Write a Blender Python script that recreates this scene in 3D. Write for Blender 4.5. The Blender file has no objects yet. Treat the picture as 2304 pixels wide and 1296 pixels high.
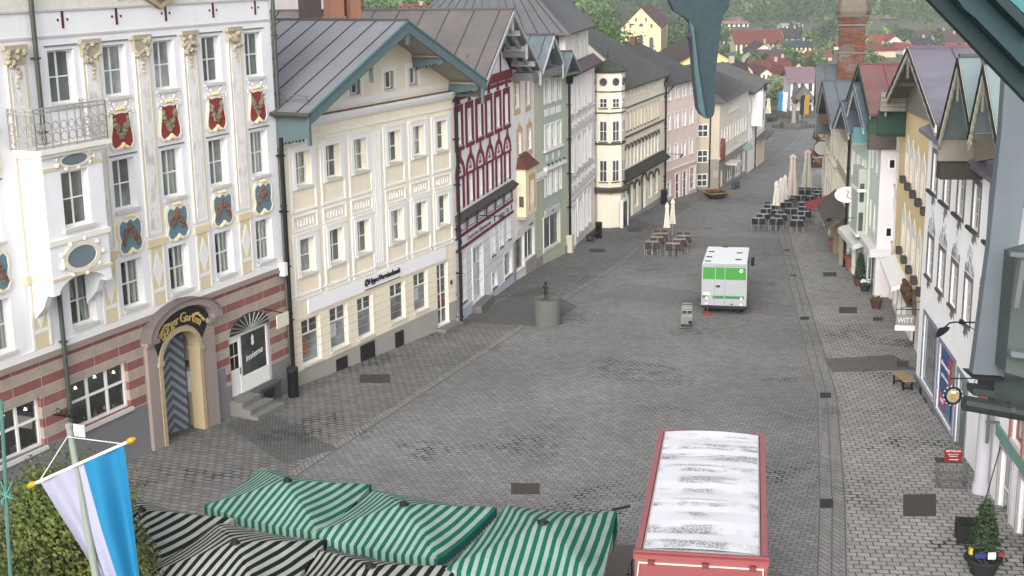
import bpy, bmesh, math, random
from mathutils import Vector, Matrix, noise
random.seed(7)
C = bpy.context.scene; COL = C.collection
PI = math.pi; R = math.radians
# ---------------------------------------------------------------- camera
CZ = 15.5                                  # camera height above the scene's zero
FPX, PIT, ROL = 3053.343, R(13.516), R(-.88178)
_u = Vector((0, math.sin(PIT), math.cos(PIT))); _r = Vector((1, 0, 0))
CF = Vector((0, math.cos(PIT), -math.sin(PIT)))
CR = _r*math.cos(ROL) + _u*math.sin(ROL); CU = -_r*math.sin(ROL) + _u*math.cos(ROL)
cd = bpy.data.cameras.new('camera'); cam = bpy.data.objects.new('camera', cd); COL.objects.link(cam)
cd.sensor_width = 36; cd.lens = 36*FPX/2304; cd.clip_end = 6000; cd.clip_start = .05
M4 = Matrix((CR, CU, -CF)).transposed().to_4x4(); M4.translation = (0, 0, CZ); cam.matrix_world = M4
C.camera = cam
# ---------------------------------------------------------------- sky, sun, exposure
SUN_EL, SUN_AZ = R(27), R(194)             # azimuth from +Y towards +X
w = bpy.data.worlds.new("World"); C.world = w; w.use_nodes = True
nt = w.node_tree; bg = nt.nodes['Background']
sky = nt.nodes.new('ShaderNodeTexSky'); sky.sky_type = 'NISHITA'; sky.sun_disc = False
sky.sun_elevation = SUN_EL; sky.sun_rotation = SUN_AZ; sky.air_density = 1.0; sky.dust_density = 4.0
hs = nt.nodes.new('ShaderNodeHueSaturation'); hs.inputs['Saturation'].default_value = .22
nt.links.new(sky.outputs[0], hs.inputs['Color']); nt.links.new(hs.outputs[0], bg.inputs['Color'])
bg.inputs['Strength'].default_value = .15
sl = bpy.data.lights.new('sun', 'SUN'); sl.energy = .95; sl.angle = R(50); sl.color = (1, .95, .88)
so = bpy.data.objects.new('sun', sl); COL.objects.link(so); so.location = (60, -30, 90)
_sd = Vector((math.sin(SUN_AZ)*math.cos(SUN_EL), math.cos(SUN_AZ)*math.cos(SUN_EL), math.sin(SUN_EL)))
so.rotation_euler = _sd.to_track_quat('Z', 'Y').to_euler()
C.view_settings.view_transform = 'Standard'; C.view_settings.look = 'None'
C.view_settings.exposure = 1.1; C.view_settings.gamma = 1
C.render.engine = 'CYCLES'
# ---------------------------------------------------------------- measuring
def ray(u, v): return CF + CR*((u-1152)/FPX) + CU*((648-v)/FPX)
def gz(x, y):                              # the street falls away from the camera
    if y < 205: return 2.0 - .05*y
    if y < 420: return -8.25 - (y-205)*.033
    return -15.35
def on_ground(u, v, h=0):
    d = ray(u, v); t = (2.0 + h - CZ)/(d.z + .05*d.y); p = d*t
    return Vector((p.x, p.y, p.z + CZ))
def at_y(u, v, y):
    d = ray(u, v); p = d*(y/d.y); return Vector((p.x, p.y, p.z + CZ))
def at_z(u, v, z):
    d = ray(u, v); p = d*((z-CZ)/d.z); return Vector((p.x, p.y, z))
# ---------------------------------------------------------------- materials
MATS = {}
def srgb(c):
    if isinstance(c, str): c = tuple(int(c[i:i+2], 16)/255 for i in (0, 2, 4))
    return tuple(x/12.92 if x <= .04045 else ((x+.055)/1.055)**2.4 for x in c) + (1,)
class NT:
    def __init__(s, name):
        s.m = bpy.data.materials.new(name); s.m.use_nodes = True; s.t = s.m.node_tree; s.b = s.t.nodes['Principled BSDF']
        s.co = s.n('ShaderNodeTexCoord').outputs['Object']
    def n(s, t, **k):
        o = s.t.nodes.new(t)
        for a, b in k.items(): setattr(o, a, b)
        return o
    def l(s, a, b): s.t.links.new(a, b)
    def noise(s, scale, detail=3, vec=None, rough=.55):
        o = s.n('ShaderNodeTexNoise'); o.inputs['Scale'].default_value = scale; o.inputs['Detail'].default_value = detail
        o.inputs['Roughness'].default_value = rough; s.l(vec or s.co, o.inputs['Vector']); return o.outputs['Fac']
    def mapping(s, sc=(1, 1, 1), rot=(0, 0, 0), loc=(0, 0, 0)):
        o = s.n('ShaderNodeMapping'); o.inputs['Scale'].default_value = sc; o.inputs['Rotation'].default_value = rot
        o.inputs['Location'].default_value = loc; s.l(s.co, o.inputs['Vector']); return o.outputs[0]
    def ramp(s, fac, *stops):
        o = s.n('ShaderNodeValToRGB'); e = o.color_ramp.elements
        e[0].position, e[0].color = stops[0]; e[1].position, e[1].color = stops[-1]
        for p, c in stops[1:-1]: q = e.new(p); q.color = c
        s.l(fac, o.inputs[0]); return o.outputs[0]
    def mix(s, fac, a, b, mode='MIX'):
        o = s.n('ShaderNodeMix', data_type='RGBA', blend_type=mode)
        for i, x in ((0, fac), (6, a), (7, b)):
            if hasattr(x, 'links'): s.l(x, o.inputs[i])
            else: o.inputs[i].default_value = x
        return o.outputs[2]
    def math(s, op, a, b=0):
        o = s.n('ShaderNodeMath', operation=op)
        for i, x in ((0, a), (1, b)):
            if hasattr(x, 'links'): s.l(x, o.inputs[i])
            else: o.inputs[i].default_value = x
        return o.outputs[0]
    def bump(s, h, d=.02, st=.5):
        o = s.n('ShaderNodeBump'); o.inputs['Distance'].default_value = d; o.inputs['Strength'].default_value = st
        s.l(h, o.inputs['Height']); s.l(o.outputs[0], s.b.inputs['Normal'])
    def col(s, c):
        if hasattr(c, 'links'): s.l(c, s.b.inputs['Base Color'])
        else: s.b.inputs['Base Color'].default_value = c
    def set(s, rough=.8, metal=0, spec=.3):
        s.b.inputs['Roughness'].default_value = rough; s.b.inputs['Metallic'].default_value = metal
        s.b.inputs['Specular IOR Level'].default_value = spec; return s.m
def real(c):                                # paint and sheet colours brought down to measured reflectance
    L = .3*c[0]+.59*c[1]+.11*c[2]; f = .6 + .4*min(1, max(0, (L-.4)/.3)); return tuple(x*f for x in c[:3]) + (1,)
def sc(c, k): return tuple(min(1, x*k) for x in c[:3]) + (1,)
def paint(c, rough=.8, var=.10, scale=1.3, metal=0, spec=.3, bump=.3, fine=14, bd=.006):
    """a plain surface: colour with soft blotches and fine grain"""
    key = (str(c), rough, var, scale, metal, spec, bump, fine, bd)
    if key in MATS: return MATS[key]
    k = NT('paint'); c = real(srgb(c))
    f = k.math('ADD', k.math('MULTIPLY', k.noise(scale, 4), .65), k.math('MULTIPLY', k.noise(fine, 3), .35))
    k.col(k.ramp(f, (.25, sc(c, 1-var)), (.75, sc(c, 1+var*.6))))
    if bump: k.bump(k.noise(fine*2.5, 2), bd, bump)
    MATS[key] = k.set(rough, metal, spec); return MATS[key]
def plaster(c, dirt=.35):
    key = ('pl', c, dirt)
    if key in MATS: return MATS[key]
    k = NT('plaster'); c = srgb(c)
    base = k.ramp(k.noise(.6, 5), (.3, sc(c, .93)), (.7, sc(c, 1.04)))
    streak = k.noise(1.0, 4, k.mapping((3.0, 3.0, .18)))
    base = k.mix(k.ramp(streak, (.52, (0, 0, 0, 1)), (.85, (dirt, dirt, dirt, 1))), base, sc((c[0]*.9, c[1]*.85, c[2]*.78), .72))
    k.col(base); k.bump(k.noise(30, 3), .006, .35)
    MATS[key] = k.set(.88, 0, .2); return MATS[key]
def roofmetal(c, c2, rough=.45, metal=.35):
    metal *= .4
    key = ('rm', c, c2)
    if key in MATS: return MATS[key]
    k = NT('roof_sheet'); a, b = real(srgb(c)), real(srgb(c2))
    f = k.math('ADD', k.math('MULTIPLY', k.noise(.5, 5), .6), k.math('MULTIPLY', k.noise(2.2, 5, k.mapping((1, 1, .3))), .4))
    k.col(k.ramp(f, (.3, a), (.68, b))); k.bump(k.noise(3, 2), .01, .25)
    MATS[key] = k.set(rough, metal, .4); return MATS[key]
def tiles(c, c2, row=.33, colw=.22):
    key = ('ti', c, c2, row)
    if key in MATS: return MATS[key]
    k = NT('roof_tiles'); a, b = real(srgb(c)), real(srgb(c2))
    f = k.math('ADD', k.math('MULTIPLY', k.noise(.5, 4), .5), k.math('MULTIPLY', k.noise(9, 2), .5))
    k.col(k.ramp(f, (.3, a), (.7, b)))
    wv = k.n('ShaderNodeTexWave', wave_type='BANDS', bands_direction='Z'); wv.inputs['Scale'].default_value = .35/row
    k.l(k.co, wv.inputs['Vector']); k.bump(wv.outputs[1], .04, .6)
    MATS[key] = k.set(.85, 0, .2); return MATS[key]
def glassm(c='4a504f', rough=.06):
    key = ('gl', c)
    if key in MATS: return MATS[key]
    k = NT('window_glass'); c = srgb(c)
    k.col(k.ramp(k.noise(.9, 2), (.3, sc(c, .45)), (.7, sc(c, 1.3)))); k.bump(k.noise(1.5, 1), .01, .15)
    MATS[key] = k.set(max(rough, .1), 0, .32); return MATS[key]
def clearglass():
    if 'clear' in MATS: return MATS['clear']
    k = NT('clear_glass'); out = k.t.nodes['Material Output']
    tr = k.n('ShaderNodeBsdfTransparent'); tr.inputs[0].default_value = (.86, .9, .88, 1)
    gl = k.n('ShaderNodeBsdfGlossy'); gl.inputs['Roughness'].default_value = .03
    mx = k.n('ShaderNodeMixShader'); mx.inputs[0].default_value = .14
    k.l(tr.outputs[0], mx.inputs[1]); k.l(gl.outputs[0], mx.inputs[2]); k.l(mx.outputs[0], out.inputs[0])
    MATS['clear'] = k.m; return k.m
def glow(c, s):
    k = NT('lamp_glow'); k.b.inputs['Emission Color'].default_value = srgb(c); k.b.inputs['Emission Strength'].default_value = s; return k.m
WHITE = paint('dfdedc', .7, .05); FRAME = paint('e2e0dc', .45, .03, 2); DARK = paint('17181a', .6)
GLASS = glassm(); IRON = paint('1b1c1e', .5, .2, 3, .3); SILL = paint('cfcdc8', .6)
ROOM = paint('0d0d0e', .95, .05); CURT = paint('c9cbc8', .9, .1, 6)
GREY = paint('77777a', .85, .12, 1.2); WOODG = paint('8b857b', .85, .25, 2.2)
# ---------------------------------------------------------------- objects
def tag(o, label=None, cat=None, group=None, kind=None):
    if label: o['label'] = label
    if cat: o['category'] = cat
    if group: o['group'] = group
    if kind: o['kind'] = kind
    return o
def empty(name, loc, rz=0, label=None, cat=None, group=None):
    o = bpy.data.objects.new(name, None); COL.objects.link(o); o.location = loc; o.rotation_euler = (0, 0, rz)
    o.empty_display_size = .2
    return tag(o, label, cat, group)
SPLIT = {'cornice', 'oriel_cornice', 'eave_casing', 'stucco_scroll', 'red_timbering', 'ashlar_panel', 'pendant', 'dark_band', 'plinth', 'gable_boarding', 'purlin_boards', 'ochre_moulding', 'cellar_hatch', 'white_moulding', 'purlin', 'canopy_post', 'collar', 'string_course', 'gable_wall'}
class MB:
    def __init__(s): s.v = []; s.f = []; s.m = []; s.mi = 0
    def poly(s, pts, m=None):
        i = len(s.v); s.v += [tuple(p) for p in pts]; s.f.append(tuple(range(i, i+len(pts)))); s.m.append(s.mi if m is None else m); return s
    def raw(s, pts, faces, m=None):
        i = len(s.v); s.v += [tuple(p) for p in pts]
        for f in faces: s.f.append(tuple(i+k for k in f)); s.m.append(s.mi if m is None else m)
        return s
    def box(s, x0, y0, z0, x1, y1, z1, m=None):
        p = [(x, y, z) for z in (z0, z1) for y in (y0, y1) for x in (x0, x1)]
        return s.raw(p, [(0, 2, 3, 1), (4, 5, 7, 6), (0, 1, 5, 4), (2, 6, 7, 3), (0, 4, 6, 2), (1, 3, 7, 5)], m)
    def prism(s, pts, y0, y1, m=None):                 # polygon (x,z) pushed from y0 to y1
        n = len(pts); a = [(p[0], y0, p[1]) for p in pts] + [(p[0], y1, p[1]) for p in pts]
        return s.raw(a, [tuple(range(n)), tuple(range(2*n-1, n-1, -1))] + [(i, i+n, (i+1) % n+n, (i+1) % n) for i in range(n)], m)
    def extr(s, pts, vec, m=None):
        n = len(pts); V = Vector(vec); a = [Vector(p) for p in pts]; a += [p+V for p in a]
        return s.raw(a, [tuple(range(n-1, -1, -1)), tuple(range(n, 2*n))] + [(i, (i+1) % n, (i+1) % n+n, i+n) for i in range(n)], m)
    def strip(s, outer, inner, y0, y1, m=None):        # band between two open outlines in (x,z)
        for i in range(len(outer)-1):
            s.prism([outer[i], outer[i+1], inner[i+1], inner[i]], y0, y1, m)
        return s
    def tube(s, path, r, n=8, m=None, caps=True):
        P = [Vector(p) for p in path]; rr = r if isinstance(r, (list, tuple)) else [r]*len(P); rings = []
        for i, p in enumerate(P):
            d = (P[min(i+1, len(P)-1)] - P[max(i-1, 0)]).normalized()
            a = d.cross(Vector((0, 0, 1)) if abs(d.z) < .95 else Vector((1, 0, 0))).normalized(); b = d.cross(a)
            rings.append([p + (a*math.cos(t) + b*math.sin(t))*rr[i] for t in (2*PI*k/n for k in range(n))])
        pts = [q for g in rings for q in g]; f = []
        for i in range(len(P)-1):
            for k in range(n): f.append((i*n+k, i*n+(k+1) % n, (i+1)*n+(k+1) % n, (i+1)*n+k))
        if caps: f += [tuple(range(n-1, -1, -1)), tuple(range((len(P)-1)*n, len(P)*n))]
        return s.raw(pts, f, m)
    def bar(s, a, b, wx, wy, m=None, up=(0, 0, 1)):    # square bar from a to b
        a, b = Vector(a), Vector(b); d = (b-a).normalized(); U = Vector(up)
        if abs(d.dot(U)) > .98: U = Vector((1, 0, 0))
        x = d.cross(U).normalized()*wx/2; y = x.cross(d).normalized()*wy/2
        return s.extr([a-x-y, a+x-y, a+x+y, a-x+y], b-a, m)
    def lathe(s, prof, n=16, c=(0, 0, 0), m=None, caps=True):
        pts = [(c[0]+r*math.cos(2*PI*k/n), c[1]+r*math.sin(2*PI*k/n), c[2]+z) for r, z in prof for k in range(n)]; f = []
        for i in range(len(prof)-1):
            for k in range(n): f.append((i*n+k, i*n+(k+1) % n, (i+1)*n+(k+1) % n, (i+1)*n+k))
        if caps: f += [tuple(range(n-1, -1, -1)), tuple(range((len(prof)-1)*n, len(prof)*n))]
        return s.raw(pts, f, m)
    def blob(s, c, r, seed=0, amp=.3, sub=2, m=None, sz=1):
        bm = bmesh.new(); bmesh.ops.create_icosphere(bm, subdivisions=sub, radius=1)
        pts = []
        for v in bm.verts:
            d = v.co.normalized(); k = 1 + amp*noise.noise(d*1.9 + Vector((seed*3.1, seed*1.7, 0))) + amp*.5*noise.noise(d*4.3+Vector((seed, 0, 9)))
            pts.append((c[0]+d.x*r*k, c[1]+d.y*r*k, c[2]+d.z*r*k*sz))
        s.raw(pts, [tuple(v.index for v in f.verts) for f in bm.faces], m); bm.free(); return s
    def clusters(s, gap=.1):                            # faces grouped into pieces that lie apart
        bb = [[min(s.v[i][k] for i in f)-gap/2 for k in range(3)] + [max(s.v[i][k] for i in f)+gap/2 for k in range(3)] for f in s.f]
        left = set(range(len(bb))); out = []
        while left:
            st = [left.pop()]; g = []
            while st:
                a = st.pop(); g.append(a); A = bb[a]
                for c in [c for c in left if all(A[k] <= bb[c][k+3] and bb[c][k] <= A[k+3] for k in range(3))]: left.discard(c); st.append(c)
            out.append(g)
        return sorted(out, key=len, reverse=True)
    def build(s, name, mats, parent=None, smooth=False, loc=None, bevel=0):
        if name in SPLIT and len(s.f) < 900:
            cl = s.clusters(); first = None
            if len(cl) > 1:
                for g in cl:
                    q = MB(); [q.poly([s.v[i] for i in s.f[k]], s.m[k]) for k in g]
                    o = q.build(name + '\n', mats, parent, smooth, loc, bevel); first = first or o
                return first
        name = name.strip()
        me = bpy.data.meshes.new(name); me.from_pydata(s.v, [], s.f)
        for m in (mats if isinstance(mats, (list, tuple)) else [mats]): me.materials.append(m)
        me.polygons.foreach_set('material_index', s.m)
        bm = bmesh.new(); bm.from_mesh(me)
        if smooth or bevel: bmesh.ops.remove_doubles(bm, verts=bm.verts, dist=1e-4)
        bmesh.ops.recalc_face_normals(bm, faces=bm.faces); bm.to_mesh(me); bm.free()
        if smooth: me.polygons.foreach_set('use_smooth', [True]*len(me.polygons))
        me.update(); o = bpy.data.objects.new(name, me); COL.objects.link(o)
        if parent: o.parent = parent
        if loc: o.location = loc
        if smooth:
            md = o.modifiers.new('edge', 'EDGE_SPLIT'); md.split_angle = R(40)
        if bevel:
            md = o.modifiers.new('bevel', 'BEVEL'); md.width = bevel; md.segments = 2; md.limit_method = 'ANGLE'
        return o
def copy_tree(o, parent=None, loc=None, rz=None):
    c = o.copy(); COL.objects.link(c)
    if parent: c.parent = parent
    if loc is not None: c.location = loc
    if rz is not None: c.rotation_euler = (0, 0, rz)
    for ch in o.children: copy_tree(ch, c)
    return c
def text(s, size, mat, parent, loc, rz=0, depth=.015, name='lettering', tilt=0, width=None, font_shear=0, lying=False):
    cu = bpy.data.curves.new(name, 'FONT'); cu.body = s; cu.size = size; cu.extrude = depth; cu.align_x = 'CENTER'; cu.align_y = 'CENTER'
    cu.shear = font_shear; cu.resolution_u = 3
    t = bpy.data.objects.new('tmp', cu); COL.objects.link(t); bpy.context.view_layer.update()
    me = bpy.data.meshes.new_from_object(t.evaluated_get(bpy.context.evaluated_depsgraph_get()))
    bpy.data.objects.remove(t); bpy.data.curves.remove(cu); me.materials.clear(); me.materials.append(mat); me.name = name
    if width:
        xs = [v.co.x for v in me.vertices]; k = width/(max(xs)-min(xs))
        for v in me.vertices: v.co.x *= k
    for p in me.polygons: p.material_index = 0
    o = bpy.data.objects.new(name, me); COL.objects.link(o); o.parent = parent
    o.rotation_mode = 'XYZ'; o.matrix_local = Matrix.Translation(loc) @ Matrix.Rotation(rz, 4, 'Z') @ (Matrix.Identity(4) if lying else Matrix.Rotation(PI/2, 4, 'X')) @ Matrix.Rotation(tilt, 4, 'Z')
    return o
# ---------------------------------------------------------------- houses: X to the right along the front, -Y out to the street
class House:
    def __init__(s, label, A, B, name='house', cat='house', group=None):
        s.A = Vector((A[0], A[1], 0)); d = Vector((B[0]-A[0], B[1]-A[1], 0)); s.L = d.length; s.d = d/s.L
        s.n = Vector((s.d.y, -s.d.x, 0)); s.rz = math.atan2(s.d.y, s.d.x)
        s.o = empty(name, s.A, s.rz, label, cat, group)
        s.open = []
    def loc(s, u, v, off=0):
        d = ray(u, v); P = d*(((s.A + s.n*off)@s.n)/(d@s.n)); P.z += CZ
        return (P - s.A)@s.d, P.z
    def wor(s, x, y, z): return s.A + s.d*x - s.n*y + Vector((0, 0, z))
    def inv(s, P): q = Vector(P) - s.A; return Vector((q@s.d, -(q@s.n), P.z))
    def zg(s, x, y=0): p = s.wor(x, y, 0); return gz(p.x, p.y)
    def wall(s, x0, x1, z0, z1, mat, depth=8, holes=(), thick=.3, top=None, name='wall', sides=True, y=0, rev=None, bands=()):
        """front wall with window holes (x0,z0,x1,z1), sides, back; top = gable outline above z1; bands = (z, material slot) changes"""
        mats = mat if isinstance(mat, (list, tuple)) else [mat]
        b = MB(); xs = sorted({x0, x1, *[h[0] for h in holes], *[h[2] for h in holes]}); zs = sorted({z0, z1, *[h[1] for h in holes], *[h[3] for h in holes], *[q[0] for q in bands]})
        xs = [x for x in xs if x0 <= x <= x1]; zs = [z for z in zs if z0 <= z <= z1]
        slot = lambda z: ([m for zz, m in sorted(bands) if z >= zz-1e-6] or [0])[-1]
        for i in range(len(xs)-1):
            for j in range(len(zs)-1):
                cx, cz = (xs[i]+xs[i+1])/2, (zs[j]+zs[j+1])/2
                if any(h[0] < cx < h[2] and h[1] < cz < h[3] for h in holes): continue
                b.poly([(xs[i], y, zs[j]), (xs[i+1], y, zs[j]), (xs[i+1], y, zs[j+1]), (xs[i], y, zs[j+1])], slot(cz))
        for h in holes:
            t = y + thick; m = rev if rev is not None else slot((h[1]+h[3])/2)
            b.poly([(h[0], y, h[1]), (h[0], t, h[1]), (h[0], t, h[3]), (h[0], y, h[3])], m); b.poly([(h[2], y, h[1]), (h[2], t, h[1]), (h[2], t, h[3]), (h[2], y, h[3])], m)
            b.poly([(h[0], y, h[3]), (h[2], y, h[3]), (h[2], t, h[3]), (h[0], t, h[3])], m); b.poly([(h[0], y, h[1]), (h[2], y, h[1]), (h[2], t, h[1]), (h[0], t, h[1])], m)
        if top: b.poly([(p[0], y, p[1]) for p in top], slot(z1))
        if sides:
            D = y + depth
            b.poly([(x0, y, z0), (x0, D, z0), (x0, D, z1), (x0, y, z1)]); b.poly([(x1, y, z0), (x1, D, z0), (x1, D, z1), (x1, y, z1)])
            b.poly([(x0, D, z0), (x1, D, z0), (x1, D, z1), (x0, D, z1)])
            if top: b.poly([(p[0], D, p[1]) for p in top])
            else: b.poly([(x0, y, z1), (x1, y, z1), (x1, D, z1), (x0, D, z1)])
        return b.build(name, mats, s.o)
    def window(s, x0, z0, x1, z1, y=.2, nx=2, ny=2, fw=.07, mw=.05, fm=None, gm=None, sill=.08, sur=0, surm=None, surd=.05, curt=False, sw=.06, name='window', parent=None, bars=None, sillm=None, transom=None, fd=.07):
        fm = fm or FRAME; gm = gm or GLASS; b = MB(); yb = y + fd
        b.box(x0, y, z0, x0+fw, yb, z1); b.box(x1-fw, y, z0, x1, yb, z1); b.box(x0+fw, y, z1-fw, x1-fw, yb, z1); b.box(x0+fw, y, z0, x1-fw, yb, z0+fw)
        tz = transom if transom else None
        for i in range(1, nx):
            c = x0 + (x1-x0)*i/nx; b.box(c-mw/2, y+.002, z0+fw, c+mw/2, yb-.002, z1-fw)
        for j in range(1, ny):
            c = tz if (tz and j == 1) else z0 + (z1-z0)*j/ny
            e = [x0+fw] + [x for i in range(1, nx) for x in (x0+(x1-x0)*i/nx-mw/2, x0+(x1-x0)*i/nx+mw/2)] + [x1-fw]
            for i in range(0, len(e), 2): b.box(e[i], y+.005, c-mw*.4, e[i+1], yb-.005, c+mw*.4)
        if curt: b.box(x0, yb+.16, z0, x1, yb+.2, z1, 1)
        f = b.build(name, [fm, ROOM], parent or s.o)
        MB().box(x0+fw, y+fd*.5, z0+fw, x1-fw, y+fd*.64, z1-fw).build('pane', clearglass() if curt else gm, f)
        if curt and curt != 'none':
            c = MB(); n = 10
            for side in (0, 1):
                for i in range(n):
                    def X(t, q):                       # drawn aside towards the bottom
                        wd = (x1-x0)/2*(.98 - .55*max(0, 1-q*1.15)**.7) if curt == 'tied' else (x1-x0)/2*(.98 if curt == 'full' else .42)
                        return x0 + wd*t if side == 0 else x1 - wd*t
                    for j in range(5):
                        q0, q1 = j/5, (j+1)/5; t0, t1 = i/n, (i+1)/n; zz = lambda q: z0+.03+(z1-z0-.06)*q
                        yy = lambda t: yb + .09 + .03*math.sin(t*14+side)
                        c.poly([(X(t0, q0), yy(t0), zz(q0)), (X(t1, q0), yy(t1), zz(q0)), (X(t1, q1), yy(t1), zz(q1)), (X(t0, q1), yy(t0), zz(q1))])
            c.build('curtain', CURT, f)
        if sill: MB().box(x0-.04, -sw, z0-sill, x1+.04, y, z0-.004).build('sill', sillm or SILL, f)
        if sur:
            q = MB(); q.box(x0-sur, -surd, z0-(sill or 0)-.01, x0, .02, z1+sur); q.box(x1, -surd, z0-(sill or 0)-.01, x1+sur, .02, z1+sur); q.box(x0, -surd, z1, x1, .02, z1+sur)
            q.build('surround', surm or WHITE, f)
        return f
    def pipe(s, x, z0, z1, r=.06, off=.14, mat=None, top=None, name='drainpipe', hop=0):
        b = MB(); p = [(x, -off, z0), (x, -off, z1)] + ([top] if top else [])
        b.tube(p, r, 8)
        z = z0 + .6
        while z < z1: b.box(x-r-.02, -off-.02-r, z, x+r+.02, 0, z+.05); z += 2.1
        if hop: b.prism([(x-.1, z1-.3), (x+.1, z1-.3), (x+.22, z1+.25), (x-.22, z1+.25)], -off-.2, -off+.13)
        return b.build(name, mat or IRON, s.o)
    def sheet_roof(s, xm, zr, xl, zl, xr, zr2, y0, y1, mats, seam=.6, th=.14, name='roof', rib=.035):
        """two slopes meeting in a ridge over xm that runs back from the street, raised seams"""
        b = MB()
        for (xa, za) in ((xl, zl), (xr, zr2)):
            nrm = Vector((za-zr, 0, xm-xa)).normalized(); nrm = nrm if nrm.z > 0 else -nrm
            P = lambda t, y, h=0: Vector((xm+(xa-xm)*t, y, zr+(za-zr)*t)) + nrm*h
            b.extr([P(0, y0), P(1, y0), P(1, y1), P(0, y1)], -nrm*th, 0)
            y = y0 + seam*.5
            while y < y1 and seam:
                b.extr([P(.01, y-.02), P(1, y-.02), P(1, y+.02), P(.01, y+.02)], nrm*rib, 1); y += seam
        b.box(xm-.12, y0, zr-.03, xm+.12, y1, zr+.05, 1)
        return b.build(name, mats, s.o)
    def barge(s, xm, zr, xl, zl, xr, zr2, y, h, mat, th=.07, name='bargeboard', drop=0, wave=0):
        b = MB()
        for (xa, za) in ((xl, zl), (xr, zr2)):
            n = 14 if wave else 1
            for i in range(n):
                t0, t1 = i/n, (i+1)/n; f = lambda t: (xm+(xa-xm)*t, zr+(za-zr)*t)
                a, c = f(t0), f(t1); k0 = h + (wave*(i % 2) if wave else 0); k1 = h + (wave*((i+1) % 2) if wave else 0)
                b.prism([a, c, (c[0], c[1]-k1), (a[0], a[1]-k0)], y-th, y)
        return b.build(name, mat, s.o)
# ================================================================ ground
def cobble(c1, c2, bw, rh, mortar, rot, mc, warp=.05, patch=.25, dark=.0, bd=.03):
    k = NT('cobbles'); v = k.mapping((1, 1, 1), (0, 0, rot))
    nn = k.n('ShaderNodeTexNoise'); nn.inputs['Scale'].default_value = 1.7; nn.inputs['Detail'].default_value = 2; k.l(v, nn.inputs[0])
    va = k.n('ShaderNodeVectorMath', operation='MULTIPLY_ADD'); va.inputs[1].default_value = (warp,)*3
    k.l(nn.outputs['Color'], va.inputs[0]); k.l(v, va.inputs[2])
    br = k.n('ShaderNodeTexBrick'); br.inputs['Scale'].default_value = 1; br.inputs['Brick Width'].default_value = bw
    br.inputs['Row Height'].default_value = rh; br.inputs['Mortar Size'].default_value = mortar; br.inputs['Mortar Smooth'].default_value = .4
    br.inputs['Color1'].default_value = srgb(c1); br.inputs['Color2'].default_value = srgb(c2); br.inputs['Mortar'].default_value = srgb(mc)
    br.inputs['Bias'].default_value = -.1; k.l(va.outputs[0], br.inputs[0])
    big = k.ramp(k.noise(.16, 5), (.3, (1-patch,)*3+(1,)), (.72, (1+patch*.35,)*3+(1,)))
    c = k.mix(1, br.outputs[0], big, 'MULTIPLY')
    fine = k.ramp(k.noise(9, 3), (.25, (.8, .8, .8, 1)), (.75, (1.1, 1.1, 1.1, 1))); c = k.mix(1, c, fine, 'MULTIPLY')
    # worn joints: dark open gaps gathered in patches
    b2 = k.n('ShaderNodeTexBrick'); b2.inputs['Scale'].default_value = 1; b2.inputs['Brick Width'].default_value = bw; b2.inputs['Row Height'].default_value = rh
    b2.inputs['Mortar Size'].default_value = mortar*2.4; b2.inputs['Mortar Smooth'].default_value = .2; b2.inputs['Bias'].default_value = -.1
    vb = k.n('ShaderNodeVectorMath', operation='MULTIPLY_ADD'); vb.inputs[1].default_value = (warp*1.8,)*3; k.l(nn.outputs['Color'], vb.inputs[0]); k.l(v, vb.inputs[2]); k.l(va.outputs[0], b2.inputs[0])
    worn = k.math('MULTIPLY', k.ramp(k.noise(.22, 5), (.54, (0, 0, 0, 1)), (.62, (1, 1, 1, 1))), k.ramp(k.noise(2.2, 3), (.42, (0, 0, 0, 1)), (.55, (1, 1, 1, 1))))
    gap = k.math('MULTIPLY', b2.outputs['Fac'], worn)
    c = k.mix(k.math('MULTIPLY', gap, .95), c, srgb('232322'))
    st = k.ramp(k.noise(.55, 5, k.mapping((1, .35, 1))), (.55, (0, 0, 0, 1)), (.8, (dark, dark, dark, 1))); c = k.mix(st, c, srgb('3f3e3b'))
    k.col(c); h = k.math('SUBTRACT', k.math('MULTIPLY', k.noise(7, 3), .5), br.outputs['Fac']); k.bump(h, bd, .6)
    return k.set(.82, 0, .3)
def sheet(name, pts, mat, h, kind='structure', **t):
    b = MB(); b.poly([(x, y, gz(x, y)+h) for x, y in pts]); o = b.build(name, mat); tag(o, kind=kind, **t); return o
G_ROAD = cobble('868685', '747473', .29, .2, .016, R(18), '4d4c4a', .10, .26, .25)
G_LEFT = cobble('807f7d', '6c6b69', .34, .26, .022, R(24), '444240', .03, .26, .3)
G_RIGHT = cobble('9c9a96', '888683', .34, .27, .021, R(8), '4a4945', .03, .22, .2)
G_DARK = cobble('6c6c6b', '5e5e5d', .13, .12, .012, R(20), '373736', .03, .2, .3, .01)
G_MID = cobble('7e7d7c', '6d6c6b', .2, .17, .014, R(14), '464543', .05, .2, .2, .012)
G_STONE = cobble('8a8987', '7a7977', .5, .16, .014, R(72), '4c4b49', .02, .2, .1)
EARTH = paint('6f7561', .95, .3, .02, bump=0)
gb = MB(); ys = [-30, 0, 40, 80, 120, 160, 205, 260, 320, 420, 520, 700, 1000, 2500, 5000]; xs = [-2500, -600, -200, -80, 0, 80, 200, 600, 2500]
for i in range(len(ys)-1):
    for j in range(len(xs)-1):
        gb.poly([(xs[j+a], ys[i+c], gz(0, ys[i+c])-.02) for a, c in ((0, 0), (1, 0), (1, 1), (0, 1))])
tag(gb.build('ground', EARTH), kind='structure')
kl = [(-12.3, 24), (-6.55, 41.2), (-1.23, 56.3), (1.94, 65.7), (6.56, 78.6), (9.6, 90), (15.2, 107), (21, 122), (27.5, 141), (35, 165), (43, 196)]
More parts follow.
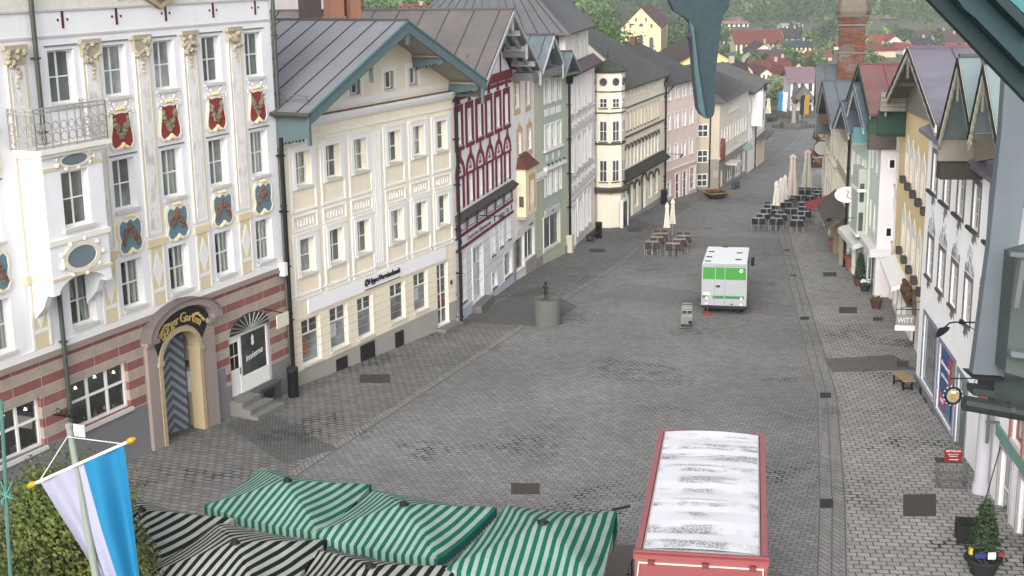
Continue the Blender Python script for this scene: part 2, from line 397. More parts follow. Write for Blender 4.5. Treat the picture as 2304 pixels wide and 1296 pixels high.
kr = [(6.2, 24), (9.2, 36.6), (11.75, 48.3), (13.9, 61.9), (17.2, 82.6), (18.6, 91), (24.5, 116), (34, 150), (46, 196)]
sheet('road', [(-16, 10), (4, 10)] + kr + [(60, 205), (33, 205)] + kl[::-1], G_ROAD, .0)
sheet('pavement', [(-24, 10), (-16, 10)] + kl + [(33, 205), (27, 150), (10, 110), (-6, 80), (-20, 50), (-26, 24)], G_LEFT, .003)
sheet('pavement', [(4, 10), (24, 10), (24, 50), (27, 90), (34, 130), (50, 180), (60, 205)] + kr[::-1], G_RIGHT, .003)
def band(name, line, wd, off, mat, h):
    L = []; Rr = []
    for i, p in enumerate(line):
        a = Vector(line[max(i-1, 0)]); c = Vector(line[min(i+1, len(line)-1)]); d = (c-a).normalized(); nn = Vector((d.y, -d.x)); q = Vector(p)
        L.append(q+nn*(off-wd/2)); Rr.append(q+nn*(off+wd/2))
    return sheet(name, [tuple(p) for p in L] + [tuple(p) for p in Rr[::-1]], mat, h)
GUT = paint('6b6a68', .9, .2, 2); LGT = paint('8b8987', .9, .2, 2)
band('gutter_stone', kl, .34, 0, G_STONE, .006); band('gutter_joint', kl, .05, .2, GUT, .008)
band('gutter_stone', kr[:7], .8, -.05, G_STONE, .006)
for o_ in (-.4, -.05, .3): band('gutter_joint', kr[:7], .035, o_, GUT, .008)
g = lambda u, v: tuple(on_ground(u, v).xy)
sheet('paving_patch', [g(505, 955), g(640, 1045), g(760, 1010), g(600, 925)], G_DARK, .007)
sheet('paving_patch', [g(1045, 725), g(1230, 735), g(1300, 690), g(1215, 645), g(1160, 660)], G_DARK, .007)
sheet('paving_patch', [g(1855, 808), g(2010, 798), g(2062, 832), g(1872, 838)], G_DARK, .007)
sheet('paving_patch', [g(350, 1000), g(508, 945), g(430, 900), g(330, 950)], G_DARK, .009)
sheet('crossing', [g(1440, 528), g(1755, 537), g(1765, 565), g(1400, 555)], G_MID, .0075)
sheet('crossing', [g(1405, 635), g(1790, 688), g(1796, 715), g(1345, 668)], G_MID, .0075)
sheet('crossing', [g(1600, 430), g(1800, 438), g(1800, 450), g(1590, 445)], G_MID, .0075)
PLATE = paint('5d534d', .7, .25, 3, .3); PLATE2 = paint('55534f', .75, .2, 3, .2)
def plate(u0, v0, u1, v1, label, m=PLATE, name='manhole_cover', fr=True):
    """flat cover with a raised frame, corners measured on the street"""
    p = [on_ground(u0, v1), on_ground(u1, v1), on_ground(u1, v0), on_ground(u0, v0)]; c = sum(p, Vector())/4
    o = empty(name, c, 0, label, 'manhole cover' if name == 'manhole_cover' else 'drain grate', 'covers and grates in the paving')
    b = MB(); q = [x-c for x in p]; b.extr([x+Vector((0, 0, -.05)) for x in q], (0, 0, .066), 0)
    k = [x*.9+Vector((0, 0, .018)) for x in q]; n = 4
    b2 = MB()
    for i in range(n):
        t0, t1 = (i+.08)/n, (i+.92)/n
        b2.poly([k[0].lerp(k[3], t0), k[1].lerp(k[2], t0), k[1].lerp(k[2], t1), k[0].lerp(k[3], t1)])
    b.build('cover_frame', PLATE2, o); b2.build('cover_plate', m, o)
plate(810, 843, 878, 862, 'brown rectangular manhole cover in the left pavement before the cream bank')
plate(1150, 1088, 1214, 1112, 'rusty square cover sunk in the cobbles behind the green striped umbrellas')
plate(2032, 1113, 2106, 1162, 'large reddish brown cover in the right pavement nearest the camera')
plate(1888, 691, 1928, 705, 'dark grey brown cover on the right pavement level with the trolley', PLATE2)
plate(1852, 613, 1882, 622, 'small far cover on the right pavement level with the potted conifer', PLATE2)
plate(1964, 714, 1987, 722, 'small grey cover tight against the right house wall', PLATE2)
plate(2018, 812, 2044, 826, 'small dark cover at the wall beside the wooden bench', PLATE2)
plate(1412, 514, 1443, 521, 'flat grey cover in the far left pavement in front of the cream turret house', PLATE2)
plate(1325, 560, 1360, 568, 'dark cover in the left pavement in front of the ornate white house', PLATE2)
plate(1845, 1123, 1875, 1144, 'nearest dark grate in the drain along the right kerb', DARK, 'drain_grate')
plate(1845, 884, 1870, 896, 'second nearest dark grate in the drain along the right kerb', DARK, 'drain_grate')
plate(1800, 713, 1821, 720, 'middle dark grate in the drain beside the parked truck', DARK, 'drain_grate')
plate(1777, 618, 1793, 622, 'dark grate in the drain level with the front of the truck', DARK, 'drain_grate')
plate(1764, 561, 1779, 565, 'farthest dark grate in the drain just before the cafe terrace', DARK, 'drain_grate')

# ================================================================ white painted house with the arched portal
def frustum(b, pts, y0, y1, k=.9, m=None):
    cx = sum(p[0] for p in pts)/len(pts); cz = sum(p[1] for p in pts)/len(pts); n = len(pts)
    q = [(cx+(x-cx)*k, cz+(z-cz)*k) for x, z in pts]
    b.raw([(x, y0, z) for x, z in pts] + [(x, y1, z) for x, z in q], [tuple(range(n, 2*n))] + [(i, (i+1) % n, (i+1) % n+n, i+n) for i in range(n)], m)
def offs(pts, k): 
    cx = sum(p[0] for p in pts)/len(pts); cz = sum(p[1] for p in pts)/len(pts)
    return [(cx+(x-cx)*(1+k/max(.2, abs(x-cx))) if abs(x-cx) > .1 else x, cz+(z-cz)*(1+k/max(.25, abs(z-cz))) if abs(z-cz) > .1 else z) for x, z in pts]
def rust_mat():
    k = NT('painted_ashlar'); sp = k.n('ShaderNodeSeparateXYZ'); k.l(k.co, sp.inputs[0]); row = k.math('FLOOR', k.math('DIVIDE', sp.outputs[2], .315))
    odd = k.math('MODULO', k.math('ABSOLUTE', row), 2)
    cb = k.n('ShaderNodeCombineXYZ'); k.l(sp.outputs[0], cb.inputs[0]); k.l(sp.outputs[2], cb.inputs[1])
    br = k.n('ShaderNodeTexBrick'); br.inputs['Scale'].default_value = 1; br.inputs['Brick Width'].default_value = 1.15; br.inputs['Row Height'].default_value = .315
    br.inputs['Mortar Size'].default_value = .012; br.offset = .37; br.inputs['Color1'].default_value = (1, 1, 1, 1); br.inputs['Color2'].default_value = (.86, .86, .86, 1); br.inputs['Mortar'].default_value = (1, 1, 1, 1)
    k.l(cb.outputs[0], br.inputs[0]); n_ = k.ramp(k.noise(2, 5), (.3, (.85, .85, .85, 1)), (.7, (1.08, 1.08, 1.08, 1)))
    c = k.mix(odd, srgb('a4988e'), srgb('8a5b57')); c = k.mix(1, c, n_, 'MULTIPLY'); c = k.mix(1, c, br.outputs[0], 'MULTIPLY')
    k.col(k.mix(br.outputs['Fac'], c, srgb('b3a294'))); k.bump(k.noise(25, 3), .006, .3); return k.set(.9, 0, .2)
OCHRE = paint('dccdac', .8, .08); GOLDP = paint('c9b183', .8, .25, 6); PINKST = paint('b5a49e', .85, .1); CREAMST = paint('c3b28f', .8, .1)
RUST = rust_mat(); WHITEP = plaster('e2e2e6', .3); PLINTH = plaster('77767a', .3)
def marble():
    k = NT('painted_marble'); f = k.noise(2.2, 6, k.mapping((1, 1, .5)), .7); k.col(k.ramp(f, (.35, srgb('cfcccd')), (.5, srgb('e2dfdc')), (.62, srgb('bfbcbe')))); return k.set(.8, 0, .2)
MARB = marble()
W = House('white four storey house with red and blue painted shields, gilded pilasters, arched portal', (-17.26, 31.1), (-8.65, 50.27))
cols = [(-1.1, -.05), (1.4, 2.45), (3.9, 4.95), (6.1, 7.15), (9.55, 10.65), (11.92, 12.98), (14.32, 15.38), (16.87, 17.92), (19.36, 20.4)]
rows = [(11.62, 13.2), (8.06, 9.68), (4.86, 6.42)]
holes = [(a, z0, b, z1) for i, (a, b) in enumerate(cols) if i > 0 for j, (z0, z1) in enumerate(rows) if not (i == 4 and j == 1)]
bigw = [(3.5, 1.68, 7.95, 3.2), (9.2, 1.68, 11.85, 3.22)]
PX0, PX1, PZ, PR = 13.3, 15.45, 2.75, 0    # portal opening
SX0, SX1 = 17.3, 19.85
holes2 = bigw + [(PX0, -.9, PX1, 3.6), (SX0, .25, SX1, 2.55)]
RZ = 4.28
W.wall(0, 21.02, -1.2, 16.2, [PLINTH, RUST, WHITEP], 11, holes + holes2, .3, bands=[(-2, 0), (1.55, 1), (RZ, 2)], rev=None)
# plinth rises towards the near end, quoins keep their painted courses
b = MB(); b.prism([(0, 1.55), (0, 2.0), (9.2, 1.66), (12.5, 1.36), (12.5, 1.0), (0, 1.0)], -.012, .02); b.build('plinth', PLINTH, W.o)
b = MB(); b.box(17.0, -.014, .8, 17.29, .02, 1.56); b.box(19.86, -.014, .82, 21.02, .02, 1.56); b.build('ashlar_panel', RUST, W.o)
b = MB(); b.box(0, -.09, RZ-.02, 21.06, .0, RZ+.16); b.box(0, -.05, RZ+.16, 21.04, .0, RZ+.36, 1); b.build('string_course', [PINKST, WHITE], W.o)
for i, (a, c) in enumerate(cols):
    if i == 0: continue
    for j, (z0, z1) in enumerate(rows):
        if i == 4 and j == 1: continue
        f = W.window(a, z0, c, z1, y=.2, ny=2, curt='tied' if j == 2 else ('full' if (i, j) in ((6, 1), (3, 0), (8, 1)) else None), gm=glassm('9aa3a0') if (j == 0 and i in (5, 6)) else glassm(random.choice(('616867', '6b7271', '565d5c', '747b78'))), sill=.1, sw=.09)
        if j < 2:
            MB().box(a-.12, -.035, z1+.1, c+.14, 0, z1+.14).build('lintel_line', paint('8c8c90', .8), f)
PCOL = lambda i: ((cols[i][1]+cols[i+1][0])/2)
CORAL = paint('c6bba3', .75, .3, 9, bump=.8, fine=20, bd=.02)
for i in range(2, 8):
    x = PCOL(i); hw = .36
    if i == 3: x = 8.2
    b = MB(); b.box(x-hw, -.07, 7.0, x+hw, 0, 12.9); p = b.build('pilaster', WHITE, W.o)
    b = MB(); b.box(x-hw+.13, -.085, 7.2, x+hw-.13, -.068, 12.7); b.build('marbled_panel', MARB, p)
    b = MB(); b.box(x-hw-.0, -.082, 7.0, x-hw+.06, -.066, 12.9); b.box(x+hw-.06, -.082, 7.0, x+hw, -.066, 12.9); b.box(x-hw-.06, -.1, 6.62, x+hw+.06, 0, 6.86); b.build('ochre_edging', OCHRE, p)
    b = MB(); b.box(x-hw-.08, -.16, 13.3, x+hw+.08, 0, 13.44); b.box(x-hw, -.12, 12.9, x+hw, 0, 13.3)
    for q in range(16): b.blob((x+random.uniform(-.36, .36), -.13, random.uniform(12.75, 13.3)), random.uniform(.06, .12), q, .3, 1)
    for q in range(4): b.blob((x+random.uniform(-.08, .08), -.1, 12.7-q*.14), .09-.012*q, q, .3, 1)
    b.build('capital', CORAL, p)
    b = MB(); b.box(x-hw+.02, -.06, RZ+.37, x+hw-.02, 0, 6.6); q = b.build('lozenge_panel', OCHRE, p)
    b = MB(); b.prism([(x, 5.25), (x+.27, 5.85), (x, 6.45), (x-.27, 5.85)], -.075, -.05); b.box(x-hw+.02, -.072, 5.1, x+hw-.02, -.055, 5.22)
    for s_ in (-1, 1): b.box(x+s_*(hw-.02)-.05, -.074, RZ+.38, x+s_*(hw-.02)+.05, -.05, 6.6)
    b.build('lozenge', WHITE, q)
REDP = paint('ad4640', .85, .08); BLUEP = paint('7b9fae', .85, .15, 3)
def shield(cx, z0, z1, wd, red):
    h = z1-z0; T = lambda pts: [(cx+x*wd/2, z0+q*h) for x, q in pts]
    if red: half = [(0, .07), (.3, .05), (.75, .0), (1.0, .12), (1.0, .3), (.82, .6), (.76, .82), (.95, 1.0), (.5, .93), (0, .96)]
    else: half = [(0, .1), (.35, .0), (.8, .05), (1.0, .2), (.85, .4), (.98, .6), (.95, .85), (.7, .98), (.3, .9), (0, 1.0)]
    o = T(half + [(-x, q) for x, q in half[-2:0:-1]])
    b = MB(); b.prism(o, -.035, 0); s = b.build('painted_shield', REDP if red else BLUEP, W.o)
    b = MB(); big = [(cx+(x-cx)*1.12, (z0+z1)/2+(z-(z0+z1)/2)*1.1) for x, z in o]; n = len(o); big2 = [(cx+(x-cx)*1.2, (z0+z1)/2+(z-(z0+z1)/2)*1.17) for x, z in o]
    for i in range(n): b.prism([o[i], o[(i+1) % n], big[(i+1) % n], big[i]], -.06, 0, 0); b.prism([big[i], big[(i+1) % n], big2[(i+1) % n], big2[i]], -.045, 0, 1)
    for q in range(5): b.blob((cx+(q-2)*.08, -.06, z0+.0+.05*(2-abs(q-2))), .08, q, .3, 1, 1)
    for q in range(4): b.blob((cx+(q-1.5)*.1, -.05, z1+.1), .07, q, .3, 1, 1)
    if red:
        for s_ in (-1, 1):
            for q in range(7): b.blob((cx+s_*(wd*.42+.18*math.sin(q*1.1)), -.05, z1-.1+q*.07), .045, q, .4, 1, 0)
    b.build('stucco_scroll', [paint('dedcd8', .8), paint('e4d3ab', .8)], s)
    b = MB(); random.seed(int(cx*10))
    for q in range(46):
        t = random.uniform(-1, 1); zz = z0+h*((.75-.45*(1-abs(t))) if red else (.55+.2*(1-abs(t))-.3*abs(t)*random.random())) + random.uniform(-.14, .14)
        b.blob((cx+t*wd*.34, -.04, zz), random.uniform(.05, .09), q, .4, 1)
    b.build('painted_bouquet', paint('9d9478', .85, .35, 14) if red else paint('94705c', .85, .35, 14), s)
for i in range(1, 9):
    cx = (cols[i][0]+cols[i][1])/2
    if i in (4,): continue
    shield(cx+(.1 if i < 4 else 0), 10.02, 11.15, 1.0, True); shield(cx+.02, 6.66, 7.75, 1.08, False)
for i in range(2, 9):
    cx = cols[i][0]+.75; b = MB(); b.box(cx-.045, -.02, 13.8, cx+.045, 0, 14.3)
    for s_ in (-1, 1): b.lathe([(.04, 0), (.04, .02)], 8, (0, 0, 0)); b.v[-16:] = [(cx+s_*.2+x, -.02+z, 14.05+y) for x, y, z in b.v[-16:]]
    b.build('painted_slot', paint('6d2429', .8), W.o)
b = MB(); b.box(0, -.03, 13.55, 21.03, 0, 13.62); b.box(0, -.05, 14.3, 21.03, 0, 14.36)
b.build('cornice', paint('c9c7c9', .8), W.o)
b = MB()
for q in range(70): b.blob((random.uniform(0, 21), -.02, random.uniform(14.45, 16.0)), random.uniform(.05, .16), q, .4, 1, 0)
b.box(0, -.02, 14.36, 21.03, 0, 16.2, 1); b.build('painted_frieze', [paint('c8c2b4', .85, .25, 5), paint('d9d5cc', .85, .2, 3)], W.o)
b = MB(); cx = 14.7; o = [(cx-1.9, 15.9), (cx-1.6, 15.0), (cx-1.0, 15.1), (cx-.75, 14.55), (cx, 14.2), (cx+.75, 14.55), (cx+1.0, 15.1), (cx+1.6, 15.0), (cx+1.9, 15.9)]
b.prism(o, -.1, 0, 1); b.strip(o, [(cx+(x-cx)*.86, z+.12) for x, z in o], -.18, -.05, 0)
for q in range(10): b.blob((cx-.7+q*.15, -.14, 14.6+.25*abs(q-4.5)/4), .12, q, .3, 1, 0)
b.build('gable_cartouche', [paint('c6b08a', .8, .15, 4), paint('9a8a78', .8, .2, 3)], W.o)
# oriel with balcony
bx0, bx1 = 8.0, 10.5; by = -.85
b = MB(); wz0, wz1, wx0, wx1 = 8.16, 9.8, 8.72, 9.84
def rect_hole(b, x0, z0, x1, z1, h, y0, y1):
    b.box(x0, y0, z0, h[0], y1, z1); b.box(h[2], y0, z0, x1, y1, z1); b.box(h[0], y0, z0, h[2], y1, h[1]); b.box(h[0], y0, h[3], h[2], y1, z1)
rect_hole(b, bx0, 6.75, bx1, 10.45, (wx0, wz0, wx1, wz1), by, by+.25)
b.box(bx0, by+.25, 6.75, bx0+.25, 0, 10.45); b.box(bx1-.25, by+.25, 6.75, bx1, 0, 10.45)
arc = [(bx0+.25+(bx1-bx0-.5)*(.5-.5*math.cos(PI*t/10)), 6.3+.42*math.sin(PI*t/10)) for t in range(11)]
b.prism([(bx0, 6.75), (bx0, 6.3)] + arc + [(bx1, 6.3), (bx1, 6.75)], by, by+.25)
for x in (bx0, bx1-.25): b.extr([(x, 0, 5.5), (x, 0, 6.75), (x, by+.25, 6.75), (x, by+.25, 6.3), (x, by+.45, 5.9)], (.25, 0, 0))
oriel = b.build('oriel', WHITEP, W.o)
f = W.window(wx0, wz0, wx1, wz1, y=by+.16, parent=oriel, sill=0, gm=glassm('626866'))
MB().box(wx0-.1, by-.08, wz0-.12, wx1+.1, by+.1, wz0-.01).build('sill', SILL, f)
b = MB(); b.box(bx0-.12, by-.12, 10.3, bx1+.12, 0, 10.42); b.box(bx0-.2, by-.22, 10.42, bx1+.25, 0, 10.55); b.box(bx0-.05, by-.06, 7.75, bx1+.06, 0, 7.9); b.build('oriel_cornice', paint('e3dfd6', .7), oriel)
b = MB(); b.box(bx0-.02, by-.03, 9.9, bx1+.02, by, 10.0); b.box(bx0-.03, by-.04, 6.72, bx1+.03, 0, 6.8); b.build('ochre_moulding', OCHRE, oriel)
for (cx, cz, rw, rh) in ((9.3, 10.12, .55, .16), (9.25, 7.25, .62, .33)):
    e = [(cx+rw*math.cos(2*PI*k/20), cz+rh*math.sin(2*PI*k/20)) for k in range(20)]
    b = MB(); b.prism(e, by-.03, by); k = b.build('inscription_panel', paint('8b9aa3', .85, .25, 9), oriel)
    b = MB(); e2 = [(cx+rw*1.3*math.cos(2*PI*k/20), cz+rh*1.4*math.sin(2*PI*k/20)) for k in range(20)]
    for i in range(20): b.prism([e[i], e[(i+1) % 20], e2[(i+1) % 20], e2[i]], by-.06, by)
    for q in range(9): b.blob((cx+rw*1.45*math.cos(2*PI*q/9), by-.04, cz+rh*1.6*math.sin(2*PI*q/9)), .08, q, .5, 1)
    b.build('stucco_frame', paint('dbd5c6', .8), k)
b = MB(); y1 = by-.12; x0, x1 = bx0-.25, bx1+.2
def railing(b, p, q, z0, z1, n):
    P, Q = Vector(p), Vector(q)
    for z in (z0+.05, z1-.12, z1): b.bar((P.x, P.y, z), (Q.x, Q.y, z), .05, .04)
    for i in range(n+1):
        c = P.lerp(Q, i/n); b.bar((c.x, c.y, z0), (c.x, c.y, z1), .03, .03)
        if i < n:
            m = P.lerp(Q, (i+.5)/n); d = (Q-P).normalized()
            for zc, r in ((z0+.3, .14), (z0+.62, .12)):
                b.tube([(m.x+d.x*r*math.cos(2*PI*k/10), m.y+d.y*r*math.cos(2*PI*k/10), zc+r*math.sin(2*PI*k/10)) for k in range(11)], .018, 4)
railing(b, (x0, y1, 0), (x1, y1, 0), 10.56, 11.7, 9); railing(b, (x0, y1, 0), (x0, 0, 0), 10.56, 11.7, 3); railing(b, (x1, y1, 0), (x1, 0, 0), 10.56, 11.7, 3)
b.build('balcony_railing', paint('b5b3b0', .5), oriel)
# portal
b = MB(); ow = .62; px0, px1 = PX0-ow, PX1+ow+.25
cxp = (PX0+PX1)/2; rise = .85; spring = 2.75
def arcp(hw, z0, rs, n=14, c=None): c = cxp if c is None else c; return [(c-hw*math.cos(PI*t/n), z0+rs*math.sin(PI*t/n)) for t in range(n+1)]
b.box(px0, -.14, -1, PX0-.1, .0, 3.3); b.box(PX1+.1, -.14, -1, px1, .0, 3.3)
ib = arcp((PX1-PX0)/2+.1, spring, rise+.12)
b.prism([(px0, 3.3)] + [(PX0-.1, 3.3), (PX0-.1, spring)] + ib[1:-1] + [(PX1+.1, spring), (PX1+.1, 3.3), (px1, 3.3), (px1, 3.7), (px0, 3.7)], -.14, 0)
portal = b.build('portal', PINKST, W.o)
b = MB(); oa = ib; ia = arcp((PX1-PX0)/2-.08, spring, rise-.06); b.strip(oa, ia, -.19, .3, 0)
for x0_, x1_ in ((PX0-.1, PX0+.08), (PX1-.08, PX1+.1)): b.box(x0_, -.17, -1, x1_, .3, spring-.12); b.box(x0_-.05, -.22, spring-.12, x1_+.05, .3, spring+.02, 0)
b.build('arch_moulding', CREAMST, portal)
b = MB(); oa = arcp((px1-px0)/2+.15, 3.62, 1.0, c=(px0+px1)/2); ia = arcp((px1-px0)/2-.25, 3.62, .78, c=(px0+px1)/2)
b.strip(oa, ia, -.38, 0); b.box(px0-.12, -.3, 3.5, px0+.5, 0, 3.66); b.box(px1-.5, -.3, 3.5, px1+.12, 0, 3.66)
hood = b.build('hood_moulding', PINKST, portal)
oa2 = [(x, z+.035) for x, z in oa]; b = MB(); b.strip(oa2, oa, -.46, 0); b.build('hood_sheet', paint('8a817e', .5, .1, 2, .1), hood)
b = MB(); sg = arcp((px1-px0)/2-.3, 3.62, .7, c=(px0+px1)/2); sl_ = arcp((PX1-PX0)/2+.12, spring+.02, rise+.14)
b.prism([p for p in sg] + [p for p in sl_[::-1]][1:-1], -.16, -.02); sign = b.build('portal_sign', paint('26232a', .6), portal)
GOLD = paint('d9bb70', .45, .2, 8, .2)
mid = (px0+px1)/2
def arctext(s, cx, cz, r, size, a0, a1, parent, y):
    n = len(s); wts = [.6 if ch in 'ie r' else 1 for ch in s]; tot = sum(wts); acc = 0
    b = None
    for ch, wt in zip(s, wts):
        a = a0 + (a1-a0)*(acc+wt/2)/tot; acc += wt
        if ch != ' ': text(ch, size*(1.15 if ch.isupper() else 1), GOLD, parent, (cx+r*math.sin(a), y, cz+r*math.cos(a)), tilt=-a, depth=.02, name='gilt_letter')
arctext('Bürger Garten', mid-.04, 2.36, 1.63, .42, -.74, .72, sign, -.19)
b = MB()
for q in range(9):
    for s_ in (-1, 1): b.blob((mid+s_*(1.2-.07*q), -.18, 3.66+.07*q if q < 5 else 3.95), .06, q, .3, 1)
b.build('gilt_leaves', GOLD, sign)
def chevron():
    k = NT('chevron_boards'); sp = k.n('ShaderNodeSeparateXYZ'); k.l(k.co, sp.inputs[0])
    t = k.math('ADD', sp.outputs[2], k.math('ABSOLUTE', k.math('MULTIPLY', k.math('SUBTRACT', sp.outputs[0], .62), .9)))
    f = k.math('PINGPONG', t, .17); e = k.math('GREATER_THAN', f, .085); k.col(k.mix(e, srgb('4d545c'), srgb('7f8891'))); k.bump(f, .03, .5); return k.set(.7, 0, .3)
b = MB(); b.box(0, 0, 0, 1.25, .06, 3.45); dr = b.build('gate_leaf', chevron(), portal, loc=(PX1-1.32, .75, -.3)); dr.rotation_euler = (0, 0, R(-12))
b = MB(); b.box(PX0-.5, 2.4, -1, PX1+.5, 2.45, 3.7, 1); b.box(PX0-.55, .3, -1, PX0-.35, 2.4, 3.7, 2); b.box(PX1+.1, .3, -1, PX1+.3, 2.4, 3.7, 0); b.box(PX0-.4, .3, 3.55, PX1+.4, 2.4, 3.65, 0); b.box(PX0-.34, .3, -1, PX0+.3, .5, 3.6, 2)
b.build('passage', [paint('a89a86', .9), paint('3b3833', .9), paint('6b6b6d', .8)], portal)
b = MB(); b.box(PX1+.12-.02, .32, 1.9, PX1+.12, .62, 2.15, 0); b.box(PX1+.08, .3, 1.0, PX1+.1, .6, 1.75, 1); b.build('notice_board', [DARK, paint('c6c6c6', .7, .2, 9)], portal)
# big shop windows in the painted ground floor
for (a, z0, c, z1) in bigw:
    n = 5 if c-a > 4 else 3
    f = W.window(a, z0, c, z1, y=.14, nx=n, ny=2, fw=.09, mw=.09, transom=z0+(z1-z0)*.56, curt='none' , sill=.12, sw=.1, name='shop_window')
    for k in range(n):
        cx = a+(c-a)*(k+.5)/n
        b = MB(); b.lathe([(.02, .08), (.05, .01), (.055, 0)], 8, (cx+.1, .3, z1-.35+.1*(k % 2))); b.build('lamp_shade', glow('ffd9a0', 3), f)
    b = MB(); random.seed(int(a))
    for q in range(14): b.blob((random.uniform(a+.2, c-.2), .31, z0+.12+random.random()*.12), random.uniform(.05, .1), q, .3, 1, q % 3)
    b.box(a+.1, .25, z0+.02, c-.1, .37, z0+.08, 3); b.build('window_display', [paint('9c4a44', .8), paint('c9b6a0', .8), paint('6a5248', .8), paint('85705f', .8)], f)
# shop door and window to the right of the portal
f = MB(); f.box(SX0, .1, .25, SX0+.08, .2, 2.55); f.box(SX1-.1, .1, .25, SX1, .2, 2.55); f.box(SX0, .1, 2.4, SX1, .2, 2.55); f.box(SX0+.72, .1, .25, SX0+.84, .2, 2.4); f.box(SX0+.84, .1, .25, SX1-.1, .2, .85); f.box(SX0-.02, .22, .2, SX1+.02, .3, 2.6, 1)
sf = f.build('shop_front', [WHITE, ROOM], W.o)
MB().box(SX0+.84, .14, .85, SX1-.1, .155, 2.4).build('pane', glassm('414744'), sf)
d = MB(); d.box(SX0+.08, .12, .25, SX0+.72, .18, 2.4); dd = d.build('shop_door', WHITE, sf)
for i in range(2):
    for j in range(2): MB().box(SX0+.16+i*.26, .112, 1.25+j*.52, SX0+.38+i*.26, .122, 1.72+j*.52).build('door_pane', DARK, dd)
MB().bar((SX0+.67, .07, 1.0), (SX0+.67, .07, 1.25), .03, .03).build('handle', paint('9a9a9a', .3, .05, 2, .8), dd)
text('insieme', .36, WHITE, sf, (18.95, .12, 1.5), tilt=.12, depth=.004, font_shear=.25)
b = MB(); b.lathe([(.02, 0), (.1, .08), (.07, .2), (.09, .3), (.02, .42)], 8, (18.9, .13, 1.85)); b.v = [(x, .125 + (y-.13)*.05, z) for x, y, z in b.v]; b.build('window_emblem', WHITE, sf)
b = MB(); fan = [(SX0+.05+(SX1-SX0-.1)*(.5-.5*math.cos(PI*t/12)), 2.56+.62*math.sin(PI*t/12)) for t in range(13)]
b.prism(fan, -.03, .02); k = b.build('fanlight', paint('3a3a3e', .5), sf); b = MB()
for t in range(1, 12): b.bar(((SX0+SX1)/2 + (fan[t][0]-(SX0+SX1)/2)*.15, -.05, 2.58), (fan[t][0], -.05, fan[t][1]-.03), .035, .02)
b.build('fan_bars', paint('b9b7b3', .5), k)
for nm, (x0, x1, y0, z) in {'doorstep': (17.0, 18.25, -.75, .24)}.items():
    b = MB(); b.box(17.1, -.55, -.6, 18.3, 0, .22); b.box(17.0, -.95, -.6, 18.5, -.55, .02); b.box(16.95, -1.3, -.6, 18.7, -.95, -.16); b.build('doorstep', paint('8e8c89', .85, .2, 3), W.o)
    b = MB(); b.box(18.5, -.35, .18, 19.95, 0, .26); b.box(18.5, -.3, -.6, 19.95, 0, .18); b.build('window_ledge', paint('5f5d5c', .8), W.o)
    b = MB()
    for q in range(5): b.box(18.85+q*.14, -.32, -.25, 18.93+q*.14, -.29, .1)
    b.build('cellar_grate', DARK, W.o)
b = MB(); b.box(19.05, -.9, 2.5, 19.85, -.86, 3.02); hs_ = b.build('hanging_sign', paint('d7d0bd', .7), W.o, bevel=.06)
MB().bar((19.5, -.88, 3.02), (19.5, 0, 3.1), .03, .03).build('sign_arm', IRON, hs_)
W.pipe(8.95, 1.9, 16, .07, .15, paint('5a6058', .5, .2, 3, .3)); W.pipe(21.1, -.2, 16, .075, .1, paint('5a6058', .5, .2, 3, .3))
b = MB(); b.box(20.6, -.3, 4.1, 20.85, -.05, 4.62); wb = b.build('wall_box', WHITE, W.o, bevel=.03); b = MB(); b.bar((20.45, -.1, 4.25), (20.6, -.1, 4.3), .05, .05); b.build('bracket', paint('99908c'), wb)
# guild sign hanging over the near window
b = MB(); b.bar((8.4, 0, 2.5), (8.4, -1.25, 2.5), .04, .04)
for q in range(5): b.tube([(8.4, -.2-.2*q+.09*math.cos(t*.7), 2.62+.09*math.sin(t*.7)) for t in range(10)], .015, 4)
gs = b.build('sign_bracket', IRON, W.o); b = MB(); b.box(8.37, -1.15, 1.92, 8.43, -.5, 2.3); b.build('sign_board', paint('dad5c4', .7), gs, bevel=.02)

# ================================================================ cream bank house with the teal gable
CREAM = plaster('dfd6c3', .4); TEAL = paint('6b8084', .55, .12, 2); TEALD = paint('3d6b70', .55); SOFFIT = paint('b9b0a0', .8, .12)
ROOFG = roofmetal('85868c', '9a9ba0'); RIB = paint('5a595c', .5, .1, 2, .3)
H = House('cream bank building with white framed windows under a wide gable with teal bargeboards', (-8.65, 50.27), (-2.61, 62.09))
hc = [1.03, 3.05, 5.03, 7.66, 9.69, 11.68]; hw_ = .98
up = [(x, 7.27, x+hw_, 8.6) for x in hc]; lo = [(x, 3.83, x+hw_, 5.22) for x in hc]
gw = [(3.1, 10.4, 4.0, 10.85), (4.95, 10.4, 5.75, 11.15), (7.55, 10.4, 8.32, 11.13), (9.55, 10.4, 10.3, 11.13)]
gw[0] = (3.2, 10.38, 3.95, 10.86)
sh = [(.92, .18, 2.2, 2.02), (2.87, .27, 4.15, 2.04), (4.87, .24, 6.08, 1.99), (7.44, .31, 8.67, 2.0), (9.41, .3, 10.64, 2.06)]
dr_ = (11.48, -.82, 12.5, 2.08)
APX = (6.98, 13.2); E0 = (.0, 10.3); E1 = (13.4, 10.3)
H.wall(.12, 13.28, -2.0, 10.25, [plaster('9a9791', .35), CREAM], 13, up+lo+sh+[dr_]+[g_ for g_ in gw], .22, bands=[(-3, 0), (.05, 1)], top=None)

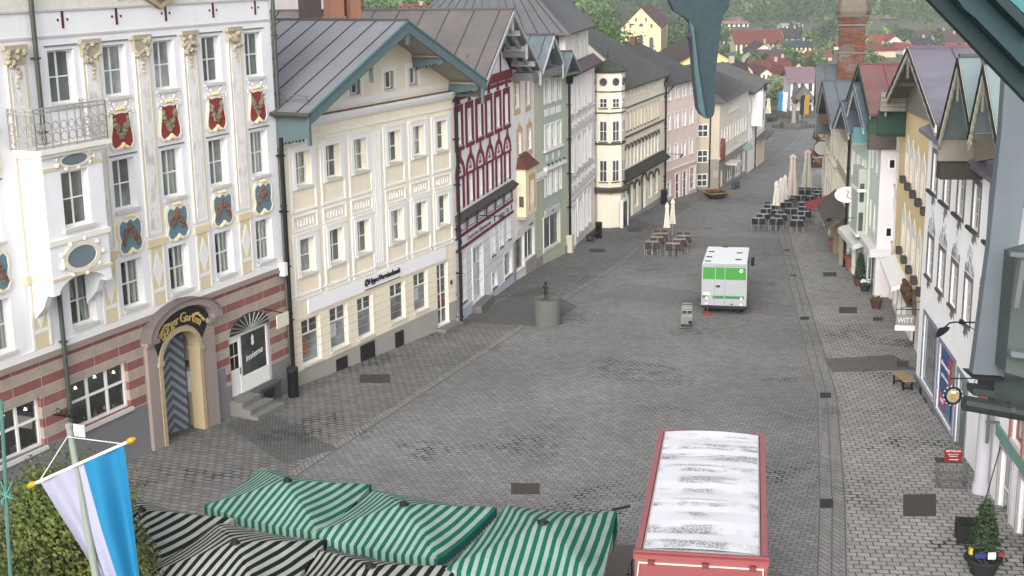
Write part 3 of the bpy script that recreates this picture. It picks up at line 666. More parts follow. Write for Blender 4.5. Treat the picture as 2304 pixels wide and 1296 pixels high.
def gable_front(h, x0, x1, z0, ax, az, zc, holes, mat, name='gable_wall', thick=.22, y=0):
    """triangular wall above a front, pierced below the height zc"""
    t = (zc-z0)/(az-z0); xa, xb = x0+(ax-x0)*t, x1+(ax-x1)*t
    o = h.wall(xa, xb, z0, zc, mat, .3, holes, thick, sides=False, name=name, top=[(xa, zc), (xb, zc), (ax, az)], y=y)
    b = MB(); b.poly([(x0, y, z0), (xa, y, z0), (xa, y, zc)]); b.poly([(x1, y, z0), (xb, y, zc), (xb, y, z0)]); k = b.build(name, mat, h.o); return o
gable_front(H, .12, 13.28, 10.25, 6.98, 13.05, 11.2, gw, CREAM)
GD = glassm('575c5c')
random.seed(3)
for k, q in enumerate(up+lo):
    f = H.window(*q, y=.17, ny=2, fw=.07, sill=.1, sw=.1, sur=.2, surd=.07, gm=GD, curt='full' if k in (0, 2, 4, 9) else None) if k != 6 else H.window(*q, y=.17, nx=1, ny=2, sill=.1, sw=.1, sur=.2, surd=.07, gm=glassm('8b9390'))
    b = MB(); x0, z0, x1, z1 = q; b.box(x0-.3, -.1, z1+.2, x1+.3, 0, z1+.27); b.box(x0-.36, -.05, z0-.98, x0-.26, 0, z0-.12); b.box(x1+.26, -.05, z0-.98, x1+.36, 0, z0-.12); b.box(x0-.26, -.05, z0-.98, x1+.26, 0, z0-.9)
    b.box(x0-.36, -.05, z0-.12, x0-.2, 0, z1+.2); b.box(x1+.2, -.05, z0-.12, x1+.36, 0, z1+.2); b.build('plaster_frame', WHITE, f)
for q in gw: H.window(*q, y=.15, ny=1, fw=.06, sill=.07, sur=.22, surd=.03, gm=GD)
for x in hc:
    b = MB(); b.box(x-.33, -.05, 5.55, x+hw_+.33, 0, 5.62); b.box(x-.33, -.05, 6.1, x+hw_+.33, 0, 6.17); b.box(x-.33, -.05, 5.62, x-.26, 0, 6.1); b.box(x+hw_+.26, -.05, 5.62, x+hw_+.33, 0, 6.1)
    random.seed(int(x*7)); q = x-.2
    for i in range(7):
        b.box(q+i*.2, -.035, 5.7+.0, q+i*.2+.05, 0, 6.02); b.box(q+i*.2, -.035, 5.7 if i % 2 else 5.97, q+i*.2+.2, 0, 5.75 if i % 2 else 6.02)
    b.build('stucco_panel', WHITE, H.o)
b = MB()
for i in range(5): b.box(6.42+i*.13, -.05, 3.2, 6.5+i*.13, 0, 8.7)
b.box(6.36, -.03, 3.1, 7.12, 0, 8.78); b.build('fluted_pilaster', WHITE, H.o)
b = MB(); b.box(.1, -.28, 9.72, 13.3, 0, 9.86); b.box(.1, -.2, 9.6, 13.3, 0, 9.72); b.box(.1, -.1, 9.5, 13.3, 0, 9.6); b.box(.12, -.06, 9.05, 13.3, 0, 9.12); b.box(.12, -.05, 3.0, 13.3, 0, 3.07); b.box(.12, -.02, 10.0, 13.3, 0, 10.24)
co = b.build('cornice', WHITE, H.o); b = MB(); b.box(.08, -.31, 9.86, 13.32, 0, 9.885); b.build('cornice_sheet', paint('7d5f55', .5, .1), co)
sb = MB(); sb.box(1.4, -.06, 2.22, 12.3, 0, 2.78); sb = sb.build('sign_band', paint('e2e2e6', .6, .04), H.o)
text('HypoVereinsbank', .36, paint('26232a', .5), sb, (6.95, -.075, 2.56), depth=.03, width=2.5)
b = MB(); b.tube([(5.52+.13*math.cos(k*.63), -.09, 2.56+.13*math.sin(k*.63)) for k in range(11)], .028, 6); b.bar((5.44, -.09, 2.4), (5.6, -.09, 2.72), .03, .03); b.build('round_emblem', paint('26232a', .5), sb)
MB().box(5.4, -.08, 2.24, 8.2, -.06, 2.27).build('sign_line', DARK, sb)
SHOPG = glassm('7d8488', .05)
for k, (x0, z0, x1, z1) in enumerate(sh):
    m = z0+(z1-z0)*.66; f = H.window(x0, z0, x1, z1, y=.12, nx=1, ny=2, transom=m, fw=.08, mw=.08, gm=SHOPG, sill=.08, name='shop_window')
    MB().box((x0+x1)/2-.035, .125, m, (x0+x1)/2+.035, .185, z1-.08).build('mullion', FRAME, f)
    for j in range(2): MB().box(x0+.1+j*(x1-x0)/2, .148, m+.04, x0+(x1-x0)/2*(j+1)-.06, .153, z1-.1).build('upper_pane', GD, f)
    if k == 0:
        b = MB(); b.box(x0+.15, .148, z0+.35, x0+.6, .153, z0+1.0); b.build('poster', paint('b9796c', .7, .5, 5), f)
    elif k in (1, 4): MB().box(x0+.2, .148, z0+.5, x0+.6, .153, z0+1.05).build('poster', paint('c8cdd3', .7, .3, 7), f)
f = H.window(*dr_, y=.12, nx=2, ny=4, fw=.08, mw=.06, gm=GD, sill=.04, name='door'); MB().box(11.98, .145, .0, 12.3, .15, .5).build('notice', paint('b0263f', .6), f)
b = MB(); 
for z in [-.0+.33*i for i in range(1, 7)]: b.box(.12, -.006, z+.1, 13.28, 0, z+.115)
b.build('groove', paint('cfc0a2', .9), H.o)
for x, za, zb, wd in ((3.15, -.7, -.16, .8), (4.95, -.78, -.05, 1.1), (7.7, -.88, -.18, .7)):
    b = MB(); b.box(x, -.03, za, x+wd, 0, zb); b.build('cellar_hatch', paint('2b2b2e', .6, .2, 4), H.o)
b = MB(); b.box(11.2, -.55, -2, 12.9, 0, -.86); b.build('doorstep', paint('8e8c89', .85, .2, 3), H.o)
b = MB(); b.box(12.7, -.03, .9, 12.85, 0, 1.1); b.build('bell_plate', DARK, H.o)
rf = H.sheet_roof(6.98, 13.28, -.25, 10.25, 13.7, 10.32, -1.6, 13.5, [ROOFG, RIB], seam=.95)
b = MB()
P = lambda x, y, h: (x, y, 13.28-(6.98-x)*.419+h)
for z in (.18, .32): b.bar(P(.35, -1.3, z), P(.35, 13, z), .03, .03)
for i in range(14): b.bar(P(.35, -1.2+i, 0), P(.35, -1.2+i, .34), .03, .03)
b.build('snow_guard', paint('9a9a9c', .4, .1, 2, .6), rf)
bg_ = H.barge(6.98, 13.2, -.2, 10.2, 13.62, 10.27, -1.55, .42, TEAL, .09); 
b = MB(); b.strip([(-.2, 10.26), (6.98, 13.27), (13.62, 10.33)], [(-.2, 10.18), (6.98, 13.17), (13.62, 10.25)], -1.68, -1.55); b.build('upper_board', paint('4d7a80', .5), bg_)
b = MB()
for (xa, za) in ((-.15, 10.05), (13.55, 10.1)): b.poly([(6.98, -1.5, 12.98), (xa, -1.5, za), (xa, 0, za), (6.98, 0, 12.98)])
b.build('soffit', SOFFIT, H.o)
b = MB()
for x in (.3, 4.0, 9.96, 13.1):
    zt = 12.98-abs(x-6.98)*.44
    b.box(x-.09, -1.5, zt-.16, x+.09, 0, zt-.01)
b.build('purlin', SOFFIT, H.o)
def scallop(hh, x, zt, h, y0, y1, mat, name='purlin_board', n=8):
    """carved board under a purlin, standing square to the front"""
    b = MB(); low = [(y0+(y1-y0)*i/n, zt-h*(.62+.38*i/n)-.05*(i % 2)) for i in range(n+1)]
    pts = [(y0, zt)] + low + [(y1, zt)]
    b.extr([(x-.03, a, z) for a, z in pts], (.06, 0, 0)); return b.build(name, mat, hh.o)
TB = [(.05, 10.1, 1.15), (9.9, 11.65, .5), (13.0, 10.25, .5)]
for x, zt, h in TB:
    k = scallop(H, x, zt, h, -1.5, .0, TEAL); b = MB(); random.seed(int(x))
    for q in range(7): b.box(x-.05, -1.25+q*.16, zt-h*.75-.06*random.random()-.03*q, x-.028, -1.17+q*.16, zt-h*.75+.05-.03*q)
    b.build('cutout', paint('1c3036', .8), k); b = MB(); b.box(x-.05, -1.5, zt-.06, x+.05, 0, zt); b.build('top_strip', SOFFIT, k)
b = MB(); b.box(-.1, -1.55, 9.05, .06, -1.45, 9.95); b.box(6.9, -1.62, 12.3, 7.06, -1.5, 13.0); b.box(13.3, -1.62, 9.3, 13.42, -1.5, 10.1); b.box(4.15, -1.62, 11.0, 4.25, -1.5, 11.75); b.build('pendant', TEAL, bg_)
b = MB(); b.tube([(-.3, -1.75, 10.2), (-.3, 13, 10.2)], .09, 8); b.build('gutter', paint('5a5e5c', .5, .1, 2, .3), rf)
H.pipe(-.02, -.4, 9.3, .075, .22); H.pipe(13.32, -1.4, 9.9, .075, .2)
# two copper-clad chimneys and a dark one standing on the bank's roof
COPP = paint('a5745e', .5, .2, 1.5, .25)
# ================================================================ red and white house
REDW = paint('92323e', .75, .12, 2); WHT = plaster('dfe1e6', .15); SHING = tiles('4d4846', '66605c', .2)
M = House('white house with dark red window frames and red arches beside the cream bank', (-2.61, 62.09), (.1, 72.6))
mc_ = [.62+1.765*i for i in range(6)]; mw_ = .72
mu = [(x+.02, 7.22, x+mw_, 8.78) for x in mc_]; ml = [(x+.02, 4.3, x+mw_, 5.62) for x in mc_]
mg = [(.75, -.35, 1.62, 2.12), (2.75, -.85, 4.6, 1.9), (6.3, .78, 7.05, 2.24), (7.99, .88, 8.72, 2.23), (9.64, .96, 10.32, 2.31), (8.84, -1.0, 10.5, .35), (6.3, -.95, 7.3, -.12)]
M.wall(.02, 10.86, -2.4, 9.6, WHT, 14, mu+ml+mg, .2)
gable_front(M, .4, 10.86, 9.9, 6.2, 12.8, 11.0, [], WHT)
GM = glassm('8a9092')
for q in mu:
    f = M.window(*q, y=.12, nx=2, ny=3, fw=.09, mw=.09, gm=GM, sill=.06, fm=paint('e3ded2', .5, .05)); x0, z0, x1, z1 = q; b = MB()
    b.box(x0-.36, -.03, z0-.2, x0-.02, 0, z1+.24); b.box(x1+.02, -.03, z0-.2, x1+.36, 0, z1+.24); b.box(x0-.02, -.03, z1, x1+.02, 0, z1+.24); b.box(x0-.3, -.06, z1+.24, x1+.3, 0, z1+.31)
    b.box(x0-.32, -.08, z0-.26, x1+.32, 0, z0-.08); c = (x0+x1)/2; b.prism([(c-.2, z1+.36), (c+.2, z1+.36), (c+.06, z1+.5), (c, z1+.85), (c-.06, z1+.5)], -.08, 0); b.build('red_surround', REDW, f)
for q in ml:
    f = M.window(*q, y=.12, nx=2, ny=3, fw=.09, mw=.09, gm=GM, sill=0, fm=paint('e3ded2', .5, .05)); x0, z0, x1, z1 = q; c = (x0+x1)/2; b = MB()
    b.box(x0-.34, -.03, z0-.1, x0-.0, 0, z1+.1); b.box(x1, -.03, z0-.1, x1+.34, 0, z1+.1); b.box(x0-.42, -.06, z1+.04, x1+.42, 0, z1+.14)
    oa = [(c-(.78)*math.cos(PI*t/12), z1+.14+.85*math.sin(PI*t/12)) for t in range(13)]; ia = [(c-.56*math.cos(PI*t/12), z1+.14+.63*math.sin(PI*t/12)) for t in range(13)]
    b.strip(oa, ia, -.05, 0); b.prism([(c-.16, z1+.95), (c+.16, z1+.95), (c+.05, z1+1.12), (c, z1+1.4), (c-.05, z1+1.12)], -.09, 0)
    for dx, dz in ((0, .42), (-.11, .22), (.11, .22)): b.prism([(c+dx-.08, z1+.14+dz-.07), (c+dx+.08, z1+.14+dz-.07), (c+dx, z1+.14+dz+.1)], -.03, 0)
    b.build('red_arch', REDW, f)
b = MB(); y_ = -.55
b.extr([(-.0, 0, 4.05), (.0, -.34, 3.86), (0, -.34, 3.78), (0, 0, 3.78)], (10.95, 0, 0), 0); led = b.build('shingled_ledge', SHING, M.o)
b = MB()
for i in range(22): b.bar((.3+i*.48, -.02, 3.5), (.3+i*.48, -.36, 3.74), .06, .06)
b.build('ledge_bracket', paint('3f3a38', .8), led)
b = MB(); b.box(.02, -.04, 2.86, 10.88, 0, 3.02); b.box(.02, -.05, 2.26, 10.88, 0, 2.4); b.box(.02, -.05, 9.3, 10.88, 0, 9.36); b.box(.02, -.06, 9.55, 10.88, 0, 9.62); b.box(.02, -.1, 9.62, 10.88, 0, 10.0)
for i in range(7): b.box(.12+i*1.75, -.04, 3.02, .27+i*1.75, 0, 3.6)
for x in (2.6, 5.4, 8.6): b.box(x, -.04, 10.0, x+.2, 0, min(12.0, 10.2+(x-.4 if x < 5.6 else 11.0-x)*.48))
for i in range(52): b.prism([(.15+i*.206, 9.37), (.3+i*.206, 9.37), (.22+i*.206, 9.53)], -.03, 0)

b.build('red_timbering', REDW, M.o)
for i in range(6):
    b = MB(); x = .48+i*1.75; o = [(x, 3.1), (x+1.2, 3.1), (x+1.2, 3.52), (x, 3.52)]; ii = [(x+.07, 3.15), (x+1.13, 3.15), (x+1.13, 3.47), (x+.07, 3.47)]
    b.strip(o+o[:1], ii+ii[:1], -.02, 0); b.build('painted_panel', paint('8f9094', .8), M.o)
INK = paint('3a3536', .7)
sg = MB(); sg.box(.05, -.012, 2.42, 10.8, 0, 2.84); sg = sg.build('name_band', WHT, M.o)
text('Deutscher Alpenverein', .36, INK, sg, (4.1, -.02, 2.6), depth=.004, width=4.3); text('Sektion Tölz', .36, INK, sg, (8.9, -.02, 2.6), depth=.004, width=2.2)
for x in (.9, 7.0, 10.55):
    b = MB(); b.prism([(x-.12, 2.6), (x, 2.46), (x+.12, 2.6), (x, 2.8)], -.03, 0); b.build('painted_emblem', INK, sg)
for k, q in enumerate(mg):
    x0, z0, x1, z1 = q
    if k == 1:
        f = M.window(*q, y=.12, nx=3, ny=3, fw=.1, mw=.1, gm=glassm('9fa4a6'), sill=0, name='door', sur=.12, surd=.06); b = MB(); b.box(x0+.7, .1, z0, x0+1.2, .14, z0+1.9); b.build('door_leaf', paint('d9d8d2', .6), f); b = MB(); b.box(x0-.3, -.5, z0-.5, x1+.3, 0, z0-.04); b.build('doorstep', paint('8e8c89', .85, .2, 3), f)
    else: M.window(*q, y=.12, nx=1 if k == 5 else 2, ny=1 if k == 5 else 2, gm=glassm('6b6f71'), sill=.07, sur=.06, surd=.03, name='shop_window' if k == 5 else 'window', sillm=paint('77767a', .7))
b = MB(); b.box(.02, -.04, -2.4, 2.6, 0, -.62); b.box(4.75, -.04, -2.4, 10.86, 0, -1.08); b.build('plinth', plaster('b9bfcc', .3), M.o)
b = MB()
for z in [.0, .45, .9, 1.35, 1.8]: b.box(.05, -.005, z, 10.85, 0, z+.02)
b.build('groove', paint('b9bac0', .9), M.o)
MAPX = 6.5; rfm = M.sheet_roof(MAPX, 13.25, -.1, 9.7, 12.6, 9.9, -1.3, 16, [roofmetal('6c6867', '87807c'), RIB], seam=1.3)
WDK = paint('8f8d8b', .8, .2, 3); LTB = paint('b9bcbf', .7, .1)
bgm = M.barge(MAPX, 13.15, .35, 9.7, 12.5, 9.85, -1.28, .22, LTB, .08)
b = MB(); b.box(MAPX-.06, -1.32, 12.2, MAPX+.06, -1.2, 13); b.box(9.3, -1.32, 10.6, 9.42, -1.2, 11.4); b.box(12.3, -1.34, 9.0, 12.46, -1.2, 9.9); b.build('pendant', LTB, bgm)
b = MB()
for (xa, za) in ((.4, 9.6), (12.5, 9.72)): b.poly([(MAPX, -1.25, 13.0), (xa, -1.25, za), (xa, 0, za), (MAPX, 0, 13.0)])
b.build('soffit', paint('a5a19c', .8, .2, 3), M.o)
b = MB()
for x in (8.0, 9.6, 11.2, 12.3):
    zt = 12.98-(x-MAPX)*.55; b.box(x-.14, -1.25, zt-.3, x+.14, 0, zt-.02)
for t in (.3, .6, .85):
    x = MAPX+6*t; zt = 12.95-(x-MAPX)*.55
for yq in (-.3, -.85):
    b.bar((MAPX+.2, yq, 12.75), (12.3, yq, 9.55), .16, .16)
b.build('purlin', LTB, M.o)
b = MB(); b.box(10.9, -1.2, 9.35, 12.4, 0, 9.75); b.box(9.2, -1.2, 10.7, 10.5, -.02, 11.0); b.build('eave_casing', WDK, M.o)
b = MB(); b.bar((4.3, 0, 3.3), (4.3, -1.3, 3.3), .04, .04); b.bar((4.3, -1.25, 3.3), (4.3, -1.0, 3.12), .03, .08); b.bar((4.3, -.9, 3.3), (4.3, 0, 2.95), .025, .025); b.build('sign_bracket', IRON, M.o)
M.pipe(-.1, -2.4, 1.2, .05, .12, paint('8a8d90', .5, .2, 3, .4))

# ================================================================ narrow peach house
PEACH = paint('dfba93', .8, .12, 3); P_ = House('narrow white house with peach painted window frames and a bay under a tiled hood', (.1, 72.6), (1.4, 77.0))
pw = [(.72, 7.78, 1.55, 9.1), (2.98, 7.74, 3.7, 9.06), (1.1, 5.2, 1.88, 6.4), (3.14, 5.24, 3.95, 6.4)]
ps = [(.5, -1.2, 2.2, .62), (2.3, -.95, 4.35, .72)]
P_.wall(0, 4.58, -3, 9.9, plaster('e3e0de', .15), 14, pw+ps, .2)
for q in pw:
    f = P_.window(*q, y=.1, nx=2, ny=2, gm=GM, sill=.07, fm=paint('ece7da', .5)); x0, z0, x1, z1 = q; c = (x0+x1)/2; b = MB()
    b.box(x0-.22, -.012, z0-.3, x0, 0, z1+.2); b.box(x1, -.012, z0-.3, x1+.22, 0, z1+.2); b.box(x0-.22, -.014, z1+.05, x1+.22, -.001, z1+.25); b.prism([(x0-.15, z1+.25), (x1+.15, z1+.25), (c+.12, z1+.45), (c+.1, z1+.62), (c-.1, z1+.62), (c-.12, z1+.45)], -.012, 0); b.box(x0-.2, -.013, z0-.35, x1+.2, 0, z0-.08); b.build('painted_frame', PEACH, f)
for q in ps: P_.window(*q, y=.1, nx=1 if q[0] < 1 else 2, ny=1, gm=glassm('4f5656'), sill=.07, name='shop_window')
bx = MB(); bx.box(.9, -.5, 1.85, 3.1, 0, 4.55); bx.prism([(.9, 1.85), (1.1, 1.65), (2.9, 1.65), (3.1, 1.85)], -.42, 0); bay = bx.build('bay', plaster('ecdcba', .15), P_.o)
f = P_.window(1.75, 2.4, 2.55, 3.75, y=-.52, nx=2, ny=2, gm=GM, sill=0, parent=bay); b = MB(); b.box(1.45, -.515, 2.1, 1.75, -.5, 4.1); b.box(2.55, -.515, 2.1, 2.85, -.5, 4.1); b.box(1.75, -.515, 3.76, 2.55, -.5, 4.1); b.build('painted_frame', PEACH, f)
b = MB(); b.raw([(.75, -.68, 4.5), (3.25, -.68, 4.5), (3.25, .0, 4.5), (.75, 0, 4.5), (1.2, 0, 5.25), (2.8, 0, 5.25)], [(0, 1, 5, 4), (1, 2, 5), (3, 0, 4), (0, 3, 2, 1)]); b.build('tiled_hood', tiles('6e4640', '85574c', .22), bay)
b = MB(); b.box(.88, -.38, 2.4, .89, -.12, 3.0); b.build('bay_vent', paint('6b6a6a'), bay)
b = MB(); b.box(.6, -.03, .8, 4.3, 0, 1.15); sgp = b.build('shop_fascia', plaster('d9d5d3', .2), P_.o); text('juwelier', .26, paint('6b6f74'), sgp, (3.6, -.035, .98), depth=.004)
b = MB(); b.box(2.3, -.06, -3, 4.58, 0, -.98); b.box(0, -.03, -3, .48, 0, .6); b.build('plinth', plaster('9a9690', .3), P_.o)

# ================================================================ green house with two small gables
SAGE = plaster('b1b69f', .2); SAGE2 = plaster('a5b0a9', .2); G_ = House('sage green house with white triple windows, white shelf moulding and two little gables', (1.4, 77.0), (3.55, 82.7))
gw1 = [(1.75+j*1.08, z0, 2.5+j*1.08, z1) for z0, z1 in ((7.5, 8.9), (4.85, 6.2), (2.1, 3.5)) for j in range(3)]
gs1 = [(1.4, -1.15, 4.35, .82)]
G_.wall(0, 6.05, -3, 9.3, SAGE, 13, gw1+gs1, .16, name='wall')
b = MB(); 
def panel_with(b, x0, z0, x1, z1, hl, y0, y1):
    xs = sorted({x0, x1, *[q for h in hl for q in (h[0], h[2])]}); zs = sorted({z0, z1, *[q for h in hl for q in (h[1], h[3])]})
    for i in range(len(xs)-1):
        for j in range(len(zs)-1):
            cx, cz = (xs[i]+xs[i+1])/2, (zs[j]+zs[j+1])/2
            if any(h[0] < cx < h[2] and h[1] < cz < h[3] for h in hl): continue
            b.poly([(xs[i], y0, zs[j]), (xs[i+1], y0, zs[j]), (xs[i+1], y0, zs[j+1]), (xs[i], y0, zs[j+1])])
panel_with(b, 1.4, 1.0, 5.1, 9.1, gw1, -.012, 0); b.build('tinted_panel', SAGE2, G_.o)
for q in gw1: G_.window(*q, y=.06, nx=2, ny=1, gm=glassm('b4b9ba'), sill=.07, sur=.1, surd=.06, fw=.06)
f = G_.window(*gs1[0], y=.1, nx=2, ny=1, gm=glassm('5b6461'), sill=.08, name='shop_window', sur=.08, surd=.05); b = MB(); b.box(1.6, -.1, .95, 4.2, 0, 1.25); k = b.build('shop_sign', paint('c9d0d0', .6), G_.o); text('mode', .25, paint('7b8688'), k, (2.9, -.105, 1.1), depth=.004)
b = MB()
for j in range(3): b.box(1.72+j*1.08, -.04, 6.75, 2.52+j*1.08, 0, 7.15)
for j in range(3): b.lathe([(.16, 0), (.16, .03)], 12, (0, 0, 0)); b.v[-24:] = [(2.12+j*1.08+x, -.0-z, 4.3+y*1.4) for x, y, z in b.v[-24:]]
b.box(1.5, -.16, 4.68, 5.0, 0, 4.8); b.box(-.05, -.25, 3.42, 1.5, 0, 3.62); b.box(1.5, -.25, 3.62, 5.1, 0, 3.82); b.box(.1, -.12, 3.2, 1.3, 0, 3.42); b.build('white_moulding', WHITE, G_.o)
b = MB()
for q in range(5): b.blob((1.9+q*.7, -.2, 3.95), .1, q, .5, 1)
b.build('flower_basket', paint('6d7260', .9, .4, 12), G_.o)
b = MB(); b.box(-.02, -.05, -3, 1.2, 0, -1.3); b.box(5.3, -.05, -3, 6.05, 0, -1.6); b.build('plinth', plaster('8c8d88', .2), G_.o)
r1 = G_.sheet_roof(.9, 11.5, -1.1, 9.6, 2.75, 9.75, -.9, 9, [roofmetal('5d6870', '8797a0'), RIB], seam=.9); G_.barge(.9, 11.42, -1.05, 9.6, 2.75, 9.72, -.9, .17, LTB, .07)
r2 = G_.sheet_roof(4.25, 10.35, 2.8, 9.1, 5.9, 9.15, -.9, 5, [roofmetal('5d6870', '8797a0'), RIB], seam=.9); G_.barge(4.25, 10.28, 2.85, 9.1, 5.8, 9.15, -.9, .17, paint('8b9b9e', .7), .07)
b = MB(); b.prism([(-.9, 9.62), (.9, 11.2), (2.6, 9.7)], -.25, -.1); b.prism([(2.9, 9.05), (4.25, 10.15), (5.8, 9.1)], -.3, -.1); b.box(-.6, -.8, 9.15, 2.7, 0, 9.6); b.box(2.7, -.8, 8.95, 6, 0, 9.08); b.build('gable_boarding', WDK, G_.o)
b = MB(); b.box(.9-.04, -.92, 10.7, .94, -.85, 11.3); b.box(2.5, -.95, 8.9, 2.6, -.86, 9.75); b.build('pendant', LTB, G_.o)
G_.pipe(5.95, -2, 8.6, .085, .16, IRON, top=(5.95, -.6, 9.0), hop=1)
b = MB(); b.box(5.75, -.35, -3, 6.15, 0, -1.0); b.build('pipe_pier', plaster('c6bfae', .2), G_.o)

# ================================================================ ornate white house with mansard
IVORY = plaster('e2e0df', .25); Wn = House('ornate white stucco house with a dark mansard roof and one tall arched attic window', (3.55, 82.7), (5.85, 93.2))
cw = [.55, 3.2, 5.9, 8.0]; ww = [(x, z0, x+1.25, z1) for z0, z1 in ((6.3, 8.35), (2.6, 4.7)) for x in (.45, 3.0, 4.9, 7.3)] + [(.9, -2.1, 2.3, .45), (3.3, -1.7, 4.8, .55), (5.6, -1.75, 6.6, .6), (7.3, -1.8, 8.5, .6)]
Wn.wall(0, 10.75, -3.4, 8.75, IVORY, 12, ww, .22)
for k, q in enumerate(ww): Wn.window(*q, y=.12, nx=2, ny=2, gm=glassm('9a9fa1') if k < 8 else GLASS, sill=.1, sw=.14, sur=.14, surd=.1)
b = MB()
for z in (.9, 1.25, 2.25, 5.0, 5.2, 6.0): b.box(0, -.09, z, 10.75, 0, z+.09)
for i in range(7):
    x = .3+i*1.5; b.box(x, -.07, 5.32, x+1.1, 0, 5.4); b.box(x, -.07, 5.85, x+1.1, 0, 5.92); b.box(x, -.07, 5.4, x+.08, 0, 5.85); b.box(x+1.02, -.07, 5.4, x+1.1, 0, 5.85)
    b.box(x, -.07, 1.45, x+1.1, 0, 1.52); b.box(x, -.07, 2.1, x+1.1, 0, 2.17); b.box(x, -.07, 1.52, x+.08, 0, 2.1); b.box(x+1.02, -.07, 1.52, x+1.1, 0, 2.1)
    for q in range(3): b.blob((x+.3+q*.25, -.03, 5.62), .13, q+i, .3, 1); b.blob((x+.3+q*.25, -.03, 1.8), .14, q+i*2, .3, 1)
for x in (2.45, 4.4, 6.55, 9.3): b.box(x-.16, -.08, 2.35, x+.16, 0, 8.5)
b.build('stucco_ornament', paint('d6d3d1', .85, .1, 4), Wn.o)
b = MB(); b.extr([(0, -.55, 8.72), (0, -.55, 8.85), (0, .1, 9.4), (0, .1, 8.72)], (10.85, 0, 0)); b.build('cornice_roof', paint('5f4345', .6, .15, 3), Wn.o)
ah = [(4.9, 9.5, 5.5, 11.0)]
o = Wn.wall(1.0, 9.9, 9.0, 11.3, IVORY, 9, ah, .2, y=.3, name='attic_wall')
b = MB(); b.box(4.9, .42, 9.5, 5.5, .45, 11.0); b.build('arched_window', GLASS, Wn.o)
b = MB(); b.strip([(4.8-.0+.4*(1-math.cos(PI*t/8)), 10.75+.4*math.sin(PI*t/8)) for t in range(9)], [(4.92+.28*(1-math.cos(PI*t/8)), 10.75+.28*math.sin(PI*t/8)) for t in range(9)], .2, .32)
for x in (2.3, 3.7, 6.6, 8.2): b.box(x, .24, 9.4, x+.25, .31, 11)
b.build('attic_ornament', paint('d6d3d1', .85, .1, 4), Wn.o)
MANS = roofmetal('4b4e52', '63676b', .5, .25); b = MB()
e = [(-.5, -.2, 11.3), (10.4, -.2, 11.3), (10.4, 10.5, 11.3), (-.5, 10.5, 11.3)]; t_ = [(1.6, 3.6, 15.0), (8.3, 3.6, 15.0), (8.3, 6.5, 15.0), (1.6, 6.5, 15.0)]
b.raw(e+t_, [(0, 1, 5, 4), (1, 2, 6, 5), (2, 3, 7, 6), (3, 0, 4, 7), (4, 5, 6, 7), (0, 3, 2, 1)])
for i in range(14):
    t = (i+.5)/14; b.bar(Vector(e[0]).lerp(Vector(e[1]), t), Vector(t_[0]).lerp(Vector(t_[1]), t), .05, .05, 1); b.bar(Vector(e[3]).lerp(Vector(e[0]), t), Vector(t_[3]).lerp(Vector(t_[0]), t), .05, .05, 1)
mr = b.build('mansard_roof', [MANS, RIB], Wn.o); b = MB(); b.box(-.6, -.3, 11.2, 10.5, 10.6, 11.32); b.build('eaves', paint('6a6462', .6), mr)
b = MB(); b.box(.2, .7, 8.8, 1.0, 9, 11.2); b.build('side_cladding', paint('55504e', .7, .1, 4), Wn.o)

# ================================================================ cream corner house with turret
IV2 = plaster('e3dcca', .25); BLKT = paint('6f665e', .7); SLATE = tiles('474b46', '5d625b', .25)
T_ = House('cream corner house with a polygonal turret, arched shop openings and dark bands', (7.38, 94.0), (12.2, 107))
cx = [.45+1.0*i for i in range(13)]
c1w = [(x, 5.95, x+.45, 6.45) for x in cx[:12]]; c2w = [(x, 3.65, x+.55, 4.95) for x in cx[:12]]; c3w = [(x, 1.0, x+.55, 2.3) for x in cx[:12]]
c4w = [(.5, -2.4, 1.5, -.55), (1.9, -2.4, 2.9, -.55), (3.35, -3.3, 4.6, -.5), (5.0, -2.3, 6.1, -.5), (6.95, -3.4, 8.2, -.35), (9.0, -2.3, 10.2, -.55), (10.9, -2.3, 12.0, -.55)]
T_.wall(0, 13.85, -4.2, 6.9, IV2, 14, c1w+c2w+c3w+c4w, .2)
GRN = paint('8a9a88', .7)
for q in c1w: T_.window(*q, y=.08, nx=1, ny=1, sill=.04, fw=.05, sw=.03, gm=GLASS)
for q in c2w: T_.window(*q, y=.08, nx=1, ny=2, sill=.08, fw=.06, sur=.08, surd=.05, surm=paint('cfc6b1', .8), gm=GLASS, sillm=BLKT)
for q in c3w:
    f = T_.window(*q, y=.08, nx=1, ny=2, sill=0, fw=.06, gm=GLASS); c = (q[0]+q[2])/2; b = MB(); oa = [(c-.45*math.cos(PI*t/8), 2.32+.42*math.sin(PI*t/8)) for t in range(9)]; ia = [(c-.36*math.cos(PI*t/8), 2.32+.33*math.sin(PI*t/8)) for t in range(9)]; b.strip(oa, ia, -.1, 0); b.build('arch_moulding', BLKT, f)
for k, q in enumerate(c4w):
    f = T_.window(*q, y=.12, nx=1 if k in (2, 4) else 2, ny=1, sill=0, fw=.1, gm=paint('96a08e', .7) if k in (2, 4) else glassm('6d7a73'), name='door' if k in (2, 4) else 'shop_window'); c = (q[0]+q[2])/2; r = (q[2]-q[0])/2+.12
    b = MB(); oa = [(c-(r+.12)*math.cos(PI*t/10), q[3]-.35+(r*.75+.12)*math.sin(PI*t/10)) for t in range(11)]; ia = [(c-r*math.cos(PI*t/10), q[3]-.35+r*.75*math.sin(PI*t/10)) for t in range(11)]; b.strip(oa, ia, -.1, 0); 
    b.build('arch_moulding', BLKT, f)
b = MB()
for z, h in ((5.3, .07), (3.2, .11), (6.75, .1)): b.box(0, -.12, z, 13.87, 0, z+h)
b.build('dark_band', BLKT, T_.o)
b = MB(); b.extr([(.0, 0, .9), (0, -.65, .4), (0, -.65, .3), (0, 0, .3)], (13.4, 0, 0)); b.build('shingle_canopy', tiles('3d3a37', '55504a', .2), T_.o)
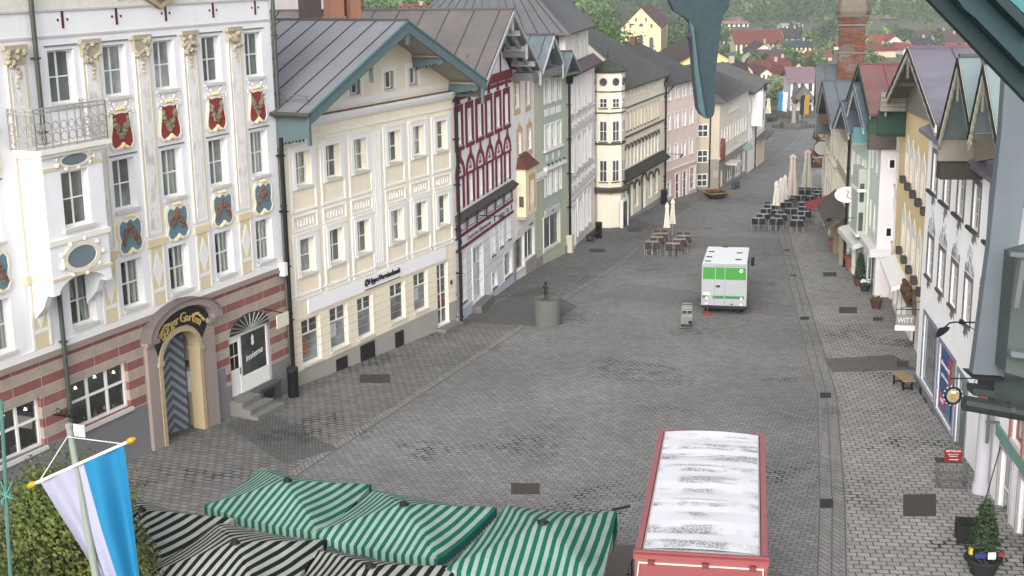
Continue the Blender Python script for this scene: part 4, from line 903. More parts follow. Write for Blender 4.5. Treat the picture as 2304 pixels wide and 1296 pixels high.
b = MB(); b.box(0, -.05, -4.2, 13.87, 0, -2.75); b.build('plinth', plaster('8e9390', .25), T_.o)
b = MB(); b.extr([(-.2, -.45, 6.8), (-.2, 6.5, 10.6), (-.2, 13.5, 7.2), (-.2, 13.5, 7.0), (-.2, -.45, 6.65)], (14.3, 0, 0), 0)
for i in range(24): b.bar((-.1+i*.6, -.45, 6.84), (-.1+i*.6, 6.5, 10.64), .04, .05, 1)
b.build('roof', [roofmetal('4b524c', '666d65', .6, .15), RIB], T_.o)
b = MB(); b.extr([(4.5, 1.2, 7.7), (4.5, 6.2, 10.45), (4.5, 6.2, 11.4), (4.5, 5.6, 11.4)], (.35, 0, 0)); b.build('party_wall', plaster('b6b7a2', .3), T_.o)
# turret (a polygon standing on the corner)
tc = Vector((-.15, .55, 0)); tr = 1.18
hexa = [(tc.x+tr*math.cos(R(a)), tc.y+tr*math.sin(R(a))) for a in range(-22, 338, 45)]
b = MB()
b.extr([(x, y, .0) for x, y in hexa], (0, 0, 8.1)); b.extr([(tc.x+(x-tc.x)*.97, tc.y+(y-tc.y)*.97, -4.2) for x, y in hexa], (0, 0, 4.15)); tur = b.build('turret', IV2, T_.o)
b = MB()
for z, h, k in ((6.75, .08, 1.06), (5.3, .09, 1.06), (3.15, .13, 1.07), (-.2, .25, 1.15), (.1, .1, 1.35), (8.05, .12, 1.12)): b.extr([(tc.x+(x-tc.x)*k, tc.y+(y-tc.y)*k, z) for x, y in hexa], (0, 0, h))
b.build('turret_band', BLKT, tur)
b = MB(); hx = [(tc.x+(x-tc.x)*1.25, tc.y+(y-tc.y)*1.25, 8.16) for x, y in hexa]; b.raw(hx+[(tc.x, tc.y, 8.95)], [(i, (i+1) % 8, 8) for i in range(8)] + [tuple(range(7, -1, -1))]); b.tube([(tc.x, tc.y, 8.9), (tc.x, tc.y, 9.6)], .04, 6); b.lathe([(.02, 0), (.12, .1), (.02, .2)], 8, (tc.x, tc.y, 9.05)); b.build('turret_roof', [SLATE], tur)
# the face turned to the camera
for j in range(8):
    p, q = Vector(hexa[j]+(0,)), Vector(hexa[(j+1) % 8]+(0,)); m = (p+q)/2; nrm = (m-Vector((tc.x, tc.y, 0))).normalized(); d = (q-p).normalized()
    wn = T_.d*nrm.x - T_.n*nrm.y
    if wn.y > .1: continue
    def fr(b, s0, z0, s1, z1, o, m_=0):
        b.extr([m+d*s0+nrm*o+Vector((0, 0, z0)), m+d*s1+nrm*o+Vector((0, 0, z0)), m+d*s1+nrm*o+Vector((0, 0, z1)), m+d*s0+nrm*o+Vector((0, 0, z1))], nrm*-.05, m_)
    for z0, z1 in ((5.75, 6.3), (3.45, 4.75), (.65, 2.05)):
        b = MB(); fr(b, -.3, z0-.06, .3, z1+.06, .02, 0); fr(b, -.02, z0, .02, z1, .05, 0); fr(b, -.22, (z0+z1)/2-.02, .22, (z0+z1)/2+.02, .048, 0); fr(b, -.34, z0-.14, .34, z0-.06, .06, 1); o = b.build('window', [FRAME, BLKT], tur)
        b = MB(); fr(b, -.22, z0, .22, z1, .035); b.build('pane', GLASS, o)
    b = MB()
    c = m+nrm*.03+Vector((0, 0, 7.45)); ring = [c+d*.22*math.cos(2*PI*k/16)+Vector((0, 0, .22*math.sin(2*PI*k/16))) for k in range(16)]; b.tube(ring+ring[:1], .06, 6, 0); b.extr(ring, nrm*-.02, 1); b.build('round_window', [BLKT, GLASS], tur)
b = MB(); b.box(-.9, -.75, -2.9, .4, -.7, -.85, 1); b.box(-1.0, -.8, -3.1, -.88, -.6, -.8); b.box(.38, -.8, -3.1, .5, -.6, -.8); b.box(-1.0, -.8, -.85, .5, -.6, -.7); b.build('corner_door', [WHITE, GLASS], tur)
T_.pipe(13.8, -4, 6.3, .07, .14, IRON, top=(13.8, -.4, 6.75))
# second roof and dormer box behind, same block
b = MB(); b.box(7.5, 5.5, 6.9, 13.6, 9.5, 9.6, 0); b.box(7.3, 5.3, 9.6, 13.8, 9.7, 9.75); db = b.build('dormer_box', paint('4a4a49', .7, .15, 2), T_.o)
for x in (8.4, 10.4, 12.6): b = MB(); b.box(x, 5.42, 8.0, x+.5, 5.5, 9.3); b.build('dormer_window', paint('d9dbdd', .4), db)

# ================================================================ pink house
PINK = plaster('d9c6c0', .15); PINKD = plaster('cbaea6', .2)
K_ = House('plain pink plastered house with white framed windows and a darker pink ground floor', (12.2, 107), (15.75, 113.6))
kw = [(.6+j*1.68, z0, 1.35+j*1.68, z1) for z0, z1 in ((4.65, 5.65), (2.25, 3.5), (-.25, .98)) for j in range(4)]
kg = [(.7, -3.1, 1.5, -1.9), (2.6, -3.75, 3.5, -1.5), (4.3, -3.7, 5.15, -1.5), (5.8, -3.3, 7.05, -1.45)]
K_.wall(.03, 7.5, -4.6, 6.1, [PINKD, PINK], 12, kw+kg, .15, bands=[(-5, 0), (-.95, 1)])
for q in kw: K_.window(*q, y=.06, nx=2, ny=2, gm=glassm('a9adae'), sill=.05, sur=.1, surd=.03, fw=.06)
for k, q in enumerate(kg): K_.window(*q, y=.06, nx=1, ny=3, gm=GLASS if k in (1, 2) else glassm('a9adae'), sill=.05, sur=.12, surd=.03, name='door' if k in (1, 2) else 'window')
b = MB(); b.box(.03, -.05, -1.0, 7.5, 0, -.92); b.build('string_course', WHITE, K_.o)
b = MB(); b.extr([(-.3, -.5, 6.0), (-.3, 5.5, 8.7), (-.3, 12, 6.3), (-.3, 12, 6.1), (-.3, -.5, 5.85)], (8.0, 0, 0), 0)
for i in range(14): b.bar((-.2+i*.6, -.5, 6.04), (-.2+i*.6, 5.5, 8.74), .04, .05, 1)
b.build('roof', [roofmetal('43464a', '5e6163', .6, .15), RIB], K_.o)
b = MB(); b.box(5.8, 5, 8.2, 6.3, 5.5, 9.3); b.build('chimney', paint('7d5a4c', .85, .25, 5), K_.o)
K_.pipe(-.0, -4.4, 5.2, .07, .14, IRON, top=(.9, -.4, 5.8))
b = MB(); b.bar((1.0, 0, .4), (1.0, -1.2, .4), .04, .04); b.bar((1.0, -1.2, .4), (1.0, -1.0, .15), .03, .12); b.build('sign_bracket', IRON, K_.o)

# ================================================================ grey-tan house, its narrow side to the camera
TAN = plaster('a89d8c', .2); TANL = plaster('d9d2c6', .15); TANG = plaster('8b857b', .2)
N_ = House('tan corner house with a red painted wall shrine and a grey ground floor', (17.88, 115.5), (22.5, 128.0))
tw = [(.5+j*1.25, -.1, 1.15+j*1.25, 1.3) for j in range(10)] + [(3.3+j*.95, 2.3, 4.05+j*.95, 3.3) for j in range(6)]
tg = [(.9, -3.9, 1.8, -2.3), (3.6, -3.7, 6.2, -2.0), (7.2, -3.9, 9.9, -2.0), (10.8, -3.9, 12.5, -2.0)]
N_.wall(0, 13.3, -5.2, 3.75, [TANG, TANL], 2.4, tw+tg, .15, bands=[(-6, 0), (-1.2, 1)], sides=False)
for q in tw: N_.window(*q, y=.06, nx=2, ny=1, gm=glassm('b1b4b4') if q[1] < 2 else glassm('5d6161'), sill=.05, fw=.05)
for q in tg: N_.window(*q, y=.08, nx=3, ny=1, gm=glassm('878c8c'), sill=.05, fw=.07, name='shop_window')
b = MB(); b.box(.0, -.06, -1.3, 13.3, 0, -1.1); b.build('string_course', TANL, N_.o)
b = MB(); b.box(3.0, -1.0, -2.15, 5.2, 0, -1.95); b.box(3.0, -1.02, -2.4, 5.2, -.98, -1.95); b.build('shop_awning', paint('c9c7c2', .8), N_.o)
b = MB(); b.bar((6.6, 0, -.6), (6.6, -1.6, -.6), .05, .05); b.lathe([(.5, 0), (.5, .06)], 16, (0, 0, 0)); b.v[-32:] = [(6.6+z, -1.3+x, -1.0+y*.6) for x, y, z in b.v[-32:]]; b.build('hanging_sign', paint('8fa39b', .5), N_.o)
b = MB(); b.prism([(.45, -.2), (.75, .5), (1.05, -.2), (1.0, -1.0), (.75, -1.5), (.5, -1.0)], -.35, 0); b.build('wall_shrine', paint('8a4a43', .8, .5, 6), N_.o)
# narrow wall
sdir = Vector((15.6-17.88, 115.2-115.5, 0)); sl_ = sdir.length
S_ = MB(); 
ex = lambda x, y, z: (-sl_*0, 0, 0)
lx = Vector((sdir@N_.d, -(sdir@N_.n), 0)); ln = lx.normalized(); nn = Vector((-ln.y, ln.x, 0)); 
if (N_.d*nn.x - N_.n*nn.y).y > 0: nn = -nn
def sd(t, z, o=0): p = ln*t + nn*o; return (p.x, p.y, z)
b = MB(); b.poly([sd(0, -5.2), sd(3.2, -5.2), sd(3.2, 3.75), sd(0, 3.75)]); b.poly([sd(0, -5.2, .02), sd(3.2, -5.2, .02), sd(3.2, -1.2, .02), sd(0, -1.2, .02)], 1)
b.poly([(0, 0, 3.75), sd(3.2, 3.75), (13.3, 3.2, 3.75), (13.3, 0, 3.75)]); b.build('side_wall', [plaster('b9ae9c', .2), TANG], N_.o)
for z0, z1 in ((.75, 1.85), (-1.45, -.35), (-3.5, -2.4)):
    b = MB(); b.extr([sd(1.0, z0, .07), sd(1.95, z0, .07), sd(1.95, z1, .07), sd(1.0, z1, .07)], Vector(sd(0, 0, -.05))); o = b.build('window', FRAME, N_.o); b = MB()
    for i in range(2):
        for j in range(2):
            a0 = 1.08+i*.42; c0 = z0+.08+j*(z1-z0-.06)/2; b.extr([sd(a0, c0, .08), sd(a0+.36, c0, .08), sd(a0+.36, c0+(z1-z0)/2-.13, .08), sd(a0, c0+(z1-z0)/2-.13, .08)], Vector(sd(0, 0, -.02)))
    b.build('pane', GLASS, o)
b = MB(); b.extr([sd(.1, -2.75, .06), sd(.5, -2.75, .06), sd(.5, -2.2, .06), sd(.1, -2.2, .06)], Vector(sd(0, 0, -.04))); b.build('notice_board', paint('b9b6ad', .7), N_.o)
b = MB(); b.tube([sd(.85, -3.6, .15), sd(.85, 3.5, .15)], .06, 6); b.build('drainpipe', IRON, N_.o)
b = MB(); 
eA, eB = Vector((-.5, -.6, 3.65)), Vector((13.6, -.6, 3.75)); eC = Vector(sd(3.6, 3.65, .5)); rdA, rdB = Vector((3.5, 4.5, 6.3)), Vector((13.6, 4.8, 6.0))
b.raw([eA, eB, rdB, rdA, eC, Vector((3.0, 9.5, 4.2)), Vector((13.6, 9.5, 4.2))], [(0, 1, 2, 3), (0, 3, 4), (4, 3, 5), (3, 2, 6, 5), (0, 4, 5, 6, 1)])
for i in range(1, 18):
    t = i/18; b.bar(eA.lerp(eB, t), rdA.lerp(rdB, t), .06, .08, 1)
b.build('roof', [roofmetal('55534f', '706c66', .6, .15), RIB], N_.o)
V_ = House('white house with a small balcony and a projecting bay beyond the tan corner house', (22.5, 128.0), (26.3, 140.0))
vw = [(.6+j*1.5, z0, 1.3+j*1.5, z1) for z0, z1 in ((1.2, 2.4), (-1.4, -.1)) for j in range(8)]
V_.wall(0.02, 12.6, -5.8, 3.3, plaster('dedad7', .2), 9, vw, .15)
for q in vw: V_.window(*q, y=.06, nx=2, ny=1, gm=glassm('8d9191'), sill=.05, fw=.05)
b = MB(); b.box(2.5, -1.0, -.2, 4.6, 0, 3.0); o = b.build('bay', plaster('dedad7', .2), V_.o); b = MB(); b.box(3.2, -1.03, .3, 3.6, -1.0, 1.4); b.build('window', GLASS, o)
b = MB(); railing(b, (2.4, -1.1, 0), (4.7, -1.1, 0), 3.0, 3.8, 5); b.build('balcony_railing', IRON, V_.o)
b = MB(); b.box(6.0, -1.0, -2.0, 12.5, 0, -1.8); b.box(6.0, -.08, -5.8, 12.5, 0, -2.6, 1); b.build('shop_canopy', [paint('7a7672', .8), plaster('cdbfa5', .2)], V_.o)
b = MB(); b.extr([(-.1, -.5, 3.2), (-.1, 4.5, 5.2), (-.1, 9.5, 3.4), (-.1, 9.5, 3.2), (-.1, -.5, 3.05)], (12.9, 0, 0)); b.build('roof', roofmetal('55534f', '706c66', .6, .15), V_.o)
V_.pipe(5.0, -5, 2.8, .06, .12, IRON)
# ================================================================ right hand side
def onR(y, D=9.3): a = R(6.938); return ((D+math.sin(a)*y)/math.cos(a), y)
WHR = plaster('efefef', .15); STONEG = paint('8a8387', .8, .12, 4)
RW = House('white house with grey painted ornaments over its windows, lilac framed shop windows', onR(49.7), onR(27))
uw = [(.95+2.32*i, 7.18, 1.95+2.32*i, 8.6) for i in range(5)]; lw = [(.95+2.2*i, 4.1, 1.95+2.2*i, 5.5) for i in range(5)]
sw_ = [(1.05, .1, 3.62, 2.6), (4.12, 0, 6.9, 2.4), (7.4, -.5, 8.9, 2.3)]
RW.wall(0, 12.4, -1.6, 9.35, WHR, 12, uw+lw+sw_, .2)
def motif(b, x0, x1, z, seed):
    random.seed(seed); c = (x0+x1)/2
    for i in range(26):
        t = random.uniform(-1, 1); h = (1-abs(t))*1.05; zz = z+.1+random.random()*max(.12, h)
        a = random.uniform(-.5, .5); l = random.uniform(.06, .16); w_ = random.uniform(.02, .04); px = c+t*(x1-x0)*.5
        b.poly([(px-w_, -.006-i*.0001, zz-l), (px+w_, -.006-i*.0001, zz-l*.6), (px+w_+a*l, -.006-i*.0001, zz+l), (px-w_*.5+a*l, -.006-i*.0001, zz+l*.7)])
    for k in range(8):
        px = c+(k-3.5)*(x1-x0)/7; b.poly([(px-.03, -.007, z+.02), (px+.04, -.007, z+.02), (px+.01, -.007, z+.3+.25*(1-abs(k-3.5)/3.5))])
for k, q in enumerate(uw+lw):
    f = RW.window(*q, y=.07, fd=.025, nx=2, ny=3, fw=.07, mw=.05, gm=glassm('5a5e60'), sill=.1, sw=.1, sur=.16, surd=.02, surm=STONEG, fm=paint('d5d3cf', .5), sillm=paint('6a6562', .7))
    b = MB(); motif(b, q[0]-.15, q[2]+.15, q[3]+.18, k); b.prism([(q[0]+.1, q[1]-.42), (q[0]+.3, q[1]-.14), (q[2]-.3, q[1]-.14), (q[2]-.1, q[1]-.42), (q[2]-.4, q[1]-.3), (q[0]+.45, q[1]-.5)], -.006, 0); b.build('painted_ornament', paint('9b9a98', .85, .2, 8), f)
    if k < 5:
        b = MB(); b.box(q[0]-.02, -.2, q[1]-.02, q[2]+.02, -.1, q[1]+.08); b.build('flower_box', paint('4a4744', .8), f)
LIL = paint('9a9fb5', .6, .08)
for k, q in enumerate(sw_):
    f = RW.window(*q, y=.05, fd=.03, nx=1, ny=1, fw=.08, sill=.1, gm=glassm('6f7878'), fm=LIL, sur=.14, surd=.03, surm=LIL, name='shop_window' if k < 2 else 'shop_door', sillm=paint('b8bcbc', .6))
    if k == 0:
        b = MB()
        for i in range(4): b.lathe([(.12, 0), (.1, .7), (.16, 1.2), (.06, 1.35), (.09, 1.5)], 8, (q[0]+.7+.5*i, .2, q[1]+.2)); 
        b.v = [(x, .06+(y-.2)*.02, z) for x, y, z in b.v]; b.build('window_display', paint('a8aaa6', .8, .3, 5), f)
    if k == 1:
        x0, z0, x1, z1 = q; W_ = x1-x0-.3; b = MB(); cols_ = []
        b.box(x0+.15, .052, z0+.15, x0+.15+W_*.5, .064, z1-.15, 0); b.box(x0+.15+W_*.5, .052, z0+1.3, x0+.15+W_*.78, .064, z1-.15, 1); b.box(x0+.15+W_*.78, .052, z0+1.0, x1-.15, .064, z1-.15, 2); b.box(x0+.15+W_*.5, .052, z0+.55, x0+.15+W_*.78, .064, z0+1.3, 3); b.box(x0+.15, .048, z0+.2, x0+.15+W_*.45, .052, z0+.7, 1); b.box(x0+.15+W_*.78, .052, z0+.15, x1-.15, .064, z0+1.0, 4); b.box(x0+.15+W_*.5, .052, z0+.15, x0+.15+W_*.78, .064, z0+.55, 5)
        po = b.build('window_poster', [paint('3d63a6', .5), paint('d2508c', .5), paint('9fc14f', .5), paint('3d96c5', .5), paint('30385a', .5), paint('4eaab0', .5)], f)
        text('schöne neue welt', .26, WHITE, po, (x0+.95, .046, z0+1.75), depth=.003, width=1.5); text('gratis testen', .22, WHITE, po, (x0+.95, .046, z0+1.35), depth=.003, width=1.2); text('mobil', .25, WHITE, po, (x0+.7, .042, z0+.45), depth=.003)
b = MB(); b.box(0, -.06, -1.6, 7.3, 0, -.05); b.box(1.2, -.07, -.5, 1.7, -.05, -.15, 1); b.build('plinth', [plaster('77757a', .3), DARK], RW.o)
b = MB(); 
for x in (2.2, 3.6, 5.0): b.box(x, -.07, -.75, x+.55, -.055, -.25)
b.build('cellar_hatch', DARK, RW.o)
b = MB(); b.tube([(9.97, 0, 4.63), (9.97, -.75, 4.63), (9.97, -.9, 4.6), (9.97, -1.02, 4.48), (9.97, -1.08, 4.4)], .025, 6); b.bar((9.97, 0, 4.3), (9.97, -.5, 4.61), .025, .025); b.box(9.92, -.62, 4.57, 10.02, -.5, 4.7); lamp = b.build('wall_lamp_arm', IRON, RW.o)
b = MB(); b.lathe([(.02, .12), (.07, .09), (.25, -.02), (.26, -.04), (.22, -.03)], 16, (0, 0, 0)); o = b.build('lamp_shade', IRON, lamp, loc=(9.97, -1.12, 4.34)); o.rotation_euler = (R(38), 0, 0)
GRB = paint('a39c90', .85, .22, 3); GRB2 = paint('8f887d', .85, .25, 3); WTRIM = paint('c9c7bd', .8, .3, 7); PURP = roofmetal('6d6272', '8d8797', .4, .3)
def wavegable(h, xm, zr, xl, zl, xr, zr2, ov, col, cols2, th=.2):
    """double carved bargeboard along both rakes"""
    o = h.barge(xm, zr, xl, zl, xr, zr2, -ov, th, col, .08, wave=.06)
    b = MB()
    for k, (dz, m) in enumerate(((.02, 0), (-.28, 1))):
        for (xa, za) in ((xl, zl), (xr, zr2)):
            for i in range(16):
                t0, t1 = i/16, (i+1)/16; p = (xm+(xa-xm)*t0, zr+(za-zr)*t0+dz-.0); q = (xm+(xa-xm)*t1, zr+(za-zr)*t1+dz)
                b.prism([p, q, (q[0], q[1]-.1-.05*((i+1) % 2)), (p[0], p[1]-.1-.05*(i % 2))], -ov-.12+.05*k, -ov-.07+.05*k if k == 0 else -ov-.02, m)
    b.build('carved_edge', cols2, o); return o
# two small gables over the white house
for (xm, zr, xl, zl, xr, zr2) in ((10.7, 12.7, 8.5, 10.15, 12.95, 10.9), (14.0, 12.75, 12.7, 10.7, 17.5, 9.9)):
    RW.sheet_roof(xm, zr, xl, zl, xr, zr2, -1.25, 9, [roofmetal('8fa5a3', '7f8d92', .5, .2), RIB], seam=1.2)
    wavegable(RW, xm, zr-.08, xl, zl-.08, xr, zr2-.08, 1.2, WTRIM, [DARK, paint('b0af98', .8, .2, 4)])
    b = MB(); b.box(xm-.025, -1.26, zr-1.3, xm+.025, -1.2, zr-.3); b.build('pendant', GRB, RW.o)
    b = MB(); b.prism([(xl+.2, zl-.2), (xm, zr-.25), (xr-.2, zr2-.2), (xr-.2, zr2-.8), (xl+.2, zl-.8)], -.25, -.1); b.build('gable_boarding', paint('a59a86', .85, .2, 3), RW.o)
    b = MB()
    for (xa, za) in ((xl, zl), (xr, zr2)): b.poly([(xm, -1.2, zr-.16), (xa, -1.2, za-.16), (xa, -.1, za-.16), (xm, -.1, zr-.16)])
    b.build('soffit', GRB, RW.o)
b = MB(); b.box(8.3, -1.25, 9.35, 8.5, -.0, 10.1); b.box(8.4, -1.0, 10.1, 8.6, 0, 11.0); b.box(8.3, -1.25, 8.85, 9.0, 0, 9.34, 1); b.build('eave_casing', [GRB, paint('4b4540', .85, .2, 3)], RW.o)
b = MB(); b.extr([(0, -.4, 9.35), (0, 6, 12.0), (0, 12, 9.5), (0, -.4, 9.2)], (19, 0, 0)); b.build('roof', PURP, RW.o)
# yellow house with a boarded gable
OCW = plaster('dcc698', .15); RY = House('ochre yellow house with white window borders, brown arched door and boarded grey gable above', (19.23, 67.5), (16.1, 50))
yw = [(.55, 4.5, 1.65, 6.2)] + [(5.3+2.05*i, 5.42, 6.2+2.05*i, 6.72) for i in range(5)] + [(.7, 1.6, 1.7, 3.3)] + [(5.3+2.05*i, 2.1, 6.2+2.05*i, 3.55) for i in range(5)]
yg = [(1.2, -1.9, 2.5, .6), (3.0, -1.1, 4.6, .7), (5.0, -1.1, 6.6, .7), (7.0, -1.1, 8.6, .7), (10.6, -1.4, 12.0, .9), (13.5, -1.0, 15.4, .6)]
RY.wall(0, 17.75, -2.4, 9.3, [plaster('d5d0c8', .15), OCW], 12, yw+yg, .18, bands=[(-3, 0), (1.3, 1)])
for k, q in enumerate(yw):
    f = RY.window(*q, y=.05, fd=.03, nx=2, ny=3, gm=glassm('a7abab'), sill=.08, fw=.07, sur=.32, surd=.02, surm=paint('dededb', .8)); b = MB(); c = (q[0]+q[2])/2
    b.prism([(q[0]-.3, q[3]+.3), (q[2]+.3, q[3]+.3), (q[2]+.1, q[3]+.5), (c+.15, q[3]+.62), (c, q[3]+.85), (c-.15, q[3]+.62), (q[0]-.1, q[3]+.5)], -.02, 0); b.prism([(q[0]-.3, q[1]-.08), (q[2]+.3, q[1]-.08), (q[2]+.1, q[1]-.4), (c, q[1]-.55), (q[0]-.1, q[1]-.4)], -.018, 0); b.build('painted_border', paint('dededb', .8), f)
    if k not in (0, 6):
        b = MB(); b.box(q[2]-.5, -.3, q[1]-.05, q[2]+.05, -.06, q[1]+.25); b.build('flower_box', paint('55504b', .8, .3, 8), f)
for k, q in enumerate(yg): RY.window(*q, y=.1, nx=1, ny=1, gm=paint('3e332b', .5) if k == 4 else glassm('565c5e'), sill=.06, fw=.09, name='door' if k in (0, 4) else 'shop_window', fm=paint('4d4038', .6) if k == 4 else WHITE)
b = MB(); b.extr([(2.6, 0, 1.3), (2.6, -.7, 1.0), (2.6, -.7, .85), (2.6, 0, 1.1)], (6.0, 0, 0)); b.build('shop_fascia', WHITE, RY.o)
b = MB(); b.strip([(11.3-1.0*math.cos(PI*t/10), .7+.9*math.sin(PI*t/10)) for t in range(11)], [(11.3-.72*math.cos(PI*t/10), .7+.65*math.sin(PI*t/10)) for t in range(11)], -.15, 0); b.build('stone_arch', paint('6e6258', .85, .3, 5), RY.o)
b = MB(); 
for i, (x, z) in enumerate(((9.3, 1.4), (10.2, 1.5), (11.2, 1.45))): b.blob((x, -.2, z-.15), .2, i, .4, 2, sz=1.2); b.blob((x+.05, -.25, z+.15), .11, i+4, .4, 2)
b.box(8.8, -.35, .95, 11.8, 0, 1.08); b.build('carved_figures', paint('6b4b3a', .7, .35, 8), RY.o)
b = MB(); b.bar((13.6, 0, 1.3), (13.6, -1.0, 1.3), .03, .03); b.bar((13.6, 0, 1.7), (13.6, -.8, 1.32), .025, .025); sg = b.build('sign_bracket', IRON, RY.o)
b = MB(); b.box(13.56, -1.0, .4, 13.64, -.2, .62); b.box(13.57, -.97, .63, 13.63, -.23, 1.06, 1); s2 = b.build('sign_board', [WHITE, paint('a6a6a4', .7)], sg)
text('WITT', .3, WHITE, s2, (13.645, -.6, .84), rz=PI/2, depth=.01, width=.62)
RYa = (12.9, 11.95, 3.4, 8.75, 22.4, 10.0)
RY.sheet_roof(*RYa, -.95, 12, [PURP, paint('75586a', .6, .2, 2)], seam=3.2)
wavegable(RY, RYa[0], RYa[1]-.06, RYa[2], RYa[3]-.06, RYa[4], RYa[5]-.06, .92, WTRIM, [DARK, GRB], .26)
b = MB()
for (xa, za) in ((RYa[2], RYa[3]), (RYa[4], RYa[5])): b.poly([(RYa[0], -.9, RYa[1]-.18), (xa, -.9, za-.18), (xa, 0, za-.18), (RYa[0], 0, RYa[1]-.18)])
b.build('soffit', GRB2, RY.o)
b = MB(); b.prism([(3.8, 8.7), (12.9, 11.6), (17.7, 10.5), (17.7, 9.3), (3.8, 8.5)], -.12, -.02)
b.build('gable_boarding', GRB, RY.o)
b = MB()
for i in range(4): b.box(4.6+.012*(i % 2), -1.25, 8.55+.21*i, 5.2, .0, 8.74+.21*i)
for i in range(3): b.box(7.6+.012*(i % 2), -1.0, 9.95+.18*i, 8.0, 0, 10.12+.18*i)
b.build('purlin_boards', GRB, RY.o)
b = MB(); b.box(3.9, -1.25, 7.35, 4.5, 0, 8.5); b.box(3.88, -1.3, 7.95, 4.52, 0, 8.0)
for i in range(9): b.lathe([(.09, 0), (.09, .6)], 8, (4.2, -1.2+.15*i, 0)); b.v[-16:] = [(3.9+z, y, 7.35+(x-4.2)*.8) for x, y, z in b.v[-16:]]
b.build('eave_casing', paint('2f4f3f', .7, .15, 2), RY.o)
b = MB(); b.box(12.85, -1.0, 10.7, 12.95, -.9, 11.7); b.box(5.0, -1.05, 8.3, 5.1, -.95, 9.2); b.build('pendant', GRB2, RY.o)
# narrow house pushed forward, white side wall
RG = House('narrow pale house under a red gable, its white side wall with two tiny windows', (18.85, 70.5), (18.4, 66.9))
rgw = [(.6, 4.8, 1.3, 6.2), (2.1, 4.8, 2.8, 6.2), (.6, 1.8, 1.3, 3.2), (2.1, 1.8, 2.8, 3.2), (.5, -1.6, 3.0, .6)]
RG.wall(0, 3.63, -2.6, 7.3, [plaster('c5cdc4', .15)], 6, rgw, .15)
for q in rgw: RG.window(*q, y=.04, fd=.03, nx=2, ny=1, gm=glassm('7d8584'), sill=.06)
b = MB(); b.poly([(3.64, 0, -2.6), (3.64, 3, -2.6), (3.64, 3, 7.3), (3.64, 0, 7.3)]); sw2 = b.build('side_wall', plaster('d3cdd0', .15), RG.o)
for z in (5.2, 1.75): b = MB(); b.box(3.64, .35, z, 3.67, .75, z+.55); o = b.build('window', WHITE, sw2); b = MB(); b.box(3.66, .44, z+.08, 3.68, .66, z+.47); b.build('pane', ROOM, o)
b = MB(); b.box(-.1, -.35, .75, 3.8, 3, 1.1); b.box(-.1, -.4, 1.1, 3.85, 3, 1.18); b.build('shop_fascia', plaster('cfcccd', .15), RG.o)
g5 = (-.9, 10.05, -5.9, 7.5, 4.2, 8.0); REDR = roofmetal('7e5152', '8f6a69', .55, .15); GRNB = paint('3d5a4e', .75, .2, 3)
RG.sheet_roof(*g5, -.7, 9, [REDR, paint('83403f', .6)], seam=2.4); wavegable(RG, g5[0], g5[1]-.06, g5[2], g5[3]-.06, g5[4], g5[5]-.06, .66, paint('6a8f82', .7, .2, 4), [DARK, GRNB])
b = MB(); b.prism([(-5.4, 7.4), (-.9, 9.7), (3.9, 7.9), (3.9, 7.2), (-5.4, 7.2)], -.12, -.0); b.box(3.4, -.7, 7.0, 3.9, 1.5, 7.9); b.build('gable_boarding', GRNB, RG.o)
b = MB(); b.box(3.3, -.65, 6.2, 3.85, 3.0, 7.15); b.box(3.2, .2, 7.9, 3.7, 2.2, 8.3); b.build('eave_casing', paint('6c625a', .85, .2, 3), RG.o)
# pale green house with bays
GRP = plaster('bcc6b6', .15); RB = House('pale green house with projecting bays, a turquoise eave board and two blue sheet gables', (19.15, 75.8), (18.75, 70.5))
rbw = [(.5+1.6*i, z0, 1.2+1.6*i, z0+1.35) for z0 in (3.6, 1.0) for i in range(3)] + [(.4, -2.2, 1.9, .0), (2.4, -2.2, 4.6, .0)]
RB.wall(0, 5.3, -3.0, 6.3, GRP, 9, rbw, .15)
for q in rbw: RB.window(*q, y=.04, fd=.03, nx=2, ny=2, gm=glassm('7d8784'), sill=.06, sur=.08, surd=.03)
b = MB(); b.box(3.2, -.4, 1.0, 5.0, 0, 4.6); b.box(3.1, -.45, 3.4, 5.1, 0, 3.55, 1); b.box(3.1, -.45, 1.0, 5.1, 0, 1.12, 1); bb = b.build('bay', [plaster('a9b0a4', .15), WHITE], RB.o)
for z in (2.2, 3.75): b = MB(); b.box(5.0, -.33, z-.9, 5.02, -.1, z+.1); b.build('bay_window', GLASS, bb)
b = MB(); b.extr([(0.2, 0, .75), (0.2, -.6, .55), (0.2, -.6, .3), (0.2, 0, .5)], (5, 0, 0)); b.build('rolled_awning', paint('cfcfca', .7), RB.o)
BLUER = roofmetal('5c6672', '78828c', .45, .25); BLT = paint('9db3bd', .6, .15, 4)
for g6, dy in (((1.4, 7.85, -1.3, 6.1, 4.2, 6.5), 8), ((4.9, 9.1, 3.3, 7.6, 8.3, 7.3), 5)):
    RB.sheet_roof(*g6, -.85, dy, [BLUER, RIB], seam=1.3); wavegable(RB, g6[0], g6[1]-.05, g6[2], g6[3]-.05, g6[4], g6[5]-.05, .82, BLT, [paint('59686c', .7), WTRIM], .12)
    b = MB(); b.prism([(g6[2]+.3, g6[3]-.1), (g6[0], g6[1]-.2), (g6[4]-.3, g6[5]-.1)], -.2, -.05); b.build('gable_boarding', paint('6b625b', .85, .2, 3), RB.o)
b = MB(); b.box(5.25, -.85, 6.05, 5.4, .5, 6.85); b.box(5.22, -.9, 5.95, 5.43, .5, 6.05, 1); b.build('eave_board', [paint('6ba7a8', .6), paint('a9adab', .6)], RB.o)
RB.pipe(.0, -3, 6.0, .07, .12)
